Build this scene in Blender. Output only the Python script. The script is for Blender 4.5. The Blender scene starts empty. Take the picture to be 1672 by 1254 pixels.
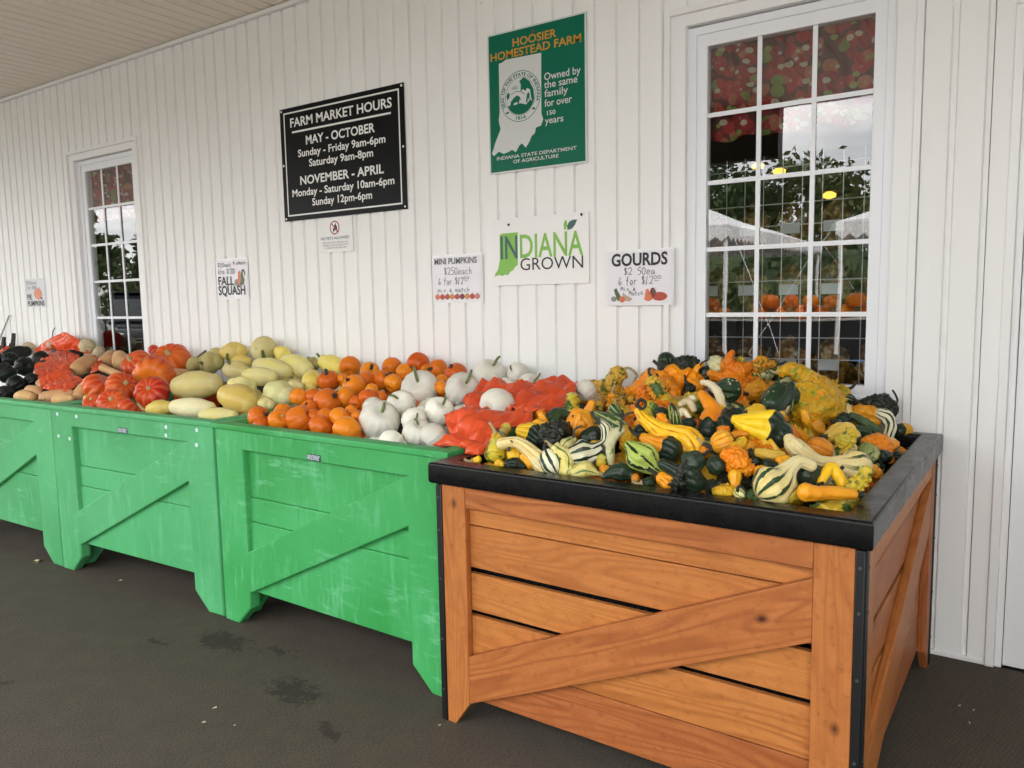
import bpy, bmesh, math, random
from math import sin, cos, pi, radians, sqrt
from mathutils import Vector, Matrix, noise
random.seed(11)
SC = bpy.context.scene
COL = SC.collection

# ------------------------------------------------------------------ camera
cam = bpy.data.cameras.new('camera')
cam.lens = 27.288; cam.sensor_width = 36; cam.clip_end = 2000
cob = bpy.data.objects.new('camera', cam); COL.objects.link(cob)
_r = Vector((0.831772, 0.554819, -0.018203)); _u = Vector((-0.044662, 0.099569, 0.994028)); _f = Vector((-0.553317, 0.825992, -0.107598))
M3 = Matrix((_r, _u, -_f)).transposed()
cob.matrix_world = Matrix.Translation((0, -3.02084, 1.28)) @ M3.to_4x4()
SC.camera = cob

# ------------------------------------------------------------------ sky, sun, exposure
SUN_EL, SUN_AZ = radians(48), radians(25)
world = bpy.data.worlds.new('World'); SC.world = world; world.use_nodes = True
wn = world.node_tree.nodes; wl = world.node_tree.links; wn.clear()
w_out = wn.new('ShaderNodeOutputWorld'); w_bg = wn.new('ShaderNodeBackground'); w_bg.inputs['Strength'].default_value = 0.12
w_sky = wn.new('ShaderNodeTexSky'); w_sky.sky_type = 'NISHITA'; w_sky.sun_disc = False
w_sky.sun_elevation = SUN_EL; w_sky.sun_rotation = SUN_AZ; w_sky.dust_density = 2.0
w_tc = wn.new('ShaderNodeTexCoord'); w_map = wn.new('ShaderNodeMapping'); w_map.inputs['Scale'].default_value = (1, 1, 2.6)
w_noi = wn.new('ShaderNodeTexNoise'); w_noi.inputs['Scale'].default_value = 2.6; w_noi.inputs['Detail'].default_value = 8; w_noi.inputs['Roughness'].default_value = .58
w_rmp = wn.new('ShaderNodeValToRGB'); w_rmp.color_ramp.elements[0].position = .33; w_rmp.color_ramp.elements[1].position = .52
w_noi2 = wn.new('ShaderNodeTexNoise'); w_noi2.inputs['Scale'].default_value = 6; w_noi2.inputs['Detail'].default_value = 6
w_cl = wn.new('ShaderNodeValToRGB')
w_cl.color_ramp.elements[0].position = .3; w_cl.color_ramp.elements[0].color = (11, 11.1, 11.3, 1)
w_cl.color_ramp.elements[1].position = .7; w_cl.color_ramp.elements[1].color = (20, 19.8, 19.4, 1)
w_mix = wn.new('ShaderNodeMix'); w_mix.data_type = 'RGBA'
wl.new(w_tc.outputs['Generated'], w_map.inputs['Vector']); wl.new(w_map.outputs[0], w_noi.inputs['Vector']); wl.new(w_map.outputs[0], w_noi2.inputs['Vector'])
wl.new(w_noi.outputs['Fac'], w_rmp.inputs[0]); wl.new(w_noi2.outputs['Fac'], w_cl.inputs[0])
wl.new(w_rmp.outputs['Color'], w_mix.inputs['Factor']); wl.new(w_sky.outputs[0], w_mix.inputs['A']); wl.new(w_cl.outputs['Color'], w_mix.inputs['B'])
wl.new(w_mix.outputs['Result'], w_bg.inputs['Color']); wl.new(w_bg.outputs[0], w_out.inputs['Surface'])
sun = bpy.data.lights.new('sun', 'SUN'); sun.energy = 2.2; sun.angle = radians(10); sun.color = (1, .95, .88)
sob = bpy.data.objects.new('sun', sun); COL.objects.link(sob)
sob.rotation_euler = Vector((-sin(SUN_AZ) * cos(SUN_EL), -cos(SUN_AZ) * cos(SUN_EL), -sin(SUN_EL))).to_track_quat('-Z', 'Y').to_euler()
SC.view_settings.view_transform = 'Standard'; SC.view_settings.look = 'None'; SC.view_settings.gamma = 1
SC.view_settings.exposure = 1.72
SC.render.engine = 'CYCLES'
SC.cycles.use_denoising = True
SC.cycles.max_bounces = 8; SC.cycles.diffuse_bounces = 5; SC.cycles.transparent_max_bounces = 12
SC.cycles.caustics_reflective = False; SC.cycles.caustics_refractive = False
SC.cycles.sample_clamp_indirect = 6

# ------------------------------------------------------------------ helpers
def tag(o, label=None, cat=None, group=None, kind=None):
    if label: o['label'] = label
    if cat: o['category'] = cat
    if group: o['group'] = group
    if kind: o['kind'] = kind
    return o

def link(name, me, m=None, parent=None, loc=(0, 0, 0), rot=(0, 0, 0)):
    o = bpy.data.objects.new(name, me); COL.objects.link(o)
    o.location = loc; o.rotation_euler = rot
    if parent is not None: o.parent = parent
    if m is not None and me is not None and len(me.materials) == 0: me.materials.append(m)
    return o

def empty(name, loc=(0, 0, 0), rz=0):
    o = bpy.data.objects.new(name, None); COL.objects.link(o); o.location = loc; o.rotation_euler = (0, 0, rz); o.empty_display_size = .1
    return o

def smooth(me, ang=35):
    for p in me.polygons: p.use_smooth = True
    try: me.set_sharp_from_angle(angle=radians(ang))
    except Exception: pass
    return me

def pymesh(verts, faces, sm=None):
    me = bpy.data.meshes.new('mesh'); me.from_pydata([tuple(v) for v in verts], [], faces); me.update()
    if sm: smooth(me, sm)
    return me

class MB:
    def __init__(s): s.v = []; s.f = []
    def box(s, x0, x1, y0, y1, z0, z1):
        n = len(s.v)
        s.v += [(x0, y0, z0), (x1, y0, z0), (x1, y1, z0), (x0, y1, z0), (x0, y0, z1), (x1, y0, z1), (x1, y1, z1), (x0, y1, z1)]
        s.f += [(n, n+3, n+2, n+1), (n+4, n+5, n+6, n+7), (n, n+1, n+5, n+4), (n+1, n+2, n+6, n+5), (n+2, n+3, n+7, n+6), (n+3, n, n+4, n+7)]
        return s
    def tube(s, pts, r, seg=8, cap=True):
        pts = [Vector(p) for p in pts]; n0 = len(s.v); k = len(pts)
        rs = r if isinstance(r, (list, tuple)) else [r] * k
        t = (pts[1] - pts[0]).normalized(); a = t.orthogonal().normalized()
        for i, p in enumerate(pts):
            t2 = (pts[min(i+1, k-1)] - pts[max(i-1, 0)]).normalized()
            a = (a - t2 * a.dot(t2)).normalized(); b = t2.cross(a)
            for j in range(seg):
                q = 2 * pi * j / seg; s.v.append(tuple(p + (a * cos(q) + b * sin(q)) * rs[i]))
        for i in range(k - 1):
            for j in range(seg):
                A = n0 + i * seg + j; B = n0 + i * seg + (j + 1) % seg
                s.f.append((A, B, B + seg, A + seg))
        if cap:
            s.f.append(tuple(n0 + j for j in reversed(range(seg)))); s.f.append(tuple(n0 + (k - 1) * seg + j for j in range(seg)))
        return s
    def mesh(s, sm=None): return pymesh(s.v, s.f, sm)

def bevel(o, w, seg=2):
    b = o.modifiers.new('bevel', 'BEVEL'); b.width = w; b.segments = seg; b.limit_method = 'ANGLE'; b.angle_limit = radians(40)
    return o

def boxo(name, b, m, parent=None, bv=0, loc=(0, 0, 0), rot=(0, 0, 0)):
    o = link(name, MB().box(*b).mesh(30 if bv else None), m, parent, loc, rot)
    if bv: bevel(o, bv)
    return o

def outline(outer, holes, depth, bv=0, mat4=None, res=2):
    """a flat outline (with holes) extruded to a slab with rounded edges; outline in XY, depth along Z, front face at +Z/2"""
    cu = bpy.data.curves.new('c', 'CURVE'); cu.dimensions = '2D'; cu.fill_mode = 'BOTH'
    for poly in [outer] + list(holes):
        sp = cu.splines.new('POLY'); sp.points.add(len(poly) - 1); sp.use_cyclic_u = True
        for p, q in zip(sp.points, poly): p.co = (q[0], q[1], 0, 1)
    cu.extrude = max(depth / 2 - bv, 0); cu.bevel_depth = bv; cu.bevel_resolution = res; cu.offset = -bv
    ob = bpy.data.objects.new('c', cu)
    me = bpy.data.meshes.new_from_object(ob)
    bpy.data.objects.remove(ob); bpy.data.curves.remove(cu)
    me.materials.clear()
    if mat4 is not None: me.transform(mat4)
    smooth(me, 30)
    return me

# XZ sheet facing -y: outline x -> x, outline y -> z, slab front at y = y0
def XZ(y0, depth): return Matrix(((1, 0, 0, 0), (0, 0, -1, y0 + depth / 2), (0, 1, 0, 0), (0, 0, 0, 1)))
def XY(z0, depth): return Matrix(((1, 0, 0, 0), (0, 1, 0, 0), (0, 0, 1, z0 - depth / 2), (0, 0, 0, 1)))

# ------------------------------------------------------------------ materials
class N:
    def __init__(s, name):
        s.m = bpy.data.materials.new(name); s.m.use_nodes = True
        s.t = s.m.node_tree; s.b = s.t.nodes['Principled BSDF']; s.out = s.t.nodes['Material Output']
        s._oc = None
    def n(s, typ, **kw):
        d = s.t.nodes.new('ShaderNode' + typ)
        for k, v in kw.items():
            k = k.replace('_', ' ')
            if k in ('operation', 'data type', 'blend type', 'wave type', 'bands direction', 'feature', 'distance', 'noise dimensions', 'clamp'):
                setattr(d, k.replace(' ', '_'), v)
            else: s.set(d, k, v)
        return d
    def set(s, d, k, v):
        i = d.inputs[k] if not isinstance(k, int) else d.inputs[k]
        if isinstance(v, bpy.types.NodeSocket): s.t.links.new(v, i)
        else: i.default_value = v
    def math(s, op, a, b=0.5, c=None):
        d = s.t.nodes.new('ShaderNodeMath'); d.operation = op
        s.set(d, 0, a); s.set(d, 1, b)
        if c is not None: s.set(d, 2, c)
        return d.outputs[0]
    def co(s, rand=40, scale=None):
        tc = s.t.nodes.new('ShaderNodeTexCoord').outputs['Object']
        if rand:
            oi = s.t.nodes.new('ShaderNodeObjectInfo').outputs['Random']
            sc = s.t.nodes.new('ShaderNodeVectorMath'); sc.operation = 'SCALE'; sc.inputs[0].default_value = (1, 1.7, .6)
            s.t.links.new(s.math('MULTIPLY', oi, float(rand)), sc.inputs['Scale'])
            ad = s.t.nodes.new('ShaderNodeVectorMath'); ad.operation = 'ADD'; s.t.links.new(tc, ad.inputs[0]); s.t.links.new(sc.outputs[0], ad.inputs[1]); tc = ad.outputs[0]
        if scale: tc = s.map(tc, scale)
        return tc
    def map(s, v, scale=(1, 1, 1), rot=(0, 0, 0), loc=(0, 0, 0)):
        d = s.t.nodes.new('ShaderNodeMapping'); d.inputs['Scale'].default_value = scale; d.inputs['Rotation'].default_value = rot; d.inputs['Location'].default_value = loc
        s.t.links.new(v, d.inputs['Vector']); return d.outputs[0]
    def noise(s, v, scale=5, detail=4, rough=.5, out='Fac'):
        d = s.t.nodes.new('ShaderNodeTexNoise'); s.t.links.new(v, d.inputs['Vector']); d.inputs['Scale'].default_value = scale; d.inputs['Detail'].default_value = detail; d.inputs['Roughness'].default_value = rough
        return d.outputs[out]
    def voro(s, v, scale=5, feature='F1', out='Distance', rnd=1):
        d = s.t.nodes.new('ShaderNodeTexVoronoi'); d.feature = feature; s.t.links.new(v, d.inputs['Vector']); d.inputs['Scale'].default_value = scale; d.inputs['Randomness'].default_value = rnd
        return d.outputs[out]
    def ramp(s, f, stops, interp='LINEAR'):
        d = s.t.nodes.new('ShaderNodeValToRGB'); cr = d.color_ramp; cr.interpolation = interp
        while len(cr.elements) < len(stops): cr.elements.new(.5)
        for e, (p, c) in zip(cr.elements, stops):
            e.position = p; e.color = (c[0], c[1], c[2], 1) if isinstance(c, (tuple, list)) else (c, c, c, 1)
        s.t.links.new(f, d.inputs[0]); return d.outputs[0]
    def mix(s, f, a, b, bt='MIX'):
        d = s.t.nodes.new('ShaderNodeMix'); d.data_type = 'RGBA'; d.blend_type = bt
        for k, v in ((0, f), (6, a), (7, b)):
            if isinstance(v, bpy.types.NodeSocket): s.t.links.new(v, d.inputs[k])
            elif k == 0: d.inputs[0].default_value = v
            else: d.inputs[k].default_value = (v[0], v[1], v[2], 1)
        return d.outputs[2]
    def bump(s, h, dist=.002, strength=1.0):
        d = s.t.nodes.new('ShaderNodeBump'); s.t.links.new(h, d.inputs['Height']); d.inputs['Distance'].default_value = dist; d.inputs['Strength'].default_value = strength
        s.t.links.new(d.outputs[0], s.b.inputs['Normal']); return d
    def col(s, c):
        if isinstance(c, bpy.types.NodeSocket): s.t.links.new(c, s.b.inputs['Base Color'])
        else: s.b.inputs['Base Color'].default_value = (c[0], c[1], c[2], 1)
    def rough(s, r):
        if isinstance(r, bpy.types.NodeSocket): s.t.links.new(r, s.b.inputs['Roughness'])
        else: s.b.inputs['Roughness'].default_value = r

def plain(name, c, r=.5, metal=0, var=.12, sc=8):
    m = N(name); v = m.co(30); f = m.noise(v, sc, 4)
    m.col(m.mix(f, [x * (1 - var) for x in c], [min(1, x * (1 + var)) for x in c])); m.rough(r); m.b.inputs['Metallic'].default_value = metal
    return m.m

def m_siding():
    m = N('white vinyl siding'); v = m.co(0)
    f = m.noise(m.map(v, (6, 6, .5)), 3, 5); g = m.noise(v, 1.2, 3)
    c = m.mix(f, (.84, .84, .83), (.88, .88, .875)); c = m.mix(m.math('MULTIPLY', g, .2), c, (.79, .78, .76))
    # small nail holes and specks
    d = m.voro(m.map(v, (1, .01, 1)), 4.2, 'F1'); m_ = m.math('LESS_THAN', d, .011)
    rnd = m.voro(m.map(v, (1, .01, 1)), 4.2, 'F1', 'Color')
    sp = m.t.nodes.new('ShaderNodeSeparateColor'); m.t.links.new(rnd, sp.inputs[0])
    m_ = m.math('MULTIPLY', m_, m.math('GREATER_THAN', sp.outputs[0], .62))
    m.col(m.mix(m_, c, (.12, .1, .09))); m.rough(.45); m.b.inputs['Specular IOR Level'].default_value = .3
    return m.m
M = {}
M['siding'] = m_siding()
M['trim'] = plain('white trim', (.83, .83, .83), .38, var=.03)
M['vinyl'] = plain('white vinyl frame', (.80, .82, .86), .3, var=.02)
def m_ceil():
    m = N('cream soffit panel'); v = m.co(0); f = m.noise(m.map(v, (3, .4, 1)), 3, 4)
    m.col(m.mix(f, (.76, .71, .62), (.82, .77, .68))); m.rough(.5); return m.m
M['ceil'] = m_ceil()
def m_green(A=(.026, .262, .052), Bc=(.048, .312, .084)):
    m = N('faded green plastic'); v = m.co(25)
    big = m.noise(v, 2.2, 4); st = m.noise(m.map(v, (7, 7, 1.3), (0, .35, 0)), 4, 8, .68); st2 = m.noise(m.map(v, (2, 2, 9), (0, -.2, 0)), 4, 7, .68)
    c = m.mix(m.ramp(big, [(.3, 0), (.7, 1)]), A, Bc)
    c = m.mix(m.math('MULTIPLY', m.ramp(st, [(.50, 0), (.66, .42)]), m.ramp(m.noise(v, 3.5, 3), [(.38, 0), (.6, 1)])), c, (.20, .56, .32)); c = m.mix(m.math('MULTIPLY', m.ramp(st2, [(.54, 0), (.66, .42)]), m.ramp(m.noise(v, 2.6, 3), [(.48, 0), (.66, 1)])), c, (.24, .60, .38)); c = m.mix(m.ramp(m.noise(v, 1.6, 3), [(.35, .45), (.65, 0)]), c, (.10, .48, .19))
    scr = m.noise(m.map(v, (60, 60, 3), (0, .8, 0)), 3, 3); c = m.mix(m.ramp(scr, [(.66, 0), (.72, .45)]), c, (.03, .19, .055))
    low = m.noise(m.map(v, (3, 3, 3)), 9, 6, .7); c = m.mix(m.ramp(low, [(.62, 0), (.75, .5)]), c, (.05, .22, .09))
    m.col(c); m.rough(m.ramp(st, [(.3, .42), (.7, .6)])); m.b.inputs['Specular IOR Level'].default_value = .22
    m.bump(m.noise(v, 90, 3), .0006, .5); return m.m
M['green'] = m_green(); M['green_faded'] = m_green((.050, .285, .092), (.088, .345, .148))
def m_wood():
    m = N('stained pine board'); v = m.co(60)
    w = m.noise(m.map(v, (.55, 5.5, 5.5)), 1.5, 2, .4)
    ring = m.math('SINE', m.math('MULTIPLY', w, 105.0)); ring = m.math('MULTIPLY_ADD', ring, .5, .5)
    ring = m.math('MULTIPLY', m.math('POWER', ring, 2.2), m.ramp(m.noise(m.map(v, (.8, 3, 3)), 1.3, 2), [(.35, .25), (.65, 1)]))
    fine = m.noise(m.map(v, (2.5, 140, 140)), 2, 4, .6); blot = m.noise(m.map(v, (5, 9, 9)), 2.2, 6, .65)
    c = m.mix(ring, (.455, .160, .046), (.27, .080, .022)); c = m.mix(m.ramp(fine, [(.35, .55), (.6, 0)]), c, (.36, .115, .03))
    c = m.mix(m.ramp(blot, [(.45, 0), (.62, .7)]), c, (.36, .115, .030)); c = m.mix(m.ramp(m.noise(m.map(v, (14, 22, 22)), 2.5, 5, .7), [(.55, 0), (.7, .6)]), c, (.24, .07, .02))
    kv = m.map(v, (6.0, 9, 9)); kn = m.voro(kv, 1.0, 'F1'); kc = m.voro(kv, 1.0, 'F1', 'Color')
    sp = m.t.nodes.new('ShaderNodeSeparateColor'); m.t.links.new(kc, sp.inputs[0]); g = m.math('GREATER_THAN', sp.outputs[1], .62)
    c = m.mix(m.math('MULTIPLY', m.ramp(kn, [(.04, 1), (.08, .5), (.14, 0)]), g), c, (.06, .016, .007))
    oi = m.t.nodes.new('ShaderNodeObjectInfo').outputs['Random']; hs = m.t.nodes.new('ShaderNodeHueSaturation'); m.t.links.new(c, hs.inputs['Color']); m.t.links.new(m.math('MULTIPLY_ADD', oi, .30, .86), hs.inputs['Value']); m.t.links.new(m.math('MULTIPLY_ADD', oi, .012, .496), hs.inputs['Hue']); c = hs.outputs[0]
    m.b.inputs['Specular IOR Level'].default_value = .3; m.col(c); m.rough(m.ramp(fine, [(0, .38), (1, .55)])); m.bump(fine, .0008, .5); return m.m
M['wood'] = m_wood()
def m_black():
    m = N('black moulded plastic'); v = m.co(10); f = m.noise(v, 14, 6, .7); s_ = m.noise(m.map(v, (4, 40, 40), (0, 0, .3)), 5, 3)
    c = m.mix(m.ramp(f, [(.4, 0), (.75, 1)]), (.0035, .0038, .0045), (.008, .0075, .007)); c = m.mix(m.ramp(s_, [(.72, 0), (.76, .2)]), c, (.05, .05, .05))
    m.col(c); m.rough(m.ramp(f, [(.2, .18), (.8, .36)])); m.b.inputs['Specular IOR Level'].default_value = .2; m.bump(m.noise(v, 260, 2), .0003, .3); return m.m
M['black'] = m_black()
M['metal'] = plain('black steel', (.006, .006, .007), .45, .0)
M['steel'] = plain('dull steel', (.4, .4, .4), .35, .9)
M['dark'] = plain('dark interior', (.03, .025, .02), .8)
M['gap_shade'] = plain('dark gap shade', (.02, .015, .01), .9)  # near-black colour stands for deep shade in gaps between the fruit
def m_floor():
    m = N('ribbed entrance matting'); v = m.co(0)
    big = m.noise(v, .9, 4); mid = m.noise(v, 9, 5, .65); fine = m.noise(m.map(v, (120, 260, 1), (0, 0, .5)), 1, 2)
    c = m.mix(big, (.090, .077, .063), (.112, .096, .078)); c = m.mix(m.ramp(mid, [(.42, 0), (.72, .7)]), c, (.125, .105, .080))
    c = m.mix(m.ramp(fine, [(.3, .6), (.6, 0)]), c, (.026, .022, .018))
    wob = m.noise(v, 26, 5, .75)
    for (x, y, r) in ((-2.522, -1.275, .165), (-1.988, -1.391, .15), (-1.70, -1.50, .05), (-2.26, -1.22, .045), (-2.75, -1.42, .04), (-1.52, -1.9, .06), (-2.9, -1.9, .05)):
        p = m.t.nodes.new('ShaderNodeVectorMath'); p.operation = 'DISTANCE'; m.t.links.new(m.map(v, (.8, 1.5, 0)), p.inputs[0]); p.inputs[1].default_value = (x * .8, y * 1.5, 0)
        d = m.math('MULTIPLY_ADD', wob, .38, p.outputs['Value'])
        k = m.ramp(d, [(.19 + r * .5 - .012, .8), (.19 + r * .5 + .022, 0)]); c = m.mix(k, c, (.044, .039, .035))
    lt = m.noise(m.map(v, (30, 30, 1)), 2, 4, .8); c = m.mix(m.ramp(lt, [(.72, 0), (.8, .35)]), c, (.16, .14, .11))
    wave = m.t.nodes.new('ShaderNodeTexWave'); wave.inputs['Scale'].default_value = 28; wave.inputs['Distortion'].default_value = 1.2
    m.t.links.new(m.map(v, (1, 1, 1), (0, 0, .25)), wave.inputs['Vector'])
    c = m.mix(m.math('MULTIPLY', wave.outputs['Fac'], .12), c, (.03, .026, .021))
    m.b.inputs['Specular IOR Level'].default_value = .08; m.col(c); m.rough(.95); m.bump(m.math('ADD', wave.outputs['Fac'], m.math('MULTIPLY', fine, 1.2)), 0.0011, .6); return m.m
M['mat'] = m_floor()
def m_glass():
    m = N('window glass'); t = m.t; t.nodes.remove(m.b)
    tr = t.nodes.new('ShaderNodeBsdfTransparent'); tr.inputs[0].default_value = (.86, .9, .88, 1); gl = t.nodes.new('ShaderNodeBsdfGlossy'); gl.inputs['Roughness'].default_value = 0
    ge = t.nodes.new('ShaderNodeNewGeometry'); dp = t.nodes.new('ShaderNodeVectorMath'); dp.operation = 'DOT_PRODUCT'; t.links.new(ge.outputs['Normal'], dp.inputs[0]); t.links.new(ge.outputs['Incoming'], dp.inputs[1]); mx = t.nodes.new('ShaderNodeMixShader')
    k = m.math('POWER', m.math('SUBTRACT', 1.0, m.math('ABSOLUTE', dp.outputs['Value'])), 5.0); k = m.math('MULTIPLY_ADD', k, .86, .15)
    k = m.math('MINIMUM', k, 1.0)
    t.links.new(k, mx.inputs[0]); t.links.new(tr.outputs[0], mx.inputs[1]); t.links.new(gl.outputs[0], mx.inputs[2]); t.links.new(mx.outputs[0], m.out.inputs['Surface'])
    tc = t.nodes.new('ShaderNodeTexCoord').outputs['Object']
    nz = m.noise(tc, 2.5, 1); bp = t.nodes.new('ShaderNodeBump'); bp.inputs['Distance'].default_value = .004; bp.inputs['Strength'].default_value = .25
    t.links.new(nz, bp.inputs['Height']); t.links.new(bp.outputs[0], gl.inputs['Normal']); return m.m
M['glass'] = m_glass()

# ------------------------------------------------------------------ text and marks
def textmesh(body, bold=0, sp=1):
    cu = bpy.data.curves.new('t', 'FONT'); cu.body = body; cu.size = 1; cu.offset = bold; cu.space_character = sp; cu.extrude = 0; cu.resolution_u = 3
    ob = bpy.data.objects.new('t', cu); me = bpy.data.meshes.new_from_object(ob)
    bpy.data.objects.remove(ob); bpy.data.curves.remove(cu); me.materials.clear(); return me
_h = textmesh('H'); CAPH = max(v.co.y for v in _h.vertices) - min(v.co.y for v in _h.vertices)

def lettering(parent, body, x0, x1, zb, cap, m, y=-.0012, bold=0, sp=1, name='lettering', dz=0):
    """writing fitted between x0 and x1 on baseline zb in the sign's own plane (x, z), dz: rise of the line to its right end"""
    me = textmesh(body, bold / cap if cap else 0, sp); xs = [v.co.x for v in me.vertices]; a, b = min(xs), max(xs)
    for v in me.vertices:
        t = (v.co.x - a) / (b - a); v.co = (x0 + t * (x1 - x0), y, zb + v.co.y * cap / CAPH + dz * t)
    return link(name, me, m, parent)

HAND = {  # pen strokes in a 1 x 1 box
 '2': [[(0, .8), (.2, 1), (.5, .95), (.55, .7), (.35, .35), (.05, .05), (.2, .12), (.6, 0)]], '5': [[(.6, 1), (.2, .98), (.12, .6), (.4, .62), (.55, .35), (.4, .05), (.05, .02)]],
 '0': [[(.35, 1), (.1, .75), (.05, .35), (.25, 0), (.5, .2), (.55, .65), (.35, 1)]], '6': [[(.4, 1), (.15, .6), (.05, .2), (.25, 0), (.5, .15), (.4, .4), (.1, .25)]],
 '1': [[(.35, 1), (.1, -.1)]], '3': [[(.05, .95), (.4, 1), (.45, .75), (.2, .55), (.5, .4), (.4, .05), (.05, 0)]], '$': [[(.55, .85), (.2, .95), (.1, .7), (.5, .45), (.45, .15), (.05, .15)], [(.3, 1.1), (.3, 0)]],
 '.': [[(.2, 0), (.25, .03)]], 'e': [[(.1, .3), (.5, .35), (.35, .6), (.1, .4), (.15, .05), (.55, .1)]], 'a': [[(.5, .5), (.2, .55), (.05, .2), (.25, 0), (.5, .4), (.5, .1), (.65, 0)]],
 'c': [[(.5, .5), (.2, .55), (.08, .2), (.3, 0), (.55, .12)]], 'h': [[(.1, 1), (.12, 0)], [(.12, .35), (.35, .55), (.45, .35), (.48, 0)]], 'f': [[(.5, 1), (.3, .95), (.22, .6), (.2, -.1)], [(.02, .55), (.45, .6)]],
 'o': [[(.3, .55), (.08, .35), (.2, 0), (.48, .15), (.48, .45), (.3, .55)]], 'r': [[(.1, .55), (.12, 0)], [(.12, .35), (.3, .55), (.5, .5)]], 'm': [[(.05, .55), (.05, 0)], [(.05, .4), (.25, .55), (.3, 0)], [(.3, .4), (.5, .55), (.58, 0)]],
 'M': [[(.02, 0), (.12, 1), (.3, .4), (.5, 1), (.6, 0)]], 'i': [[(.2, .5), (.22, 0)], [(.2, .75), (.22, .78)]], 'x': [[(.05, .55), (.5, 0)], [(.5, .55), (.05, 0)]], 't': [[(.25, .9), (.25, .1), (.45, 0)], [(.05, .6), (.5, .62)]],
 '&': [[(.55, .3), (.25, 0), (.08, .15), (.4, .55), (.25, .7), (.15, .5), (.55, 0)]], 'F': [[(.1, 1), (.1, 0)], [(.1, 1), (.55, 1)], [(.1, .55), (.45, .55)]], '_': [[(.0, .3), (.6, .34)]], ' ': []}
def pen(parent, body, x0, x1, zb, h, m, w=.0016, y=-.0014, adv=.72, small=None, name='handwriting'):
    mb = MB(); tot = len(body) * adv; sx = (x1 - x0) / tot
    for i, ch in enumerate(body):
        for st in HAND.get(ch, []):
            pts = []
            for k in range(len(st) - 1):                      # smooth the stroke
                p0, p1, p2, p3 = st[max(k-1, 0)], st[k], st[k+1], st[min(k+2, len(st)-1)]
                for q in range(4):
                    t = q / 4; f = lambda a, b, c, d: .5 * (2*b + (c-a)*t + (2*a-5*b+4*c-d)*t*t + (3*b-a-3*c+d)*t**3)
                    pts.append((f(p0[0], p1[0], p2[0], p3[0]), f(p0[1], p1[1], p2[1], p3[1])))
            pts.append(st[-1])
            pts = [(x0 + (i * adv + p[0]) * sx, zb + p[1] * h) for p in pts]
            n0 = len(mb.v)
            for k, p in enumerate(pts):
                a = pts[max(k-1, 0)]; b = pts[min(k+1, len(pts)-1)]; d = Vector((b[0]-a[0], b[1]-a[1])); d = d.normalized() if d.length > 1e-7 else Vector((1, 0))
                mb.v.append((p[0] - d.y * w, y, p[1] + d.x * w)); mb.v.append((p[0] + d.y * w, y, p[1] - d.x * w))
            for k in range(len(pts) - 1): mb.f.append((n0+2*k, n0+2*k+1, n0+2*k+3, n0+2*k+2))
    return link(name, mb.mesh(), m, parent)

def flat(parent, name, poly, m, y=-.0008, holes=()):
    """a printed shape on a sign face"""
    return link(name, outline(poly, holes, .0002, 0, XZ(y, .0002)), m, parent)
def ell(cx, cz, a, b, n=28, ph=0): return [(cx + a * cos(2*pi*i/n + ph), cz + b * sin(2*pi*i/n + ph)) for i in range(n)]
def ring(parent, name, cx, cz, a, b, w, m, y=-.0010): return flat(parent, name, ell(cx, cz, a, b, 48), m, y, [ell(cx, cz, a - w, b - w, 48)])

def sign(name, label, cx, cz, w, h, m, cat='sign', th=.003, y=-.004):
    o = link(name, outline([(-w/2, -h/2), (w/2, -h/2), (w/2, h/2), (-w/2, h/2)], [], th, .0006, XZ(0, th), 1), m, None, (cx, y - th, cz))
    return tag(o, label, cat)

# ------------------------------------------------------------------ the building
B = empty('farm_market_building'); tag(B, 'white sided farm market building with deep porch roof along its front', 'building')
PER, G0 = .1016, -2.585
WINS = (-.801, -5.423); HW, WZ0, WZ1 = .452, .815, 2.392
def siding():
    xs = []
    def prof(a, b):
        k = math.floor((a - G0) / PER) - 1
        out = [(a, 0)]
        while G0 + k * PER < b + PER:
            c = G0 + k * PER; seam = (k % 3 == 0)
            pr = [(c - .0125, 0), (c - .0074, .0135), (c + .0070, .0135)] + ([(c + .0071, .034), (c + .0100, .034), (c + .0101, 0)] if seam else [(c + .0120, 0)])
            out += [p for p in pr if a < p[0] < b]; k += 1
        return out + [(b, 0)]
    mb = MB()
    def strip(a, b, z0, z1):
        p = prof(a, b)
        for (xa, ya), (xb, yb) in zip(p, p[1:]):
            n = len(mb.v); mb.v += [(xa, ya, z0), (xb, yb, z0), (xb, yb, z1), (xa, ya, z1)]; mb.f.append((n, n+1, n+2, n+3))
    edges = [-14.0]
    for c in sorted(WINS): edges += [c - HW, c + HW]
    edges += [-.078]
    for i in range(len(edges) - 1):
        a, b = edges[i], edges[i+1]
        if any(abs((a + b) / 2 - c) < .1 for c in WINS): strip(a, b, .015, WZ0); strip(a, b, WZ1, 2.884)
        else: strip(a, b, .015, 2.884)
    strip(-.078, 1.0, 2.19, 2.884); strip(1.0, 4.0, .015, 2.884)
    return mb.mesh()
link('siding', siding(), M['siding'], B)
boxo('base_trim', (-14, -.083, -.006, .03, 0, .016), M['trim'], B, .002)
boxo('cornice_trim', (-14, 4, -.022, .03, 2.886, 2.908), M['trim'], B, .003)
def soffit():
    mb = MB(); k = 0; x = -14.0; pts = []
    while x < 4.0:
        seam = k % 3 == 0
        pts += [(x, 2.912), (x + .084, 2.912), (x + .089, 2.926), (x + .096, 2.926 if not seam else 2.938)]; x += PER; k += 1
    for (a, za), (b, zb) in zip(pts, pts[1:]):
        n = len(mb.v); mb.v += [(a, -3.85, za), (b, -3.85, zb), (b, .02, zb), (a, .02, za)]; mb.f.append((n, n+3, n+2, n+1))
    return mb.mesh()
link('porch_ceiling', soffit(), M['ceil'], B)
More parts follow.
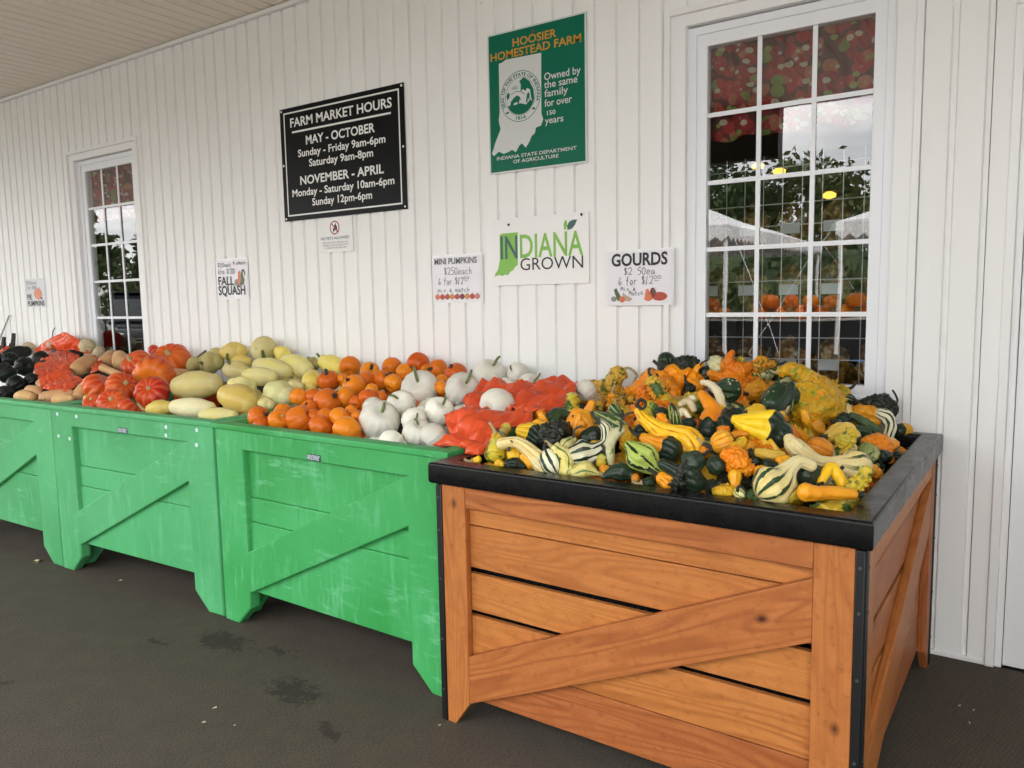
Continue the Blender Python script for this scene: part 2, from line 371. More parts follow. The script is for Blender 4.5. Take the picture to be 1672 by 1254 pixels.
boxo('roof', (-14.4, 4.4, -4.0, 6.4, 3.0, 3.16), plain('grey roof', (.12, .12, .125), .7), B)
boxo('porch_fascia', (-14.4, 4.4, -3.99, -3.85, 2.90, 3.0), M['trim'], B)
hd = boxo('porch_header', (-8.0, -1.84, -3.83, -3.70, 2.44, 2.915), plain('brown porch header', (.10, .085, .07), .7), B)
for x in (-10.4, 1.8): boxo('porch_post', (x - .08, x + .08, -3.83, -3.67, 0, 2.912), M['trim'], B, .006)
boxo('added_end_wall', (1.75, 1.85, -3.66, -.001, 0, 2.905), M['siding'], B)  # added unseen wall, keeps side light off the wooden bin's right face
rm = MB(); rm.box(-13.9, 3.9, 4.5, 4.6, 0, 2.9); rm.box(-13.9, -13.8, .03, 4.5, 0, 2.9); rm.box(3.8, 3.9, .03, 4.5, 0, 2.9); rm.box(-13.9, 3.9, .03, 4.6, 2.93, 2.98); rm.box(-13.9, 3.9, .08, 4.6, -.02, .0)
link('interior_room', rm.mesh(), plain('dim brown interior', (.06, .04, .028), .8), B)

def window(cx, n):
    T = Matrix.Translation
    def fr(hw0, z0, z1, w, y, d, bv, nm, m, par, wb=None, wt=None):
        wb = w if wb is None else wb; wt = w if wt is None else wt
        me = outline([(cx - hw0, z0), (cx + hw0, z0), (cx + hw0, z1), (cx - hw0, z1)], [[(cx - hw0 + w, z0 + wb), (cx + hw0 - w, z0 + wb), (cx + hw0 - w, z1 - wt), (cx - hw0 + w, z1 - wt)]], d, bv, XZ(y, d))
        return link(nm, me, m, par)
    win = fr(.378, .868, 2.328, .036, .030, .07, .003, 'window', M['vinyl'], B, None, .030)
    fr(.460, .808, 2.400, .023, -.013, .05, .002, 'outer_trim', M['trim'], win)
    fr(.438, .830, 2.378, .062, .004, .07, .003, 'casing', M['trim'], win, .04, .045)
    fr(.344, .902, 2.300, .043, .040, .05, .004, 'sash', M['vinyl'], win, .042, .048)
    g0, g1, z0, z1 = cx - .3005, cx + .3005, .944, 2.252
    mb = MB()
    for k in (1, 2): mb.box(g0 + (g1 - g0) * k / 3 - .0085, g0 + (g1 - g0) * k / 3 + .0085, .0500, .0560, z0, z1)
    for k in range(1, 5): mb.box(g0, g1, .0507, .0553, z0 + (z1 - z0) * k / 5 - .0085, z0 + (z1 - z0) * k / 5 + .0085)
    link('grille', mb.mesh(), M['vinyl'], win)
    link('glass', pymesh([(g0 - .01, .0568, z0 - .01), (g1 + .01, .0568, z0 - .01), (g1 + .01, .0568, z1 + .01), (g0 - .01, .0568, z1 + .01)], [(0, 1, 2, 3)]), M['glass'], win)
    return win
for i, c in enumerate(WINS): window(c, i)
# white side door at the right edge of the picture
dr = boxo('door', (-.032, .93, .012, .05, .006, 2.115), plain('white door', (.82, .83, .85), .35, var=.03), B, .002)
mb = MB(); mb.box(-.084, -.056, -.012, .03, 0, 2.175); mb.box(-.056, -.034, .0, .04, .0, 2.145); mb.box(.935, .985, -.012, .03, 0, 2.175); mb.box(-.084, .985, -.0125, .03, 2.176, 2.20); mb.box(-.056, .935, .0, .04, 2.117, 2.175)
bevel(link('door_frame', mb.mesh(30), M['trim'], dr), .003)
kb = MB().tube([(.86, .012, 1.0), (.86, -.04, 1.0)], .012, 12).tube([(.86, -.04, 1.0), (.86, -.05, 1.0), (.86, -.085, 1.0), (.86, -.09, 1.0)], [.012, .028, .028, .012], 16)
link('handle', kb.mesh(40), M['steel'], dr)

# ------------------------------------------------------------------ ground
gm_ = N('asphalt lot'); v = gm_.co(0); f = gm_.noise(v, .4, 5); g = gm_.noise(v, 60, 3)
gm_.col(gm_.mix(g, gm_.mix(f, (.19, .185, .17), (.25, .24, .22)), (.30, .29, .27))); gm_.rough(.9)
boxo('porch_floor', (-14, 4, -4.2, .0, -.12, 0), M['mat']); tag(bpy.data.objects['porch_floor'], kind='structure')
gr = link('ground', pymesh([(-400, -400, -.06), (400, -400, -.06), (400, 400, -.06), (-400, 400, -.06)], [(0, 1, 2, 3)]), gm_.m); tag(gr, kind='structure')

# ------------------------------------------------------------------ bins
def green_bin(x, y, rz, label, GM='green'):
    GM = M[GM]
    g = empty('green_bin', (x, y, 0), radians(rz)); tag(g, label, 'bin', 'green plastic produce bins')
    Wd, Dp = 1.215, 1.08
    def frame(w, s):  # face outline with legs and a Z brace
        a = .175 * s; b = w - .18 * s
        return [(0, 0), (.088 * s, 0), (.170 * s, .08), (.172 * s, .142), (b, .549), (b, .08), (w - .095 * s, 0), (w, 0), (w, .797), (0, .797)], [[(a, .718), (b, .718), (a, .312)]]
    o, h = frame(Wd, 1)
    o = [(min(max(p[0] - (.006 if p[0] < .1 else 0) * 0, 0), Wd), p[1]) for p in o]
    fp = link('front_panel', outline(o, h, .05, .0075, XZ(0, .05)), GM, g)
    boards = MB()
    for z0, z1 in ((.1435, .4300), (.4305, .5280), (.5285, .76)): boards.box(.10, Wd - .10, .022 + .0035 * (z0 > .2) + .0035 * (z0 > .5), .046, z0, z1 - .0005)
    bevel(link('board', boards.mesh(30), GM, fp), .004)
    so, sh = frame(Dp - .10, .9)
    for sd in (0, 1):
        T = Matrix.Translation((Wd - .0 if sd else 0, .05, 0)) @ Matrix.Rotation(radians(90 if sd else -90), 4, 'Z')
        if not sd: T = Matrix.Translation((0, Dp - .05, 0)) @ Matrix.Rotation(radians(-90), 4, 'Z')
        me = outline(so, sh, .046, .004, XZ(.001, .046)); me.transform(T); sp = link('side_panel', me, GM, g)
        bb = MB().box(.09, Dp - .19, .024, .044, .1435, .76).mesh(); bb.transform(T); link('board', bb, GM, sp)
    bo, bh = frame(Wd, 1); me = outline(bo, bh, .05, .004, XZ(Dp - .05, .05)); link('back_panel', me, GM, g)
    link('board', MB().box(.1, Wd - .1, Dp - .03, Dp - .01, .1435, .76).mesh(), GM, bpy.data.objects[g.children[-1].name])
    link('rim', outline([(-.006, -.008), (Wd + .006, -.008), (Wd + .006, Dp + .006), (-.006, Dp + .006)], [[(.05, .05), (Wd - .05, .05), (Wd - .05, Dp - .05), (.05, Dp - .05)]], .024, .005, XY(.8165, .024)), GM, g)
    iw = MB(); iw.box(.0505, .06, .056, Dp - .056, .14, .806); iw.box(Wd - .06, Wd - .0505, .056, Dp - .056, .14, .806); iw.box(.061, Wd - .061, .0505, .06, .14, .806); iw.box(.061, Wd - .061, Dp - .06, Dp - .0505, .14, .806)
    link('inner_wall', iw.mesh(), GM, g)
    rs = pymesh([(.06, .06, .60), (Wd - .06, .06, .60), (Wd - .06, Dp - .06, .84), (.06, Dp - .06, .84), (.06, .06, .56), (Wd - .06, .06, .56), (Wd - .06, Dp - .06, .56), (.06, Dp - .06, .56)], [(0, 1, 2, 3), (4, 7, 6, 5), (0, 4, 5, 1), (1, 5, 6, 2), (2, 6, 7, 3), (3, 7, 4, 0)])
    link('gap_shade_riser', rs, M['gap_shade'], g)  # added sheet under the heap, coloured dark so gaps look deeply shaded
    pl = boxo('label_plate', (.556, .628, -.0012, .0, .7225, .7455), plain('navy label', (.012, .025, .05), .4), g)
    pm = plain('label print', (.6, .65, .68), .5); lp = MB()
    rg = random.Random(3)
    for r in range(4):
        xx = .559
        while xx < .617:
            w = rg.uniform(.006, .02); lp.box(xx, min(xx + w, .624), -.0018, -.0012, .7255 + r * .0046, .7282 + r * .0046); xx += w + .004
    link('label_print', lp.mesh(), pm, pl)
    return g
gA = green_bin(-5.165, -1.178, .8, 'green plastic bin at the left picture edge holding dark squash', 'green_faded')
gB = green_bin(-3.94, -1.165, 1.8, 'green plastic bin with round white stickers holding red and yellow squash', 'green_faded')
gC = green_bin(-2.70, -1.135, -1.6, 'scuffed green plastic bin beside the wooden one, holding small orange pumpkins')
sm = plain('white sticker', (.58, .68, .72), .5, var=.05)
for (u, z) in ((.059, .774), (.224, .773), (.911, .772), (.907, .736), (1.116, .774), (1.109, .711), (.054, .667), (.151, .661)):
    link('sticker', outline(ell(u, z, .0088, .0088, 16), [], .0008, 0, XZ(-.0012, .0008)), sm, gB)
# a fourth bin continues the row past the left edge of the picture
M['screw'] = plain('dark screw', (.09, .09, .09), .45, .5)
WB = empty('wooden_bin', (-1.457, -1.262, 0), radians(-1.1)); tag(WB, 'stained pine crate bin with black corner strips and thick black rim', 'bin')
wW, wD = 1.188, 1.196
def board(nm, x0, x1, z0, z1, y0, th, T, par, bv=.0018):
    me = MB().box(-(x1 - x0) / 2, (x1 - x0) / 2, 0, th, -(z1 - z0) / 2, (z1 - z0) / 2).mesh(30)
    o = link(nm, me, M['wood'], par); o.matrix_local = T @ Matrix.Translation(((x0 + x1) / 2, y0, (z0 + z1) / 2)); bevel(o, bv, 1); return o
def plank(nm, poly, y0, th, T, par, ang=0):
    """a board of any outline whose grain runs along direction ang in the face plane"""
    cx = sum(p[0] for p in poly) / len(poly); cz = sum(p[1] for p in poly) / len(poly); c, s = cos(-ang), sin(-ang)
    q = [((x - cx) * c - (z - cz) * s, (x - cx) * s + (z - cz) * c) for x, z in poly]
    o = link(nm, outline(q, [], th, .0015, XZ(0, th), 1), M['wood'], par)
    o.matrix_local = T @ Matrix.Translation((cx, y0, cz)) @ Matrix.Rotation(-ang, 4, 'Y'); return o
def wood_side(w, T, par, front=True):
    st = .020; pw = .104; a = st + pw - .006; b = w - st - pw + .006
    S = boxo('corner_strip', (0, st, -.004, .03, .0, .738), M['metal'], par, .002); S.matrix_local = T
    S2 = boxo('corner_strip', (w - st, w, -.004, .03, .0, .738), M['metal'], par, .002); S2.matrix_local = T
    for s_, x in ((S, st / 2), (S2, w - st / 2)):
        for z in (.10, .26, .45, .60, .70): link('screw', MB().tube([(x, -.0035, z), (x, -.0060, z)], .0036, 10).mesh(40), M['screw'], s_)
    plank('post', [(st + .001, 0), (.041 + st * .5, 0), (a - .012, .077), (a - .012, .745), (st + .001, .745)], 0, .024, T, par, pi / 2)
    plank('post', [(w - st - .001, 0), (w - st - .001, .745), (b + .012, .745), (b + .012, .077), (w - .05, 0)], 0, .024, T, par, pi / 2)
    a -= .012; b += .012
    board('top_rail', a + .0005, b - .0005, .6785, .745, .0012, .022, T, par)
    for z0, z1 in ((.6245, .6772), (.4945, .6215), (.3625, .4765), (.2180, .3465), (.082, .2155)):
        board('plank', a - .03, b + .03, z0, z1, .0245, .018, T, par)
    L = sqrt((b - a) ** 2 + .43 ** 2); ang = math.atan2(.432, b - a)
    plank('brace', [(a + .0005, .078), (b - .0005, .510), (b - .0005, .657), (a + .0005, .225)], .0008, .0228, T, par, ang)
I4 = Matrix.Identity(4)
wood_side(wW, I4, WB)
wood_side(wD, Matrix.Translation((wW, 0.004, 0)) @ Matrix.Rotation(radians(90), 4, 'Z') @ Matrix.Translation((0, -.0005, 0)), WB)
lt = MB(); lt.box(0.001, .02, .035, wD, .08, .745); lt.box(.03, wW - .03, wD - .02, wD, .08, .745)
link('back_board', lt.mesh(), M['wood'], WB)
link('rim', outline([(-.016, -.016), (wW + .016, -.016), (wW + .016, wD + .02), (-.016, wD + .02)], [[(.05, .052), (wW - .05, .052), (wW - .05, wD - .03), (.05, wD - .03)]], .064, .009, XY(.806, .064), 3), M['black'], WB)
lm = MB(); lm.box(.052, .064, .064, wD - .05, .3, .76); lm.box(wW - .064, wW - .052, .064, wD - .05, .3, .76); lm.box(.0655, wW - .0655, .053, .064, .3, .76); lm.box(.0655, wW - .0655, wD - .05, wD - .035, .3, .76)
link('liner', lm.mesh(), M['black'], WB)
link('gap_shade_riser', pymesh([(.065, .065, .60), (wW - .065, .065, .60), (wW - .065, wD - .06, .73), (.065, wD - .06, .73), (.065, .065, .45), (wW - .065, .065, .45), (wW - .065, wD - .06, .45), (.065, wD - .06, .45)], [(0, 1, 2, 3), (4, 7, 6, 5), (0, 4, 5, 1), (1, 5, 6, 2), (2, 6, 7, 3), (3, 7, 4, 0)]), M['gap_shade'], WB)  # added sheet below the gourds, its dark colour stands for shade

# ------------------------------------------------------------------ signs on the wall
PK = plain('black print', (.012, .012, .013), .5); WH = plain('white print', (.80, .80, .79), .5, var=.03); GRN = plain('sign green', (.002, .135, .078), .35, var=.1, sc=2)
GLD = plain('gold print', (.55, .27, .02), .45); GY = plain('grey print', (.16, .16, .17), .5); LG = plain('lime print', (.21, .48, .07), .45); TEAL = plain('teal print', (.035, .11, .10), .45)
SCR = plain('screw head', (.35, .34, .33), .4, .6)
def screws(par, pts, r=.006, m=None):
    for x, z in pts: link('screw', MB().tube([(x, 0, z), (x, -.002, z), (x, -.0035, z)], [r, r, r * .5], 12).mesh(40), m or SCR, par)

BSF = plain('black sign face', (.004, .004, .0045), .35); BSF.node_tree.nodes['Principled BSDF'].inputs['Specular IOR Level'].default_value = .12
GRN.node_tree.nodes['Principled BSDF'].inputs['Specular IOR Level'].default_value = .2
s = sign('opening_hours_sign', 'black sign headed FARM MARKET HOURS with white lettering', -3.09, 2.051, .918, .614, BSF)
X = lambda x: x + 3.09
Zs = lambda z: z - 2.051
flat(s, 'border_line', [(-.428, -.281), (.428, -.281), (.428, .283), (-.428, .283)], WH, -.0008, [[(-.420, -.273), (.420, -.273), (.420, .275), (-.420, .275)]])
for (t, a, b, z, c, bo) in (('FARM MARKET HOURS', -3.465, -2.711, 2.252, .046, .0010), ('MAY - OCTOBER', -3.346, -2.832, 2.147, .044, .0010), ('Sunday - Friday 9am-6pm', -3.413, -2.762, 2.086, .038, .0007), ('Saturday 9am-8pm', -3.328, -2.85, 2.027, .038, .0007),
                            ('NOVEMBER - APRIL', -3.405, -2.780, 1.936, .044, .0010), ('Monday - Saturday 10am-6pm', -3.474, -2.711, 1.875, .038, .0007), ('Sunday 12pm-6pm', -3.317, -2.868, 1.816, .038, .0007)):
    lettering(s, t, X(a), X(b), Zs(z), c, WH, bold=bo)
flat(s, 'underline', [(X(-3.454), Zs(2.219)), (X(-2.72), Zs(2.219)), (X(-2.72), Zs(2.229)), (X(-3.454), Zs(2.229))], WH)
screws(s, [(x, z) for x in (-.445, .445) for z in (-.294, .0, .294)], .006, WH)

s = sign('no_pets_sign', 'small white NO PETS ALLOWED sign under the black hours sign', -3.146, 1.648, .254, .186, plain('white sign face', (.80, .80, .79), .4, var=.03))
RED = plain('red print', (.36, .03, .05), .45)
X = lambda x: x + 3.146
Zs = lambda z: z - 1.648
flat(s, 'dog_mark', [(-.018, .018), (-.020, .030), (-.010, .040), (-.006, .054), (.0, .064), (.004, .052), (.010, .045), (.013, .034), (.010, .022), (.016, .012), (.008, .014), (.004, .024), (-.008, .026), (-.010, .014)], PK, -.0006)
ring(s, 'prohibition_ring', -.006, .038, .037, .037, .0065, RED)
flat(s, 'prohibition_bar', [(-.033, .060), (-.028, .065), (.021, .016), (.016, .011)], RED, -.0012)
lettering(s, 'NO PETS ALLOWED', X(-3.262), X(-3.046), Zs(1.624), .014, GY, bold=0.00023)
for t, a, b, z in (('SERVICE ANIMALS SPECIFICALLY', -3.25, -3.055, 1.603), ('TRAINED TO AID A PERSON WITH', -3.248, -3.055, 1.589), ('A DISABILITY ARE WELCOME', -3.229, -3.069, 1.575)):
    lettering(s, t, X(a), X(b), Zs(z), .008, GY)

s = sign('homestead_sign', 'green HOOSIER HOMESTEAD FARM sign with a white state outline', -1.8655, 2.168, .51, .619, plain('pale sign edge', (.62, .66, .64), .35), th=.004)
X = lambda x: x + 1.8655
Zs = lambda z: z - 2.168
flat(s, 'sign_face', [(-.247, -.302), (.247, -.302), (.247, .302), (-.247, .302)], GRN, -.0004)
PALE = plain('pale print', (.60, .62, .62), .45, var=.03)
flat(s, 'state_outline', [(X(a), Zs(b)) for a, b in ((-2.058, 2.343), (-2.04, 2.345), (-2.02, 2.354), (-1.833, 2.35), (-1.836, 2.094), (-1.827, 2.068), (-1.839, 2.043), (-1.866, 2.037), (-1.87, 2.016), (-1.889, 2.003), (-1.901, 1.98), (-1.92, 1.958), (-1.941, 1.979), (-1.954, 1.971), (-1.974, 1.944), (-1.993, 1.957), (-2.012, 1.95), (-2.04, 1.944), (-2.067, 1.957), (-2.095, 1.94), (-2.105, 1.952), (-2.095, 1.975), (-2.086, 1.997), (-2.073, 2.021), (-2.06, 2.045), (-2.055, 2.056), (-2.064, 2.095), (-2.058, 2.13))], PALE, -.0008)
lettering(s, 'HOOSIER', X(-1.981), X(-1.755), Zs(2.403), .033, GLD, bold=0.00054)
lettering(s, 'HOMESTEAD FARM', X(-2.102), X(-1.634), Zs(2.359), .033, GLD, bold=0.00054)
for t, a, b, z, c in (('Owned by', -1.819, -1.638, 2.231, .030), ('the same', -1.82, -1.654, 2.197, .030), ('family', -1.819, -1.70, 2.160, .030), ('for over', -1.819, -1.682, 2.119, .030), ('150', -1.807, -1.764, 2.082, .018), ('years', -1.818, -1.725, 2.046, .028)):
    lettering(s, t, X(a), X(b), Zs(z), c, PALE, bold=0.00032)
lettering(s, 'INDIANA STATE DEPARTMENT', X(-2.078), X(-1.661), Zs(1.919), .0145, PALE, bold=0.00018)
lettering(s, 'OF AGRICULTURE', X(-1.988), X(-1.751), Zs(1.896), .0145, PALE, bold=0.00018)
cx, cz = X(-1.945), Zs(2.184)
ring(s, 'seal_ring', cx, cz, .107, .110, .0028, GRN, -.0012); ring(s, 'seal_ring', cx, cz, .080, .083, .0018, GRN, -.0012)
def arc_text(par, body, cx, cz, r, a0, a1, cap, m, bold=0.00036):
    me = textmesh(body, bold / cap); xs = [v.co.x for v in me.vertices]; lo, hi = min(xs), max(xs)
    for v in me.vertices:
        a = a0 + (v.co.x - lo) / (hi - lo) * (a1 - a0); rr = r + v.co.y * cap / CAPH * (1 if a1 < a0 else -1)
        v.co = (cx + rr * cos(a), -.0012, cz + rr * sin(a))
    return link('lettering', me, m, par)
arc_text(s, 'SEAL OF THE STATE OF INDIANA', cx, cz, .0875, radians(205), radians(-22), .0135, GRN)
arc_text(s, '1816', cx, cz, .1005, radians(255), radians(287), .0135, GRN)
for a in (222, 318):
    flat(s, 'seal_leaf', ell(cx + .094 * cos(radians(a)), cz + .094 * sin(radians(a)), .009, .005, 10, 0), GRN, -.0012)
# seal picture: ground, wooded hill, a buffalo, trees and a figure, sun rays
rg = random.Random(4)
flat(s, 'seal_ground', [(cx + .076 * cos(radians(a)), cz + .079 * sin(radians(a))) for a in range(205, 336, 8)] + [(cx + .055, cz - .022), (cx + .03, cz - .040), (cx + .0, cz - .030), (cx - .03, cz - .034)], GRN, -.0012)
flat(s, 'seal_tree', [(cx + .002, cz + .020), (cx + .004, cz + .05), (cx - .004, cz + .066), (cx + .02, cz + .079), (cx + .05, cz + .058), (cx + .070, cz + .02), (cx + .074, cz - .02), (cx + .066, cz - .04), (cx + .058, cz - .015), (cx + .052, cz + .022), (cx + .036, cz + .030), (cx + .028, cz + .018), (cx + .016, cz + .028)], GRN, -.0012)
flat(s, 'seal_buffalo', [(cx - .055, cz - .034), (cx - .050, cz - .016), (cx - .034, cz - .002), (cx - .018, cz + .006), (cx - .004, cz + .0), (cx + .004, cz - .018), (cx - .004, cz - .014), (cx - .008, cz - .032), (cx - .014, cz - .036), (cx - .016, cz - .022), (cx - .034, cz - .026), (cx - .038, cz - .040), (cx - .046, cz - .040)], GRN, -.0014)
flat(s, 'seal_hill', [(cx - .074, cz + .010), (cx - .066, cz + .026), (cx - .056, cz + .018), (cx - .058, cz + .002), (cx - .070, cz - .008)], GRN, -.0012)
for a in range(20, 161, 20):
    p, q = Vector((cx - .028, cz + .030)), Vector((cos(radians(a)), sin(radians(a)))); n = Vector((-q.y, q.x)) * .0007
    flat(s, 'seal_ray', [tuple(p + q * .006 - n), tuple(p + q * .022 - n), tuple(p + q * .022 + n), tuple(p + q * .006 + n)], GRN, -.0012)
flat(s, 'seal_slope', [(cx - .05, cz + .016), (cx - .02, cz + .026), (cx + .01, cz + .018), (cx + .026, cz + .006), (cx + .024, cz + .0045), (cx + .008, cz + .0155), (cx - .02, cz + .0235), (cx - .05, cz + .0135)], GRN, -.0012)
flat(s, 'seal_figure', [(cx + .030, cz - .03), (cx + .036, cz + .004), (cx + .044, cz + .012), (cx + .050, cz + .002), (cx + .048, cz - .032), (cx + .042, cz - .012), (cx + .036, cz - .034)], GRN, -.0014)
screws(s, [(X(-1.872), .279), (X(-1.872), -.283)], .007, plain('rusty screw', (.10, .07, .05), .6))

s = sign('produce_sign', 'white INDIANA GROWN sign with green lettering and a leaf', -1.861, 1.500, .512, .306, plain('white board', (.82, .82, .81), .4, var=.03), th=.005)
X = lambda x: x + 1.861
Zs = lambda z: z - 1.500
flat(s, 'state_outline', [(X(a), Zs(b)) for a, b in ((-2.071, 1.58), (-2.055, 1.586), (-1.971, 1.587), (-1.973, 1.439), (-1.985, 1.433), (-2.001, 1.415), (-2.015, 1.410), (-2.028, 1.394), (-2.045, 1.398), (-2.06, 1.391), (-2.075, 1.397), (-2.104, 1.391), (-2.099, 1.404), (-2.085, 1.42), (-2.08, 1.436), (-2.073, 1.465))], LG, -.0006)
lettering(s, 'IN', X(-2.067), X(-1.973), Zs(1.470), .101, TEAL, bold=0.00135)
lettering(s, 'DIANA', X(-1.960), X(-1.632), Zs(1.471), .102, LG, bold=0.00135)
lettering(s, 'GROWN', X(-1.959), X(-1.633), Zs(1.414), .054, PK)
flat(s, 'leaf_mark', [(X(a), Zs(b)) for a, b in ((-1.727, 1.582), (-1.729, 1.608), (-1.722, 1.624), (-1.713, 1.622), (-1.710, 1.60), (-1.719, 1.583))], LG, -.0008)
flat(s, 'leaf_mark', [(X(a), Zs(b)) for a, b in ((-1.710, 1.580), (-1.711, 1.598), (-1.702, 1.615), (-1.685, 1.622), (-1.661, 1.623), (-1.672, 1.60), (-1.687, 1.585))], TEAL, -.0010)
screws(s, [(X(-2.02), Zs(1.624)), (X(-1.64), Zs(1.642))], .006, PK)

def paper(name, label, x0, x1, z0, z1, rot=0, y=-.003):
    w, h = x1 - x0, z1 - z0
    mb = MB(); nx, nz = 10, 8
    for j in range(nz + 1):
        for i in range(nx + 1):
            u, v_ = i / nx - .5, j / nz - .5; e = max(abs(u), abs(v_)) * 2
            mb.v.append((u * w, -.0005 - .002 * (noise.noise((u * 5 + x0, v_ * 5, .3)) * .5 + .5) * (e ** 4), v_ * h))
    for j in range(nz):
        for i in range(nx): k = j * (nx + 1) + i; mb.f.append((k, k + 1, k + nx + 2, k + nx + 1))
    o = link(name, mb.mesh(60), PAPER, None, ((x0 + x1) / 2, y, (z0 + z1) / 2), (0, rot, 0))
    flat(o, 'plastic_sleeve', [(-w/2 - .008, -h/2 - .008), (w/2 + .008, -h/2 - .008), (w/2 + .008, h/2 + .008), (-w/2 - .008, h/2 + .008)], SLEEVE, .0014)
    return tag(o, label, 'price sign', 'paper price signs on the wall')
PAPER = plain('laminated paper', (.78, .77, .82), .22, var=.02); SLEEVE = plain('clear sleeve edge', (.86, .86, .86), .15, var=.02)
CP = {k: plain('print ' + k, c, .35, var=.25, sc=60) for k, c in dict(orange=(.62, .16, .06), red=(.42, .05, .03), maroon=(.16, .02, .03), pink=(.5, .17, .15), green=(.05, .10, .04), grey=(.2, .22, .17), tan=(.42, .3, .2), amber=(.55, .23, .05)).items()}
def pic(par, shapes):
    for i, (k, poly) in enumerate(shapes): flat(par, 'picture', poly, CP[k], -.0022 - .0003 * i)
TY = -.003
s = paper('price_sign', 'paper MINI PUMPKINS price sign with a row of tiny pumpkins', -2.478, -2.186, 1.278, 1.497)
X = lambda x: x + 2.332
Zs = lambda z: z - 1.3875
lettering(s, 'MINI PUMPKINS', X(-2.468), X(-2.208), Zs(1.460), .028, GY, TY, bold=0.00063)
pen(s, '$250each', X(-2.41), X(-2.235), Zs(1.408), .034, PK, .0011, TY); pen(s, '6 for $12', X(-2.446), X(-2.290), Zs(1.360), .034, PK, .0011, TY); pen(s, '00', X(-2.290), X(-2.252), Zs(1.384), .013, PK, .0009, TY); pen(s, '_', X(-2.286), X(-2.262), Zs(1.374), .006, PK, .0009, TY); pen(s, 'mix & match', X(-2.452), X(-2.252), Zs(1.324), .022, PK, .001, TY)
for i, k in enumerate(('orange', 'red', 'red', 'amber', 'red', 'maroon', 'amber', 'red', 'pink')):
    x = -.122 + i * .0305; pic(s, [(k, ell(x, Zs(1.301), .0155, .0135, 16)), ('green', [(x - .002, Zs(1.312)), (x + .002, Zs(1.312)), (x + .003, Zs(1.323))])])
s = paper('price_sign', 'paper GOURDS price sign with two squash drawings', -1.512, -1.222, 1.256, 1.473, 0, -.0165)
X = lambda x: x + 1.367
Zs = lambda z: z - 1.3645
lettering(s, 'GOURDS', X(-1.492), X(-1.240), Zs(1.414), .049, PK, TY, bold=0.00135)
pen(s, '$2.50ea', X(-1.435), X(-1.292), Zs(1.375), .030, PK, .0011, TY); pen(s, '6 for $12', X(-1.46), X(-1.302), Zs(1.334), .034, PK, .0011, TY); pen(s, '00', X(-1.302), X(-1.264), Zs(1.356), .013, PK, .0009, TY); pen(s, '_', X(-1.298), X(-1.274), Zs(1.346), .006, PK, .0009, TY); pen(s, 'Mix &', X(-1.45), X(-1.38), Zs(1.310), .016, PK, .0009, TY); pen(s, 'Match', X(-1.412), X(-1.345), Zs(1.290), .018, PK, .0009, TY)
pic(s, [('grey', ell(X(-1.482), Zs(1.276), .013, .011)), ('tan', [(X(-1.44), Zs(1.27)), (X(-1.41), Zs(1.265)), (X(-1.395), Zs(1.276)), (X(-1.42), Zs(1.288)), (X(-1.44), Zs(1.302))]), ('green', [(X(-1.482), Zs(1.314)), (X(-1.470), Zs(1.322)), (X(-1.440), Zs(1.268)), (X(-1.465), Zs(1.268))]), ('orange', ell(X(-1.443), Zs(1.274), .014, .013))])
pic(s, [('red', ell(X(-1.275), Zs(1.284), .034, .018, 20, .3)), ('maroon', ell(X(-1.305), Zs(1.300), .012, .020)), ('orange', [(X(-1.343), Zs(1.272)), (X(-1.325), Zs(1.264)), (X(-1.305), Zs(1.272)), (X(-1.312), Zs(1.293)), (X(-1.325), Zs(1.316)), (X(-1.335), Zs(1.314))]), ('green', [(X(-1.305), Zs(1.298)), (X(-1.288), Zs(1.297)), (X(-1.293), Zs(1.312))])])
s = paper('price_sign', 'paper FALL SQUASH price sign with a dark curled gourd drawing', -4.200, -3.910, 1.322, 1.555)
X = lambda x: x + 4.055
Zs = lambda z: z - 1.4385
lettering(s, 'FALL', X(-4.187), X(-4.037), Zs(1.403), .050, PK, TY, bold=0.00099); lettering(s, 'SQUASH', X(-4.19), X(-3.934), Zs(1.343), .054, PK, TY, bold=0.00117)
pen(s, '$250each', X(-4.185), X(-4.055), Zs(1.512), .026, PK, .0012, TY); pen(s, 'Mix&Match', X(-4.035), X(-3.92), Zs(1.522), .020, PK, .0012, TY); pen(s, '6For $1200', X(-4.184), X(-4.02), Zs(1.470), .032, PK, .0012, TY)
pic(s, [('grey', ell(X(-4.005), Zs(1.415), .027, .021)), ('orange', [(X(-4.0), Zs(1.40)), (X(-3.965), Zs(1.402)), (X(-3.962), Zs(1.45)), (X(-3.978), Zs(1.487)), (X(-3.995), Zs(1.475))]), ('green', [(X(-3.985), Zs(1.399)), (X(-3.945), Zs(1.402)), (X(-3.935), Zs(1.43)), (X(-3.950), Zs(1.462)), (X(-3.948), Zs(1.482)), (X(-3.938), Zs(1.476)), (X(-3.936), Zs(1.450)), (X(-3.925), Zs(1.47)), (X(-3.936), Zs(1.492)), (X(-3.955), Zs(1.492)), (X(-3.970), Zs(1.465)), (X(-3.968), Zs(1.43))])])
s = paper('price_sign', 'paper PIE PUMPKINS price sign left of the far window', -6.634, -6.338, 1.296, 1.509)
X = lambda x: x + 6.486
Zs = lambda z: z - 1.4025
lettering(s, 'PIE', X(-6.622), X(-6.546), Zs(1.352), .040, PK, TY, bold=0.00072); lettering(s, 'PUMPKINS', X(-6.622), X(-6.358), Zs(1.303), .038, PK, TY, bold=0.00072)
pen(s, '$350each', X(-6.622), X(-6.455), Zs(1.470), .026, PK, .0013, TY); pen(s, '3 for $1000', X(-6.624), X(-6.46), Zs(1.432), .026, PK, .0013, TY)
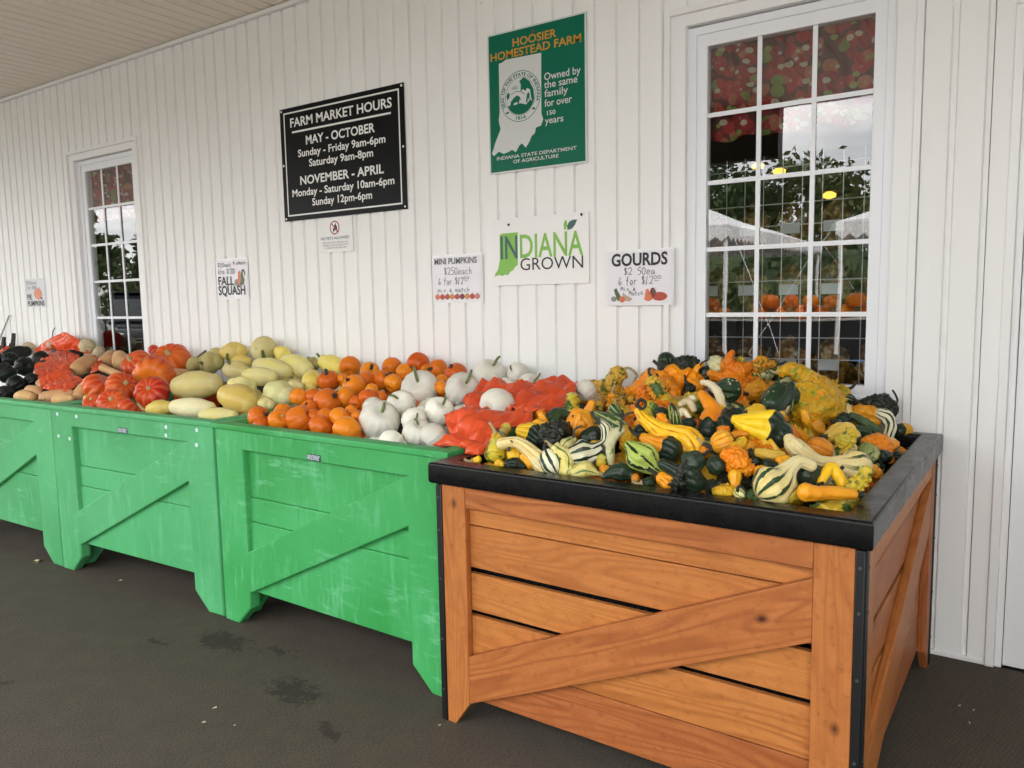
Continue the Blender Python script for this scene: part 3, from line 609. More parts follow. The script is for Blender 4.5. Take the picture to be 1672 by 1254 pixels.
pic(s, [('orange', ell(X(-6.45), Zs(1.395), .062, .043, 22)), ('amber', ell(X(-6.478), Zs(1.385), .018, .02)), ('maroon', [(X(-6.43), Zs(1.355)), (X(-6.38), Zs(1.352)), (X(-6.395), Zs(1.375))]), ('maroon', [(X(-6.422), Zs(1.435)), (X(-6.414), Zs(1.435)), (X(-6.416), Zs(1.45))])])

# chain hooked on a nail
ch = MB(); a, b = Vector((-6.92, -.022, 1.222)), Vector((-7.30, -.03, .84)); n = 26
for i in range(n):
    c = a.lerp(b, (i + .5) / n); d = (b - a).normalized(); side = Vector((0, -1, 0)) if i % 2 else d.cross(Vector((0, -1, 0))).normalized(); pts = []
    for k in range(13):
        q = 2 * pi * k / 12; pts.append(c + d * .0145 * cos(q) + side * .006 * sin(q))
    ch.tube(pts, .0018, 6, False)
ch.tube([(-6.92, 0, 1.225), (-6.92, -.03, 1.225), (-6.905, -.034, 1.228)], .002, 6)
tag(link('chain', ch.mesh(40), plain('dark chain steel', (.05, .045, .04), .5, .6)), 'thin dark chain hooked on a nail in the white siding', 'chain')
ROUND=[
('orange', [-2.9812, -0.1023, 0.9476], 0.0568, [-0.427, 0.68, 0.595], None, 'topmost small orange pumpkin beside the yellow squash, leaning on the wall', None, None, 0),
('orange', [-2.7387, -0.4814, 0.9169], 0.0528, [0.102, -0.445, 0.89], [-0.0047, 0.0006, 0.0289], 'small orange pumpkin with upright black stem touching the upright yellow squash', None, None, 1),
('orange', [-2.6361, -0.7474, 0.8752], 0.0456, [-0.039, -0.438, -0.898], [-0.0057, 0.0003, 0.0318], 'orange mini pumpkin with dark hooked stem resting against the pale green squash', None, None, 1),
('orange', [-2.6903, -0.4436, 0.9209], 0.0326, [-0.032, 0.806, 0.591], None, 'small orange pumpkin mostly hidden behind the one with the upright black stem', None, None, 0),
('orange', [-2.5142, -0.5402, 0.9091], 0.0531, [-0.147, -0.644, 0.75], [-0.0112, -0.0066, 0.0068], 'smooth round orange pumpkin in the upper middle of the orange pile', None, None, 1),
('orange', [-2.5356, -0.4465, 0.9209], 0.046, [-0.598, -0.63, 0.495], [-0.0049, -0.0021, 0.0088], 'orange mini pumpkin with pale cut stem end near the top of the pile', None, None, 1),
('orange', [-2.7157, -0.2306, 0.9396], 0.0495, [0.795, -0.486, 0.363], [0.0012, 0.0043, 0.0266], 'orange mini pumpkin by the wall with short black upright stem', None, None, 1),
('orange', [-2.477, -0.397, 0.9253], 0.0461, [0.818, 0.041, 0.574], [0.0219, 0.0163, 0.0129], 'orange mini pumpkin whose black stem points right, upper right of the pile', None, None, 1),
('orange', [-2.3541, -0.4559, 0.9197], 0.0446, [0.164, 0.789, 0.591], None, 'small orange pumpkin touching the left side of the tallest-stemmed white pumpkin', None, None, 0),
('orange', [-2.6878, -0.099, 0.9515], 0.053, [0.962, 0.222, -0.157], [0.0116, 0.0099, 0.016], 'rounded orange mini pumpkin third along the wall row', None, None, 1),
('orange', [-2.5065, -0.2064, 0.9415], 0.0446, [0.571, 0.548, 0.611], None, 'flattish orange mini pumpkin just behind the large front white pumpkin', None, None, 0),
('orange', [-2.5131, -0.0999, 0.9755], 0.057, [-0.039, 0.805, 0.591], None, 'highest orange mini pumpkin against the white wall siding', None, None, 0),
('orange', [-2.4832, -0.0974, 0.9523], 0.0379, [0.533, 0.592, 0.604], None, 'orange mini pumpkin peeking out above the large white pumpkin crown', None, None, 0),
('orange', [-2.3889, -0.097, 0.954], 0.0486, [-0.465, -0.88, 0.098], [-0.0206, -0.0141, -0.0024], 'round orange pumpkin with dark stem pointing left, right end of the pile', None, None, 1),
('orange', [-2.2155, -0.1808, 0.943], 0.0536, [-0.264, -0.564, 0.782], [-0.0031, 0.0004, 0.019], 'orange pumpkin at the far right end, stem upright at its left', None, None, 1),
('orange', [-2.0645, -0.4752, 0.9171], 0.0325, [0.615, 0.48, 0.625], None, 'orange pumpkin wedged low between two large white pumpkins', None, None, 0),
('orange', [-2.4055, -0.7081, 0.8833], 0.0488, [-0.467, -0.513, 0.72], [-0.0054, -0.0028, 0.0063], 'orange mini pumpkin in the middle of the pile behind the big one', None, None, 1),
('orange', [-2.5695, -0.7264, 0.8796], 0.0366, [-0.608, 0.494, 0.622], None, 'small orange pumpkin half hidden left of the pile centre', None, None, 0),
('orange', [-2.4308, -0.7802, 0.8686], 0.0591, [0.805, 0.183, 0.565], [0.0079, 0.0075, 0.0168], 'largest orange mini pumpkin, dark chunky stem pointing up to the right', None, None, 1),
('orange', [-2.4563, -0.8577, 0.8509], 0.038, [0.09, -0.713, 0.696], [0.0046, 0.0042, 0.0089], 'orange mini pumpkin in shade beneath the hooked-stem pumpkin', None, None, 1),
('orange', [-2.2521, -0.7218, 0.8811], 0.0474, [0.293, -0.928, -0.229], [0.0032, 0.0029, 0.0059], 'orange mini pumpkin directly left of the hook-stemmed white pumpkin', None, None, 1),
('orange', [-2.2242, -0.673, 0.8892], 0.0306, [0.573, 0.546, 0.612], None, 'orange mini pumpkin squeezed behind the hook-stemmed white pumpkin', None, None, 0),
('orange', [-2.2874, -0.7561, 0.8741], 0.0303, [-0.353, 0.724, 0.593], None, 'orange mini pumpkin glimpsed in the gap right of the largest one', None, None, 0),
('orange', [-2.2115, -0.9185, 0.8351], 0.0465, [0.486, 0.636, 0.599], None, 'dusty orange pumpkin low in the pile with no stem showing', None, None, 0),
('orange', [-2.2139, -0.8549, 0.8524], 0.0303, [0.452, 0.663, 0.597], None, 'orange mini pumpkin seen in the gap above the dusty one', None, None, 0),
('orange', [-2.1488, -0.8902, 0.8424], 0.0267, [0.383, -0.675, -0.631], [-0.0006, -0.0015, -0.0084], 'orange mini pumpkin touching the left side of the big front white pumpkin', None, None, 1),
('orange', [-2.3035, -0.9122, 0.8365], 0.0334, [-0.612, 0.485, 0.624], None, 'shaded orange mini pumpkin under the largest one', None, None, 0),
('orange', [-2.3549, -0.9227, 0.8344], 0.0306, [0.013, 0.806, 0.591], None, 'shaded orange mini pumpkin behind the front left trio', None, None, 0),
('orange', [-2.3973, -0.9572, 0.8244], 0.0562, [0.816, 0.316, 0.483], [0.0188, 0.0141, 0.0111], 'big orange mini pumpkin in the front row, dark stem aimed right', None, None, 1),
('orange', [-2.5465, -0.9153, 0.8355], 0.0393, [-0.595, 0.514, 0.618], None, 'orange mini pumpkin in the second row above the pale-stemmed one', None, None, 0),
('orange', [-2.4946, -0.9798, 0.8165], 0.0469, [0.829, -0.23, 0.51], [0.0025, 0.003, 0.0105], 'front row orange pumpkin with a short pale stem on top', None, None, 1),
('orange', [-2.6251, -0.975, 0.8187], 0.0493, [0.832, 0.322, 0.451], [0.0174, 0.0119, 0.002], 'leftmost orange mini pumpkin by the green bin corner, black stem sideways', None, None, 1),
('orange', [-2.5455, -1.0306, 0.8004], 0.0308, [-0.542, 0.582, 0.606], None, 'orange mini pumpkin tucked low under the leftmost one', None, None, 0),
('orange', [-2.2437, -0.9914, 0.8134], 0.0471, [0.633, 0.442, 0.635], None, 'flattened orange mini pumpkin at the front bin edge, no stem showing', None, None, 0),
('orange', [-2.0942, -0.9982, 0.8103], 0.0554, [0.123, 0.797, 0.591], None, 'orange front-edge pumpkin beside the big white pumpkin, smooth side outward', None, None, 0),
('orange', [-2.3624, -0.5846, 0.9034], 0.03, [-0.108, 0.799, 0.591], None, 'orange mini pumpkin showing only its crown in the pile centre', None, None, 0),
('orange', [-2.1637, -0.3463, 0.9304], 0.0287, [0.521, 0.605, 0.603], None, 'orange mini pumpkin deep in the gap below the far right pair', None, None, 0),
('white', [-2.1563, -0.5082, 0.9136], 0.0812, [0.419, -0.707, 0.569], [-0.0188, -0.0032, 0.0717], 'large white pumpkin with tall straight green stem amid orange pumpkins', None, None, 1),
('white', [-2.0554, -0.7408, 0.877], 0.0602, [0.363, -0.608, 0.706], [-0.0368, -0.0225, 0.0169], 'white pumpkin with a hooked green stem bent to the left', None, None, 1),
('white', [-2.0208, -0.9017, 0.8394], 0.0771, [0.64, -0.397, 0.658], [0.0059, 0.0093, 0.0409], 'biggest white pumpkin at the front edge with deep ribs and pale stem', None, None, 1),
('white', [-2.1481, -0.7995, 0.8652], 0.0452, [0.057, 0.804, 0.591], None, 'white pumpkin half hidden behind the biggest front one', None, None, 0),
('white', [-1.83, -0.7796, 0.8693], 0.0582, [0.645, -0.212, 0.734], [0.0074, 0.0099, 0.038], 'smooth white pumpkin left of the red bag, curved green stem upright', None, None, 1),
('white', [-1.9409, -0.4894, 0.9159], 0.0738, [0.706, -0.45, 0.547], [0.0174, 0.0194, 0.0597], 'broad ribbed white pumpkin with twin-looking pale green stem', None, None, 1),
('white', [-1.8704, -0.8774, 0.8468], 0.0485, [0.798, -0.591, 0.117], [0.001, 0.0042, 0.0267], 'small white pumpkin behind the two front edge ones', None, None, 1),
('white', [-1.7802, -0.9657, 0.8207], 0.0547, [0.428, -0.221, 0.877], [-0.014, -0.006, 0.0259], 'white pumpkin in the front row with a bent green stem', None, None, 1),
('white', [-1.684, -0.9894, 0.8133], 0.0552, [0.319, 0.74, 0.592], None, 'pinkish white pumpkin at the front edge touching the red bag', None, None, 0),
('white', [-1.8302, -1.0461, 0.7945], 0.0468, [0.171, 0.788, 0.591], None, 'white pumpkin sunk low behind the green bin rim', None, None, 0),
('white', [-2.0468, -0.145, 0.9448], 0.0776, [0.467, -0.128, 0.875], [0.0257, 0.0232, 0.0459], 'tallest white pumpkin by the wall with thick curved green stem', None, None, 1),
('white', [-1.9276, -0.0984, 0.9498], 0.0504, [-0.344, -0.898, 0.273], [-0.008, -0.0014, 0.0298], 'white pumpkin by the wall with a withered brown blossom end', None, None, 1),
('white', [-1.7863, -0.4041, 0.9247], 0.0421, [0.192, -0.784, 0.59], [-0.0179, -0.0108, 0.0094], 'white pumpkin peeking over the red bag with brown curled stem', None, None, 1),
('white', [-1.7062, -0.3449, 0.9302], 0.0512, [0.833, -0.387, 0.396], [0.0233, 0.0206, 0.0384], 'flat white pumpkin behind the red bag with long pale stem', None, None, 1),
('white', [-1.6139, -0.7113, 0.8961], 0.066, [-0.128, -0.985, -0.12], [-0.0091, -0.0055, 0.0045], 'white pumpkin lying in the open red plastic bag', None, None, 1),
('white', [-1.427, -0.3762, 0.9273], 0.0432, [0.382, 0.708, 0.594], None, 'pale white pumpkin right of the red bag, against the wall', None, None, 0),
('white', [-1.9125, -0.7867, 0.8671], 0.0234, [-0.442, 0.67, 0.596], None, 'white pumpkin glimpsed in the gap between larger ones', None, None, 0),
('red', [-4.4428, -0.191, 0.9425], 0.1204, [0.426, -0.546, 0.722], [-0.0122, -0.0058, 0.0184], 'largest red squash on top with a thick tan stem', None, None, 1),
('red', [-4.7532, -0.0987, 0.9797], 0.0594, [0.416, 0.688, 0.595], None, 'orange-red squash peeking out behind the largest red one', None, None, 0),
('red', [-4.5193, -0.3749, 0.9281], 0.0992, [0.087, -0.756, 0.649], [-0.0125, -0.0059, 0.0189], 'orange-red squash leaning right beside the butternut', None, None, 1),
('red', [-3.9756, -0.5952, 0.9018], 0.1144, [-0.578, 0.805, 0.13], None, 'wide red squash under the largest one, pale seams on its side', None, None, 1),
('red', [-3.6067, -0.8384, 0.8559], 0.0876, [0.428, -0.701, 0.571], [-0.0003, 0.0008, 0.0076], 'round red squash with its stem end facing out', None, None, 1),
('red', [-3.9354, -0.8057, 0.8638], 0.0835, [0.868, -0.107, 0.485], [0.0128, 0.0101, 0.0117], 'red and orange squash in the middle of the red group', None, None, 1),
('red', [-4.1005, -0.8399, 0.8554], 0.0848, [0.643, 0.415, 0.643], None, 'deeply ribbed red squash with orange underside, left of group', None, None, 0),
('red', [-3.843, -1.0077, 0.8087], 0.0548, [0.32, -0.631, 0.706], [0.0025, 0.0036, 0.0151], 'small orange-red squash at the bin edge with stubby stem', None, None, 1),
('red', [-3.698, -0.9872, 0.8148], 0.0763, [0.614, -0.585, 0.53], [-0.0005, 0.0011, 0.0112], 'bright red squash in the front row with pale stem tip', None, None, 1),
('red', [-3.5108, -1.0182, 0.804], 0.055, [0.41, 0.692, 0.595], None, 'deep red squash low at the bin edge', None, None, 0),
('acorn', [-5.4848, -0.5744, 0.9046], 0.0643, [0.968, -0.226, 0.109], [0.0174, 0.0137, 0.0159], 'black acorn squash with deep ribs facing sideways', None, None, 1),
('acorn', [-5.4118, -0.7273, 0.8796], 0.066, [0.149, 0.792, 0.591], None, 'black acorn squash at the picture edge, deeply shaded', None, None, 0),
('acorn', [-4.9027, -0.8848, 0.8441], 0.0557, [0.128, 0.796, 0.591], None, 'black ribbed squash above the butternuts at the bin edge', None, None, 0),
('acorn', [-4.7853, -1.0043, 0.8098], 0.0444, [0.628, 0.454, 0.632], None, 'greyish black acorn squash at the bin front edge', None, None, 0),
('acorn', [-4.8826, -0.8109, 0.8622], 0.0416, [-0.577, -0.729, -0.368], [-0.0036, -0.0037, -0.0096], 'black squash beside the crumpled red bag', None, None, 1),
('acorn', [-5.7138, -0.3614, 0.9292], 0.0606, [0.412, 0.69, 0.595], None, 'black acorn squash behind the crumpled red bag', None, None, 0),
('acorn', [-5.313, -0.5361, 0.9097], 0.0404, [-0.144, 0.793, 0.591], None, 'small black acorn squash wedged against the red bag', None, None, 0),
('acorn', [-6.1643, -0.466, 0.9186], 0.0654, [0.601, 0.504, 0.62], None, 'black squash under the red bag at the far left', None, None, 0),
('acorn', [-6.0536, -0.4154, 0.9239], 0.0533, [-0.602, 0.504, 0.62], None, 'black acorn squash under the long black one', None, None, 0),
('buff', [-6.4517, -0.0993, 0.9737], 0.0566, [-0.26, 0.763, 0.592], None, 'pale buff pumpkin against the wall behind the black squash', None, None, 0),
('buff', [-5.6034, -0.098, 1.0079], 0.0563, [0.903, -0.409, -0.13], [0.04, 0.0251, -0.0127], 'pale buff pumpkin beside the window behind the red bag', None, None, 1),
('buff', [-5.4524, -0.0994, 0.9639], 0.0526, [-0.607, -0.639, 0.473], [0.0087, 0.0088, 0.023], 'greyish buff pumpkin below the window, long brown stem curling over it', None, None, 1),
('buff', [-6.0827, -0.0989, 1.012], 0.0435, [0.101, -0.248, 0.964], [0.0123, 0.0219, 0.1046], 'buff pumpkin behind the red bag with a tall upright stem', None, None, 1)]
SPINE=[
('squash', [[-6.4761, -0.2521, 0.9291, 0.0419], [-6.459, -0.2253, 0.9355, 0.0548], [-6.4417, -0.1984, 0.9419, 0.0584], [-6.4261, -0.1707, 0.9483, 0.055], [-6.4061, -0.1448, 0.9549, 0.0422]], 'acorn', None, 'long black squash lying on top of the black pile', 9, {}),
('squash', [[-6.0371, -0.1146, 0.9548, 0.0267], [-6.0183, -0.107, 0.9532, 0.0348], [-5.9996, -0.0995, 0.9516, 0.037], [-5.9817, -0.0916, 0.95, 0.0348], [-5.9629, -0.0841, 0.9484, 0.0266]], 'acorn', None, 'black squash showing between the two red bags, left one', 9, {}),
('squash', [[-5.8072, -0.1157, 0.9539, 0.0261], [-5.7898, -0.1082, 0.9508, 0.0341], [-5.7707, -0.1016, 0.9478, 0.0362], [-5.7483, -0.0967, 0.945, 0.034], [-5.7252, -0.0922, 0.9423, 0.026]], 'acorn', None, 'black squash showing between the two red bags, right one', 9, {}),
('squash', [[-3.5258, -0.7387, 0.8796, 0.0527], [-3.4899, -0.7167, 0.8826, 0.0688], [-3.4549, -0.6941, 0.8856, 0.0732], [-3.4191, -0.6721, 0.8886, 0.0687], [-3.3841, -0.6495, 0.8915, 0.0526]], 'spag', [[-3.3853, -0.6644, 0.8762], [-3.3547, -0.6447, 0.8705]], 'biggest spaghetti squash lying level beside the red squash', None, {}),
('squash', [[-3.0093, -0.8377, 0.8745, 0.0506], [-2.9783, -0.8325, 0.8666, 0.0658], [-2.9474, -0.8273, 0.8587, 0.0698], [-2.9176, -0.8217, 0.8509, 0.0654], [-2.8878, -0.8161, 0.843, 0.0499]], 'spagy', None, 'plump yellow spaghetti squash sloping to the right in front', None, {}),
('squash', [[-3.183, -0.9853, 0.8294, 0.0342], [-3.1447, -0.9696, 0.8272, 0.0445], [-3.1074, -0.9535, 0.8248, 0.0472], [-3.0694, -0.938, 0.8226, 0.0443], [-3.0325, -0.922, 0.8203, 0.0339]], 'spagc', None, 'creamy white spaghetti squash at the bin front edge', None, {}),
('squash', [[-3.3359, -1.0092, 0.8098, 0.0309], [-3.3202, -0.9996, 0.8121, 0.0404], [-3.3045, -0.99, 0.8144, 0.043], [-3.2897, -0.9798, 0.8166, 0.0404], [-3.2739, -0.9701, 0.8189, 0.0309]], 'spagy', [[-3.344, -1.027, 0.8079], [-3.361, -1.0375, 0.8149], [-3.3817, -1.0478, 0.8419]], 'yellow end of a spaghetti squash with dried stem on its left', None, {}),
('squash', [[-2.9247, -1.024, 0.8123, 0.0262], [-2.8948, -1.01, 0.8124, 0.0341], [-2.8649, -0.996, 0.8126, 0.0362], [-2.836, -0.9815, 0.8126, 0.034], [-2.8071, -0.9669, 0.8126, 0.026]], 'spag', None, 'pale spaghetti squash sunk at the bin front edge', None, {}),
('squash', [[-3.1637, -0.6907, 0.9012, 0.0343], [-3.1543, -0.6752, 0.8966, 0.0449], [-3.1447, -0.6598, 0.892, 0.0479], [-3.1359, -0.6436, 0.8873, 0.0451], [-3.1271, -0.6274, 0.8826, 0.0347]], 'spag', None, 'pale spaghetti squash with a dark blossom scar', None, {}),
('squash', [[-3.3077, -0.4963, 0.9216, 0.0355], [-3.2762, -0.484, 0.9196, 0.0462], [-3.2449, -0.4717, 0.9175, 0.0491], [-3.2136, -0.4595, 0.9155, 0.0461], [-3.1824, -0.4474, 0.9135, 0.0352]], 'spag', None, 'spaghetti squash in the middle with green streaks', None, {}),
('squash', [[-3.4658, -0.2983, 0.9504, 0.0423], [-3.4181, -0.2939, 0.9428, 0.0549], [-3.3723, -0.2884, 0.9351, 0.0581], [-3.3268, -0.2831, 0.9275, 0.0544], [-3.2831, -0.2767, 0.9198, 0.0415]], 'spag', [[-3.2503, -0.2714, 0.8848], [-3.241, -0.2641, 0.8923]], 'long pale spaghetti squash in the upper middle', None, {}),
('squash', [[-2.8317, -0.7299, 0.8908, 0.0457], [-2.8128, -0.7289, 0.8852, 0.0595], [-2.7947, -0.7272, 0.8795, 0.0631], [-2.7766, -0.7255, 0.8738, 0.0592], [-2.7586, -0.7239, 0.8682, 0.0452]], 'spagg', None, 'pale green spaghetti squash beside the orange pumpkins', None, {}),
('squash', [[-2.7484, -0.8566, 0.8561, 0.0228], [-2.7384, -0.8537, 0.8547, 0.0297], [-2.7283, -0.8508, 0.8534, 0.0316], [-2.7191, -0.8472, 0.8519, 0.0297], [-2.7091, -0.8443, 0.8505, 0.0227]], 'spag', None, 'small spaghetti squash under the pale green one', None, {}),
('squash', [[-2.8051, -0.5377, 0.891, 0.0327], [-2.8143, -0.5243, 0.9021, 0.0429], [-2.8243, -0.5102, 0.9132, 0.0458], [-2.8359, -0.4947, 0.9243, 0.0433], [-2.8481, -0.4784, 0.9353, 0.0333]], 'spagy', None, 'upright yellow spaghetti squash touching the orange pumpkins', None, {}),
('squash', [[-3.3825, -0.187, 0.9575, 0.0473], [-3.3422, -0.1876, 0.95, 0.0615], [-3.3029, -0.1877, 0.9425, 0.0651], [-3.2647, -0.1873, 0.9351, 0.0609], [-3.2282, -0.1856, 0.9275, 0.0464]], 'spag', [[-3.2288, -0.1973, 0.9339], [-3.2561, -0.212, 0.9618], [-3.2663, -0.2177, 0.9698]], 'spaghetti squash with green stem lying across its side', None, {}),
('squash', [[-3.6378, -0.1344, 1.0017, 0.0554], [-3.6572, -0.1157, 1.0119, 0.0727], [-3.6631, -0.1077, 1.0232, 0.0777], [-3.6643, -0.1035, 1.0349, 0.0735], [-3.6813, -0.0866, 1.0456, 0.0566]], 'spag', [[-3.6001, -0.1614, 0.9723], [-3.588, -0.1746, 0.9943], [-3.5763, -0.1871, 1.0242]], 'round spaghetti squash on the very top, stem toward viewer', None, {}),
('squash', [[-3.9917, -0.1164, 0.9986, 0.0441], [-3.9702, -0.1078, 1.0004, 0.0575], [-3.9488, -0.0993, 1.0021, 0.0612], [-3.9282, -0.0902, 1.0038, 0.0574], [-3.9069, -0.0817, 1.0055, 0.0439]], 'spagy', [[-3.9551, -0.1331, 0.9606], [-3.9371, -0.1554, 0.9757], [-3.9295, -0.1596, 0.9978]], 'yellow spaghetti squash near the top left of the pile', None, {}),
('squash', [[-3.924, -0.1163, 0.9577, 0.025], [-3.9013, -0.1076, 0.9546, 0.0326], [-3.8795, -0.0982, 0.9514, 0.0347], [-3.8568, -0.0895, 0.9483, 0.0326], [-3.8334, -0.0815, 0.9453, 0.0249]], 'spagy', [[-3.825, -0.0893, 0.935], [-3.8079, -0.0756, 0.9517]], 'small yellow spaghetti squash between two larger ones', None, {}),
('squash', [[-3.5942, -0.3964, 0.9319, 0.0388], [-3.5715, -0.39, 0.9293, 0.0505], [-3.5488, -0.3836, 0.9268, 0.0537], [-3.5253, -0.3778, 0.9243, 0.0503], [-3.5028, -0.3715, 0.9217, 0.0385]], 'spag', [[-3.5542, -0.4142, 0.9607], [-3.563, -0.429, 0.9852]], 'spaghetti squash with star-shaped stem on its crown', None, {}),
('squash', [[-4.0791, -0.2128, 0.9399, 0.0489], [-4.0649, -0.202, 0.941, 0.0639], [-4.0517, -0.1906, 0.9421, 0.068], [-4.0375, -0.1797, 0.9433, 0.0639], [-4.0233, -0.1689, 0.9445, 0.049]], 'spagd', [[-4.0407, -0.2475, 0.9408], [-4.0376, -0.2684, 0.9511]], 'dull olive spaghetti squash with a blemish by the wall', None, {}),
('squash', [[-4.095, -0.2859, 0.9259, 0.0322], [-4.0993, -0.2735, 0.9316, 0.0422], [-4.1045, -0.2605, 0.9373, 0.045], [-4.1096, -0.2474, 0.943, 0.0425], [-4.1156, -0.2338, 0.9486, 0.0326]], 'spagd', [[-4.1049, -0.235, 0.9771], [-4.0669, -0.2046, 1.0151]], 'olive spaghetti squash in shade next to the largest red squash', None, {}),
('squash', [[-3.5337, -0.1054, 1.0136, 0.0328], [-3.5232, -0.1018, 1.0064, 0.0428], [-3.5126, -0.0981, 0.9991, 0.0456], [-3.5022, -0.0944, 0.9919, 0.0428], [-3.4917, -0.0908, 0.9847, 0.0328]], 'spagy', None, 'yellow spaghetti squash peeking out right of the topmost one', None, {}),
('squash', [[-3.1616, -0.114, 0.9681, 0.0387], [-3.1412, -0.1062, 0.9598, 0.0504], [-3.1208, -0.0984, 0.9515, 0.0536], [-3.0952, -0.0956, 0.9438, 0.0503], [-3.0638, -0.0985, 0.9367, 0.0383]], 'spagy', [[-3.1592, -0.1247, 0.9658], [-3.1768, -0.1329, 0.9936], [-3.1908, -0.1397, 1.0134]], 'yellow spaghetti squash by the wall with curved green stem', None, {}),
('squash', [[-3.2972, -0.1051, 0.9619, 0.029], [-3.2892, -0.1016, 0.957, 0.0378], [-3.2805, -0.0988, 0.9522, 0.0402], [-3.2718, -0.096, 0.9474, 0.0378], [-3.2562, -0.0994, 0.9433, 0.0289]], 'spagd', [[-3.2693, -0.0972, 0.9726], [-3.2934, -0.1112, 0.989]], 'olive spaghetti squash by the wall with twisted stems', None, {}),
('squash', [[-4.1496, -0.1126, 0.9754, 0.0321], [-4.1347, -0.1059, 0.978, 0.0419], [-4.1189, -0.0998, 0.9806, 0.0446], [-4.104, -0.0932, 0.9831, 0.0419], [-4.0891, -0.0865, 0.9856, 0.0321]], 'spagd', [[-4.1063, -0.1066, 1.0125], [-4.1355, -0.1272, 1.0043]], 'spaghetti squash by the wall, dark stem bent sideways', None, {}),
('squash', [[-2.8599, -0.6002, 0.907, 0.0187], [-2.8469, -0.5978, 0.9045, 0.0244], [-2.8339, -0.5955, 0.902, 0.0259], [-2.8217, -0.5925, 0.8993, 0.0243], [-2.8087, -0.5902, 0.8968, 0.0186]], 'spag', None, 'spaghetti squash showing only its end below the green-stemmed one', None, {}),
('butternut', [[-4.8577, -0.5541, 0.895, 0.0571], [-4.8977, -0.4956, 0.9249, 0.0517], [-4.9375, -0.4394, 0.9481, 0.0409]], 'butter', None, 'butternut squash lying across the crumpled red bag', None, {}),
('butternut', [[-4.5505, -1.0294, 0.8042, 0.0325], [-4.5257, -1.0151, 0.8085, 0.0369], [-4.48, -1.0027, 0.8028, 0.0269]], 'butter', None, 'leftmost butternut at the bin front edge', None, {}),
('butternut', [[-4.5843, -0.961, 0.8338, 0.0284], [-4.5393, -0.9522, 0.8259, 0.0329], [-4.5019, -0.9534, 0.8142, 0.0273]], 'butter', None, 'butternut just behind the leftmost front one', None, {}),
('butternut', [[-4.3196, -1.0057, 0.8097, 0.0351], [-4.2786, -0.9786, 0.8177, 0.0342], [-4.2267, -0.944, 0.8276, 0.0272], [-4.205, -0.929, 0.8315, 0.0198]], 'butter', [[-4.2952, -1.0383, 0.806], [-4.2955, -1.0629, 0.8045]], 'long butternut at the bin edge with a knobby stem', None, {}),
('butternut', [[-4.1735, -1.0182, 0.8062, 0.0301], [-4.1404, -0.9967, 0.812, 0.0309], [-4.1083, -0.9791, 0.8161, 0.0172]], 'butter', None, 'butternut at the bin edge with small brown speckles', None, {}),
('butternut', [[-5.0067, -0.2835, 0.9209, 0.0586], [-5.1075, -0.2026, 0.9562, 0.0416]], 'butter', [[-5.0987, -0.2058, 0.9789], [-5.0979, -0.2009, 1.0119]], 'upright butternut below the window with short stem', None, {}),
('butternut', [[-4.8531, -0.2871, 0.9204, 0.0506], [-4.9753, -0.2206, 0.9553, 0.0437]], 'butter', None, 'butternut behind the upright one, touching the red squash', None, {}),
('butternut', [[-4.1911, -0.8985, 0.8155, 0.0375], [-4.2036, -0.8496, 0.8542, 0.0379], [-4.2213, -0.7974, 0.8888, 0.028]], 'butter', [[-4.205, -0.795, 0.9164], [-4.1866, -0.7818, 0.9227]], 'butternut leaning beside the red squash, stem at top', None, {}),
('butternut', [[-4.5478, -0.5664, 0.9243, 0.0245], [-4.449, -0.568, 0.9059, 0.0213], [-4.353, -0.5642, 0.8873, 0.0192]], 'butter', None, 'slim butternut neck lying between bag and red squash', None, {}),
('butternut', [[-4.6769, -0.8593, 0.8565, 0.026], [-4.6416, -0.8634, 0.8443, 0.0235]], 'butter', None, 'butternut end poking from under the red bag', None, {}),
('butternut', [[-3.9731, -0.9688, 0.8202, 0.0211], [-3.95, -0.9512, 0.8259, 0.0127]], 'butter', None, 'butternut tip next to the small orange-red squash', None, {}),
('squash', [[-6.8536, -0.1179, 0.9604, 0.0216], [-6.835, -0.1084, 0.9602, 0.0282], [-6.8169, -0.0987, 0.9599, 0.0299], [-6.7983, -0.0892, 0.9597, 0.0281], [-6.7802, -0.0795, 0.9595, 0.0215]], 'acorn', [[-6.7691, -0.0807, 0.9863], [-6.766, -0.0717, 1.039], [-6.7654, -0.0649, 1.0884]], 'dark squash by the wall with a tall upright stem', None, {}),
('squash', [[-6.8913, -0.1333, 0.9472, 0.0216], [-6.8768, -0.125, 0.947, 0.0282], [-6.8627, -0.1166, 0.9468, 0.03], [-6.8482, -0.1083, 0.9466, 0.0282], [-6.8341, -0.0999, 0.9463, 0.0216]], 'acorn', [[-6.843, -0.1127, 0.9869], [-6.8447, -0.1087, 1.0266], [-6.8435, -0.1035, 1.0596]], 'dark squash at the picture edge with shorter upright stem', None, {}),
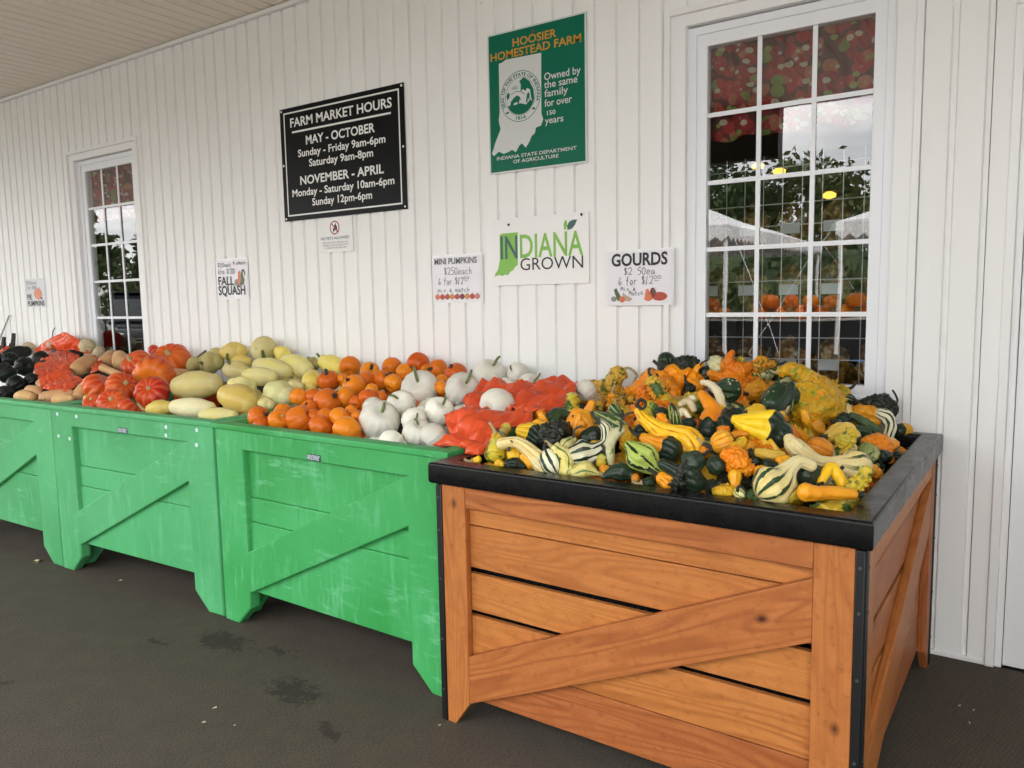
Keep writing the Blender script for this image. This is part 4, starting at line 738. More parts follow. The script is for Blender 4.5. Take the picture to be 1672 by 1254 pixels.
('gourd', [[-1.4224, -0.0875, 0.9714, 0.0287], [-1.4402, -0.0975, 0.9408, 0.0324], [-1.4618, -0.109, 0.9081, 0.0396]], 'mottw', [[-1.4035, -0.0849, 0.9862], [-1.3832, -0.0712, 0.9878], [-1.3584, -0.058, 0.9609], [-1.3642, -0.0646, 0.9409], [-1.3695, -0.0705, 0.9228]], 'knobby green and yellow gourd at the upper left with a long black stem', None, {'wart': 0.07, 'lobes': [[[-1.4562, -0.1067, 0.9081, 0.0335], [-1.4975, -0.1242, 0.908, 0.031], [-1.5358, -0.1388, 0.9263, 0.0147]], [[-1.4549, -0.1183, 0.9053, 0.0343], [-1.4803, -0.1314, 0.8684, 0.0369], [-1.3914, -0.3386, 0.8585, 0.022]], [[-1.4474, -0.1153, 0.9012, 0.03], [-1.424, -0.1082, 0.8688, 0.0282], [-1.3258, -0.2921, 0.8664, 0.0152]], [[-1.4466, -0.1032, 0.9082, 0.0258], [-1.4028, -0.087, 0.8737, 0.0214], [-1.2902, -0.2416, 0.8817, 0.0089]]]}),
('gourd', [[-1.3918, -0.0914, 0.8727, 0.0269], [-1.4135, -0.1023, 0.8564, 0.0269]], 'orgd', None, 'dull orange wing of gourd beside the knobby green and yellow one', None, {}),
('gourd', [[-1.217, -0.1507, 0.9689, 0.0307], [-1.2199, -0.1535, 0.9398, 0.0533], [-1.197, -0.2167, 0.9166, 0.0585]], 'orgw', [[-1.2054, -0.1781, 0.9776], [-1.2102, -0.1768, 1.012], [-1.2293, -0.1868, 1.0334]], 'wide warty orange crown gourd with thick black stem, left of centre', None, {'wart': 0.09, 'lobes': [[[-1.2319, -0.1691, 0.9525, 0.0365], [-1.2775, -0.1793, 0.9261, 0.0319], [-1.3247, -0.201, 0.9025, 0.0164]], [[-1.224, -0.1778, 0.9382, 0.0384], [-1.2139, -0.2848, 0.9118, 0.0306], [-1.2035, -0.3615, 0.898, 0.0173]], [[-1.2163, -0.1861, 0.9278, 0.0363], [-1.1608, -0.3425, 0.9137, 0.0268], [-1.1579, -0.3401, 0.8952, 0.0172]], [[-1.2037, -0.1915, 0.9366, 0.0382], [-1.1304, -0.3456, 0.9156, 0.0311], [-1.1169, -0.3408, 0.8794, 0.016]], [[-1.196, -0.1663, 0.9383, 0.0384], [-1.1143, -0.2866, 0.9209, 0.0339], [-1.0815, -0.296, 0.8961, 0.0183]]]}),
('gourd', [[-1.1755, -0.1371, 0.9828, 0.0339], [-1.1368, -0.1219, 0.9558, 0.0593], [-1.0962, -0.1231, 0.9384, 0.0504], [-1.0563, -0.1768, 0.9344, 0.0288]], 'orgw', None, 'warty orange gourd touching the right of the wide crown gourd', None, {'wart': 0.065}),
('gourd', [[-1.2124, -0.0981, 1.0292, 0.0366], [-1.2118, -0.0993, 1.0057, 0.0345]], 'gdk', None, 'dark green gourd at the very top by the wall', None, {}),
('gourd', [[-1.1532, -0.112, 1.0086, 0.034], [-1.1189, -0.0962, 1.0084, 0.0403], [-1.0973, -0.0892, 0.9853, 0.0254]], 'gwart', None, 'warty blackish gourd at the top beside the window frame', None, {'wart': 0.078}),
('gourd', [[-1.2773, -0.0936, 0.9732, 0.0262], [-1.295, -0.102, 0.9553, 0.0263]], 'orgd', None, 'dull orange gourd behind the wide crown gourd', None, {}),
('gourd', [[-0.9239, -0.9927, 0.9565, 0.0135], [-0.8895, -1.0092, 0.9317, 0.0188], [-0.8458, -1.015, 0.9081, 0.0264], [-0.8081, -1.0087, 0.8964, 0.0342], [-0.7761, -1.0033, 0.8846, 0.04], [-0.7539, -1.0098, 0.8659, 0.0353], [-0.7458, -1.0164, 0.8516, 0.0263]], 'yelr', [[-0.919, -1.0001, 0.9676], [-0.9257, -1.0032, 0.9788], [-0.9166, -0.9955, 0.9911], [-0.9046, -0.9887, 0.9811], [-0.9074, -0.9925, 0.966]], 'long golden crookneck gourd with ridges and a curled black stem', 9, {'wart': 0.026}),
('gourd', [[-0.8789, -1.0593, 0.8944, 0.0143], [-0.8483, -1.0565, 0.8815, 0.0242], [-0.8189, -1.0514, 0.8697, 0.0368], [-0.8025, -1.0502, 0.8616, 0.0352]], 'bio', None, 'orange and dark green gourd under the long golden crookneck', None, {'cut': 0.55}),
('gourd', [[-0.885, -1.1346, 0.8832, 0.0174], [-0.8573, -1.1391, 0.8626, 0.0416], [-0.8353, -1.1378, 0.8486, 0.04], [-0.8098, -1.139, 0.8305, 0.0199], [-0.7963, -1.1383, 0.8226, 0.0085]], 'lime', None, 'lime gourd with broad dark green stripes at the front', 8, {}),
('gourd', [[-0.7701, -1.1856, 0.8558, 0.0139], [-0.7395, -1.1802, 0.8409, 0.0191], [-0.7004, -1.1754, 0.8215, 0.0351], [-0.6794, -1.1696, 0.8143, 0.0289], [-0.662, -1.1625, 0.812, 0.0106]], 'gdk', None, 'long blackish green gourd lying along the front rim', 7, {}),
('gourd', [[-0.7762, -1.1708, 0.8148, 0.0188], [-0.7587, -1.1692, 0.8049, 0.0265]], 'orgs', None, 'orange gourd wedge poking out below the blackish front gourd', None, {}),
('gourd', [[-0.9304, -1.204, 0.807, 0.0058], [-0.912, -1.189, 0.8165, 0.0177], [-0.8891, -1.1762, 0.8194, 0.0251], [-0.8663, -1.1704, 0.8134, 0.0144]], 'gdk', None, 'ribbed dark green gourd at the rim left of the lime striped one', 9, {}),
('gourd', [[-0.9358, -1.0798, 0.9149, 0.012], [-0.9513, -1.0942, 0.9021, 0.0149], [-0.957, -1.1084, 0.875, 0.0137], [-0.9522, -1.116, 0.8438, 0.0119], [-0.9485, -1.1199, 0.8243, 0.0083]], 'creamg', [[-0.9329, -1.0888, 0.9233], [-0.9327, -1.0861, 0.9435], [-0.9211, -1.0761, 0.9607], [-0.9055, -1.0652, 0.9636]], 'pale green swan-neck gourd arching down toward the rim', None, {}),
('gourd', [[-1.0945, -0.9306, 0.9314, 0.0082], [-1.0608, -0.9317, 0.9173, 0.0202], [-1.0244, -0.9327, 0.9007, 0.0284], [-0.9991, -0.9318, 0.8892, 0.0193]], 'strp', None, 'green and cream mottled long gourd under the knobby one', 8, {}),
('gourd', [[-1.0905, -0.815, 0.9289, 0.0211], [-1.072, -0.8216, 0.9169, 0.0153]], 'strp', None, 'small green striped gourd end beside the mottled long one', None, {}),
('gourd', [[-0.9735, -0.9855, 0.8992, 0.0125], [-0.953, -0.9961, 0.8795, 0.0217], [-0.9509, -1.0137, 0.8569, 0.017]], 'ylw', None, 'warty yellow-green gourd behind the pale swan neck', None, {'wart': 0.078}),
('gourd', [[-1.013, -1.0623, 0.931, 0.0101], [-0.9917, -1.0632, 0.9095, 0.0156], [-0.9864, -1.0787, 0.8745, 0.0173], [-1.0072, -1.1015, 0.8513, 0.0273], [-1.0343, -1.1206, 0.8437, 0.0418], [-1.0532, -1.1333, 0.8378, 0.0318]], 'strw', [[-1.0121, -1.073, 0.9368], [-1.0229, -1.0789, 0.9474], [-1.0288, -1.0809, 0.962]], 'white and dark green striped swan gourd with a curled neck', 8, {}),
('gourd', [[-1.0141, -1.2002, 0.809, 0.0176], [-0.9923, -1.1861, 0.8168, 0.0255], [-0.9614, -1.1767, 0.8082, 0.007]], 'creamy', None, 'pale yellow pointed gourd with green flecks at the rim', 6, {}),
('gourd', [[-1.2799, -1.1712, 0.8596, 0.0171], [-1.2423, -1.1497, 0.8646, 0.018], [-1.1989, -1.1467, 0.8433, 0.0225], [-1.1634, -1.1479, 0.8189, 0.0288], [-1.1361, -1.1446, 0.8039, 0.0394]], 'creamr', [[-1.2551, -1.1652, 0.8717], [-1.2555, -1.1695, 0.8398]], 'long cream ridged gourd with bumpy neck near the left front', 9, {}),
('gourd', [[-1.1158, -1.1695, 0.8319, 0.0319], [-1.104, -1.1737, 0.817, 0.0327]], 'strw', None, 'cream and black star-striped gourd end at the rim', 9, {}),
('gourd', [[-1.1013, -1.1569, 0.8542, 0.0173], [-1.0679, -1.1577, 0.8324, 0.0217], [-1.061, -1.1746, 0.8009, 0.0189]], 'creamy', None, 'curved warty cream gourd hugging the star-striped end', None, {'wart': 0.065}),
('gourd', [[-1.2085, -1.148, 0.8231, 0.0212], [-1.1893, -1.1468, 0.8118, 0.0258]], 'orgs', None, 'small orange gourd framed by cream ridges at left front', 6, {}),
('gourd', [[-1.2625, -1.1281, 0.8297, 0.0249], [-1.2594, -1.1331, 0.8198, 0.0239]], 'yel', None, 'small plain yellow gourd behind the rim at the left', None, {}),
('gourd', [[-1.3268, -1.1393, 0.8211, 0.034], [-1.3316, -1.1198, 0.851, 0.0225], [-1.3781, -1.0157, 0.8629, 0.0153], [-1.3875, -0.9874, 0.8721, 0.0171]], 'mott', None, 'yellow-green gourd with thin neck and a dark capped tip', None, {}),
('gourd', [[-1.2473, -1.1828, 0.8039, 0.0164], [-1.2284, -1.1727, 0.8061, 0.0197], [-1.2071, -1.1667, 0.7985, 0.0117]], 'gdk', None, 'smooth dark green gourd low at the left rim', None, {}),
('gourd', [[-1.2867, -1.1785, 0.8012, 0.0152], [-1.2773, -1.1771, 0.7975, 0.0118]], 'yel', None, 'yellow gourd tip at the left front rim', None, {}),
('gourd', [[-1.3768, -1.1725, 0.802, 0.0097], [-1.3696, -1.1673, 0.804, 0.0117]], 'yel', None, 'tiny yellow and white gourd in the far left corner of the bin', None, {}),
('gourd', [[-1.1936, -1.0473, 0.8691, 0.0364], [-1.1735, -1.0381, 0.8693, 0.046], [-1.1644, -1.0184, 0.8849, 0.034]], 'gwart', None, 'very dark bumpy gourd with a yellow patch, left half of pile', None, {'wart': 0.078}),
('gourd', [[-1.6528, -0.4219, 0.8155, 0.0245], [-1.6105, -0.4237, 0.8068, 0.0333], [-1.5937, -0.3779, 0.8165, 0.0246]], 'mott', None, 'yellow and green striped gourd just right of the red bag', 7, {}),
('gourd', [[-1.2461, -0.9235, 0.8923, 0.0256], [-1.2419, -0.9026, 0.9086, 0.0309], [-1.2136, -0.8863, 0.9107, 0.0144]], 'gdk', None, 'dark green gourd with leafy wings right of the red bag', None, {'wing': 0.3, 'nw': 5}),
('gourd', [[-1.6389, -0.1943, 0.8076, 0.0171], [-1.6265, -0.1468, 0.8181, 0.029]], 'lime', None, 'small lime striped gourd end at the tip of the red bag', 8, {}),
('gourd', [[-1.1405, -0.9844, 0.8816, 0.022], [-1.1331, -0.956, 0.9051, 0.0434], [-1.1021, -0.9576, 0.8896, 0.0186]], 'orgs', None, 'smooth amber gourd with a torn tan edge left of the pile', None, {}),
('gourd', [[-1.2956, -1.0356, 0.8771, 0.0224], [-1.2631, -1.0279, 0.8694, 0.0357], [-1.2404, -1.0308, 0.8535, 0.0247]], 'bi', None, 'yellow and grey-green gourd below the red bag corner', None, {'cut': 0.5}),
('gourd', [[-1.2677, -0.9858, 0.8857, 0.0252], [-1.2471, -0.9847, 0.8779, 0.0251]], 'orgs', None, 'orange gourd tucked below the yellow and green striped one', None, {}),
('gourd', [[-1.5925, -0.1044, 0.8308, 0.043], [-1.5639, -0.0913, 0.8404, 0.0346]], 'orgd', None, 'dull orange gourd behind the tip of the red bag', None, {}),
('gourd', [[-1.0583, -1.0126, 0.8749, 0.0323], [-1.0725, -1.0226, 0.8709, 0.0285]], 'gdk', None, 'blackish gourd in shade behind the white striped swan gourd', None, {}),
('gourd', [[-0.9743, -1.1254, 0.8256, 0.0179], [-0.9753, -1.1188, 0.8366, 0.0157]], 'mott', None, 'small green and yellow gourd beside the pale swan neck', None, {}),
('gourd', [[-0.9515, -1.157, 0.8155, 0.0149], [-0.945, -1.1523, 0.8173, 0.011]], 'orgs', None, 'small orange gourd tip under the pale swan neck', None, {}),
('gourd', [[-1.11, -1.0439, 0.8668, 0.0119], [-1.1201, -1.0614, 0.8512, 0.0261]], 'creamy', [[-1.1055, -1.0516, 0.8771], [-1.1029, -1.0471, 0.8985], [-1.0855, -1.0341, 0.9088]], 'tan gourd with a thin dark stem by the striped swan', None, {}),
('gourd', [[-0.9856, -0.8285, 0.9175, 0.0199], [-0.9651, -0.8014, 0.9305, 0.0266]], 'mott', None, 'yellow gourd with dark wings under the wide crown gourd', None, {'wing': 0.3, 'nw': 4}),
('gourd', [[-0.9304, -0.8224, 0.9294, 0.0213], [-0.918, -0.8365, 0.9142, 0.0179]], 'gdk', None, 'dark green gourd in shade under the wide crown gourd', None, {}),
('gourd', [[-0.8978, -0.8018, 0.9349, 0.0197], [-0.8861, -0.8228, 0.9145, 0.0179]], 'lime', None, 'dark striped gourd beneath the wide crown gourd', 8, {}),
('gourd', [[-0.8972, -0.7401, 0.9484, 0.01], [-0.8799, -0.719, 0.9546, 0.0114], [-0.8537, -0.742, 0.933, 0.0093]], 'creamp', None, 'ivory claw-shaped gourd right of the dark striped one', None, {}),
('gourd', [[-0.8617, -0.8451, 0.9223, 0.008], [-0.8596, -0.8197, 0.9397, 0.0103], [-0.8338, -0.8308, 0.9222, 0.007]], 'creamp', None, 'ivory forked gourd hanging below the claw-shaped one', None, {}),
('gourd', [[-0.9087, -0.6135, 0.9532, 0.0105], [-0.9029, -0.6157, 0.9505, 0.0098]], 'creamp', None, 'small ivory gourd end under the orange gourd', None, {}),
('gourd', [[-0.9343, -0.9563, 0.8921, 0.0219], [-0.915, -0.9445, 0.8947, 0.0157]], 'gdk', None, 'black-green gourd left of the long golden crookneck', None, {}),
('gourd', [[-0.9615, -0.9102, 0.9066, 0.0144], [-0.9491, -0.9098, 0.9015, 0.0128]], 'orgs', None, 'small orange gourd behind the neck of the golden crookneck', None, {}),
('gourd', [[-0.8268, -0.8802, 0.9122, 0.0172], [-0.8141, -0.8746, 0.9123, 0.0188]], 'gdk', None, 'dark green gourd in the shade behind the golden crookneck', None, {}),
('gourd', [[-0.767, -0.9756, 0.8946, 0.0179], [-0.7502, -0.9825, 0.878, 0.0178]], 'gdk', None, 'dark gourd in the gap right of the golden crookneck', None, {}),
('gourd', [[-0.7195, -1.1099, 0.8497, 0.0331], [-0.7135, -1.1023, 0.8548, 0.0284]], 'gscar', None, 'dark green gourd with a pale rough scar near the front', 8, {}),
('gourd', [[-0.7089, -1.0412, 0.8619, 0.0136], [-0.7144, -1.0348, 0.8722, 0.0136]], 'orgs', None, 'orange gourd lobe beside the pale-scarred dark gourd', None, {}),
('gourd', [[-0.8586, -0.4157, 0.9611, 0.0413], [-0.8494, -0.4127, 0.9595, 0.0434]], 'gspk', None, 'round dark green gourd showing a round stem scar, top centre', 10, {'dimple': 1}),
('gourd', [[-0.917, -0.1282, 1.0074, 0.0316], [-0.9157, -0.1307, 0.9706, 0.0454], [-0.8808, -0.1934, 0.9345, 0.0376]], 'orgw', None, 'large orange star-winged gourd at the top centre', None, {'wart': 0.03, 'lobes': [[[-0.9263, -0.1334, 0.9927, 0.0263], [-0.9422, -0.1374, 1.0332, 0.0201], [-0.9331, -0.1292, 1.0716, 0.0077]], [[-0.9066, -0.1366, 0.9826, 0.027], [-0.8815, -0.1237, 1.0082, 0.0192], [-0.8641, -0.1034, 1.0262, 0.0092]], [[-0.9291, -0.1473, 0.9827, 0.0262], [-0.9617, -0.1614, 0.9753, 0.0201], [-1.0066, -0.1686, 0.991, 0.0117]], [[-0.8687, -0.2092, 0.9368, 0.03], [-0.8354, -0.256, 0.9082, 0.0202], [-0.8135, -0.2548, 0.8864, 0.0081]], [[-0.8896, -0.131, 0.9607, 0.0277], [-0.8474, -0.1131, 0.9589, 0.0223], [-0.8157, -0.0903, 0.9452, 0.0115]]]}),
('gourd', [[-1.0037, -0.0955, 1.0282, 0.0266], [-1.0098, -0.0996, 1.0056, 0.0208]], 'creamg', None, 'pale greenish warty gourd end below the window sill', None, {'wart': 0.104}),
('gourd', [[-0.9594, -0.1019, 1.015, 0.0329], [-0.9537, -0.0971, 1.0448, 0.0185], [-0.9461, -0.0922, 1.0652, 0.0082]], 'orgs', None, 'orange pointed gourd standing highest in front of the window', 5, {}),
('gourd', [[-1.013, -0.1008, 0.9752, 0.025], [-0.9962, -0.0935, 0.979, 0.0249]], 'orgw', None, 'orange lobe left of the round dark scarred gourd', None, {'wart': 0.039}),
('gourd', [[-0.9145, -0.0961, 1.0364, 0.0171], [-0.9153, -0.0988, 1.0199, 0.0155]], 'mott', None, 'small yellow and green gourd in front of the window bar', None, {}),
('gourd', [[-0.8378, -0.0994, 1.015, 0.0314], [-0.8288, -0.0939, 1.0331, 0.0249]], 'orgd', None, 'amber torn-edged gourd below the window, right of the bar', None, {'wing': 0.2, 'nw': 4}),
('gourd', [[-0.8012, -0.1023, 1.0273, 0.016], [-0.7885, -0.0967, 1.0273, 0.0135]], 'orgd', None, 'small amber gourd next to the green sprig', None, {}),
('gourd', [[-0.8253, -0.1034, 0.9828, 0.016], [-0.8029, -0.0937, 0.9864, 0.0168]], 'creamg', None, 'grey-green stub of a gourd pointing at the sprig', None, {}),
('gourd', [[-0.8489, -0.0962, 0.9701, 0.0283], [-0.8654, -0.1024, 0.9737, 0.0243]], 'orgs', None, 'orange gourd right of the star-winged gourd', 6, {}),
('gourd', [[-1.0569, -0.1154, 1.0187, 0.0092], [-1.0739, -0.1275, 1.002, 0.0117], [-1.0796, -0.1348, 0.9681, 0.0142]], 'orgs', [[-1.0536, -0.1245, 1.0252], [-1.043, -0.1164, 1.0324], [-1.0353, -0.1107, 1.036]], 'thin orange crookneck standing up beside the crown gourd', None, {}),
('gourd', [[-1.0463, -0.0952, 0.9888, 0.0251], [-1.0488, -0.0984, 0.966, 0.0251]], 'gdk', None, 'dark green gourd in shade behind the thin orange crookneck', None, {}),
('gourd', [[-0.9058, -0.5247, 0.995, 0.0093], [-0.8779, -0.5276, 0.9893, 0.0121], [-0.8496, -0.5369, 0.9663, 0.0142], [-0.8316, -0.5532, 0.9336, 0.0147], [-0.8215, -0.565, 0.9068, 0.0105]], 'creamp', None, 'smooth ivory crookneck curving down beside the orange one', None, {}),
('gourd', [[-0.8164, -0.7744, 0.9864, 0.0146], [-0.7922, -0.7907, 0.9675, 0.0186], [-0.7705, -0.8053, 0.9443, 0.0248], [-0.7697, -0.8318, 0.916, 0.0308], [-0.7679, -0.8527, 0.8875, 0.0297]], 'bioc', None, 'orange-necked gourd with a dark green bottom, centre of the pile', None, {'cut': 0.68}),
('gourd', [[-0.7815, -0.712, 0.9406, 0.0132], [-0.8088, -0.7306, 0.9383, 0.0099]], 'yel', None, 'yellow gourd behind the orange-necked gourd', None, {}),
('gourd', [[-0.6716, -0.9135, 0.9401, 0.0134], [-0.6406, -0.9085, 0.9307, 0.0325], [-0.6127, -0.8938, 0.9225, 0.0488], [-0.5818, -0.8803, 0.912, 0.0545], [-0.5586, -0.878, 0.9, 0.0382]], 'bi', None, 'large bright yellow gourd with a black-green lower half', None, {'cut': 0.57}),
('gourd', [[-0.6923, -0.7006, 0.9299, 0.0194], [-0.6756, -0.6777, 0.931, 0.026]], 'yel', None, 'yellow ridged gourd lobe above the yellow and black gourd', 7, {}),
('gourd', [[-0.7038, -0.4255, 0.9225, 0.0409], [-0.69, -0.3709, 0.9365, 0.0541], [-0.6672, -0.3471, 0.935, 0.0434]], 'gspk', None, 'dark green star gourd speckled with white, right of centre', None, {'wing': 0.14, 'nw': 5}),
('gourd', [[-0.7059, -0.8838, 0.914, 0.0237], [-0.7123, -0.8734, 0.926, 0.0214]], 'gdk', None, 'dark ribbed gourd left of the yellow and black gourd', 9, {}),
('gourd', [[-0.6726, -1.0231, 0.8922, 0.0309], [-0.6662, -1.0185, 0.8947, 0.032]], 'orgr', None, 'round orange gourd with fine ribs and a dark blossom end', 11, {'cut': 0.85}),
('gourd', [[-0.6647, -0.9586, 0.9012, 0.0105], [-0.6499, -0.9465, 0.9059, 0.0105], [-0.6341, -0.9373, 0.9071, 0.0094]], 'orgs', None, 'orange gourd neck lying above the finely ribbed one', None, {}),
('gourd', [[-0.6166, -1.0107, 0.9003, 0.0107], [-0.624, -1.0276, 0.8868, 0.013], [-0.6339, -1.0447, 0.8733, 0.0123]], 'ylw', None, 'stubby yellow-green tube gourd right of the finely ribbed one', None, {'wart': 0.026}),
('gourd', [[-0.6316, -1.1137, 0.8781, 0.015], [-0.6129, -1.1093, 0.8716, 0.0244], [-0.5926, -1.1104, 0.8588, 0.023], [-0.5731, -1.1092, 0.8457, 0.0148]], 'orgw', None, 'orange gourd with tangled ridges at the front centre', None, {'wart': 0.091}),
('gourd', [[-0.6536, -1.1228, 0.8548, 0.0246], [-0.6485, -1.1228, 0.8503, 0.0246]], 'gdk', None, 'glossy dark green round gourd with pale dot at the front', 8, {}),
('gourd', [[-0.5659, -1.0524, 0.8811, 0.0126], [-0.5388, -1.0435, 0.8771, 0.0137], [-0.5127, -1.032, 0.875, 0.012]], 'ylws', None, 'yellow striped cylinder gourd lying under the yellow and black one', 8, {}),
('gourd', [[-0.5094, -1.053, 0.8641, 0.0149], [-0.4972, -1.0446, 0.8663, 0.0141]], 'orgs', None, 'orange gourd end next to the cream bent-neck gourd', None, {}),
('gourd', [[-0.632, -0.612, 0.9101, 0.0125], [-0.6273, -0.5966, 0.9145, 0.0112]], 'yel', None, 'small yellow gourd tip under the speckled star gourd', None, {}),
('gourd', [[-0.8049, -0.2922, 0.9419, 0.0322], [-0.79, -0.2613, 0.9463, 0.0324]], 'orgd', None, 'brownish orange rough gourd left of the speckled star gourd', None, {'wart': 0.065}),
('gourd', [[-0.7984, -0.0945, 0.9464, 0.018], [-0.8113, -0.0998, 0.95, 0.016]], 'orgs', None, 'orange gourd end above the speckled star gourd', None, {}),
('gourd', [[-0.7358, -0.7678, 0.9315, 0.016], [-0.7136, -0.7457, 0.9315, 0.0176]], 'gdk', None, 'dark green gourd end behind the yellow and black gourd', None, {}),
('gourd', [[-0.6043, -0.9997, 0.8839, 0.017], [-0.6126, -1.014, 0.8726, 0.0169]], 'orgd', None, 'brown-orange gourd in shade under the yellow and black gourd', None, {}),
('gourd', [[-0.5893, -1.0568, 0.8669, 0.0193], [-0.5733, -1.0594, 0.8538, 0.0165]], 'gwart', None, 'blackish warty gourd in the gap at the front centre', None, {'wart': 0.078}),
('gourd', [[-0.5372, -1.0744, 0.8578, 0.0148], [-0.5218, -1.0687, 0.8558, 0.0121]], 'gdk', None, 'dark gourd end beneath the yellow striped cylinder', None, {}),
('gourd', [[-0.5435, -1.0942, 0.846, 0.0134], [-0.5559, -1.1014, 0.8435, 0.0121]], 'orgs', None, 'orange gourd behind the cream and green striped bulb', None, {}),
('gourd', [[-0.7382, -0.0955, 0.9637, 0.0158], [-0.7507, -0.1014, 0.9601, 0.0139]], 'creamg', None, 'pale striped gourd showing above the speckled star gourd', None, {}),
('gourd', [[-0.7183, -0.2579, 1.0156, 0.0168], [-0.6882, -0.2419, 1.0212, 0.0232], [-0.6494, -0.2244, 0.9934, 0.0309], [-0.6152, -0.2109, 0.9583, 0.0451], [-0.6048, -0.2287, 0.9167, 0.08], [-0.6113, -0.2943, 0.8779, 0.0943], [-0.5979, -0.3257, 0.843, 0.0653], [-0.5796, -0.333, 0.8199, 0.0278]], 'ylw', None, 'huge warty yellow-green gourd with a bent smooth neck', None, {'wart': 0.091}),
('gourd', [[-0.602, -0.1117, 0.9273, 0.053], [-0.5702, -0.0992, 0.9155, 0.0496], [-0.545, -0.0858, 0.9335, 0.0231]], 'ylw', None, 'warty yellow wing behind the huge warty gourd', None, {'wart': 0.091}),
('gourd', [[-0.6036, -0.0996, 0.9618, 0.0127], [-0.5933, -0.0963, 0.9561, 0.0161]], 'creamr', [[-0.5848, -0.1023, 0.959], [-0.5692, -0.0909, 0.9663], [-0.5478, -0.0788, 0.9487]], 'pale ridged gourd end with black curved stem below the window', 6, {}),
('gourd', [[-0.5302, -0.1005, 0.9116, 0.0192], [-0.5204, -0.0958, 0.9078, 0.0192]], 'strd', None, 'small dark gourd with pale star stripes beside the window sill', 9, {}),
('gourd', [[-0.4907, -0.1431, 0.8981, 0.0156], [-0.4558, -0.1265, 0.9019, 0.0225], [-0.4142, -0.1092, 0.8985, 0.0306], [-0.3881, -0.0987, 0.8783, 0.0244]], 'gwart', [[-0.381, -0.1045, 0.8907], [-0.3713, -0.0951, 0.9124], [-0.3767, -0.0964, 0.9308], [-0.3867, -0.1006, 0.9493]], 'black warty gourd with a horn-like stem by the window frame', None, {'wart': 0.078}),
('gourd', [[-0.4776, -0.1742, 0.8674, 0.0365], [-0.4467, -0.1535, 0.8556, 0.0385]], 'orgd', None, 'brown-orange rough gourd under the black horned one', None, {'wart': 0.065}),
('gourd', [[-0.4142, -0.1723, 0.8751, 0.0192], [-0.3953, -0.1633, 0.8642, 0.024], [-0.3827, -0.1639, 0.834, 0.0219], [-0.3842, -0.1935, 0.8036, 0.019]], 'strw', None, 'white crook gourd with thin black stripes near the right rim', None, {}),
('gourd', [[-0.5194, -0.1928, 0.8876, 0.0211], [-0.506, -0.2074, 0.8737, 0.0161]], 'creamr', None, 'small peach and yellow gourd beside the huge warty one', None, {}),
('gourd', [[-0.478, -0.3077, 0.8817, 0.0132], [-0.4429, -0.2998, 0.8617, 0.017], [-0.3981, -0.2925, 0.8322, 0.0146]], 'strg', None, 'slim green striped gourd lying diagonally near the right rim', 7, {}),
('gourd', [[-0.3613, -0.108, 0.8107, 0.0251], [-0.3433, -0.0931, 0.8098, 0.0267]], 'bid', None, 'dark green and amber gourd at the right rim corner', None, {'cut': 0.45}),
('gourd', [[-0.4779, -0.6323, 0.8648, 0.0191], [-0.4539, -0.588, 0.8695, 0.0368], [-0.4304, -0.5844, 0.8548, 0.0315]], 'creamyo', None, 'yellow and cream ribbed gourd with a dark blossom star', 9, {}),
('gourd', [[-0.3819, -0.4787, 0.8288, 0.0287], [-0.367, -0.476, 0.818, 0.0341], [-0.3531, -0.4678, 0.8096, 0.0251]], 'orgw', None, 'orange star-lobed gourd with peach warts by the right rim', None, {'wart': 0.05, 'lobes': [[[-0.3785, -0.4822, 0.8329, 0.0205], [-0.3947, -0.5028, 0.8365, 0.0153], [-0.4107, -0.5148, 0.8338, 0.0061]], [[-0.3726, -0.4608, 0.8299, 0.0207], [-0.3786, -0.4441, 0.8435, 0.0097]], [[-0.3585, -0.4734, 0.82, 0.0239], [-0.3322, -0.4164, 0.8178, 0.0125]], [[-0.3534, -0.4859, 0.8094, 0.0211], [-0.3313, -0.4895, 0.7761, 0.0081]]]}),
('gourd', [[-0.3443, -0.3322, 0.7976, 0.015], [-0.3546, -0.3274, 0.8097, 0.0158]], 'creamr', None, 'peach wart cluster of gourd at the right rim', None, {}),
('gourd', [[-0.3443, -0.568, 0.8053, 0.0214], [-0.3371, -0.5576, 0.8042, 0.0201]], 'gdk', [[-0.3501, -0.5849, 0.7983], [-0.3444, -0.5827, 0.7857], [-0.336, -0.5788, 0.7731]], 'dark green gourd with a pale stem scar at right rim', None, {}),
('gourd', [[-0.3851, -0.6046, 0.8238, 0.0258], [-0.3718, -0.5965, 0.8173, 0.0241]], 'mottc', None, 'mottled green and cream lumpy gourd near the right rim', None, {'wart': 0.078}),
('gourd', [[-0.4315, -0.6708, 0.8403, 0.0119], [-0.4128, -0.6469, 0.838, 0.0136]], 'creamr', None, 'peach knobs of a gourd behind the big striped bulb', None, {}),
('gourd', [[-0.4728, -0.833, 0.8671, 0.029], [-0.4549, -0.825, 0.8585, 0.0289]], 'orgr2', None, 'orange ribbed gourd lobe between cream neck and yellow gourd', 7, {}),
('gourd', [[-0.5128, -0.9648, 0.9085, 0.0139], [-0.4982, -0.9675, 0.8904, 0.0239], [-0.4713, -0.9603, 0.8691, 0.0232], [-0.4425, -0.9452, 0.8536, 0.0153], [-0.4106, -0.9206, 0.8453, 0.0184], [-0.3848, -0.9041, 0.8335, 0.0413], [-0.3645, -0.8866, 0.8295, 0.0475]], 'creamst', None, 'long cream gourd with a green striped bulb at its right end', 8, {}),
('gourd', [[-0.4222, -1.1165, 0.8745, 0.015], [-0.4459, -1.1318, 0.8844, 0.0168], [-0.4617, -1.153, 0.8704, 0.0202], [-0.476, -1.1715, 0.8461, 0.0395], [-0.493, -1.187, 0.831, 0.0491]], 'strc', None, 'cream bent-neck gourd with a dark green striped bulb at front', 9, {}),
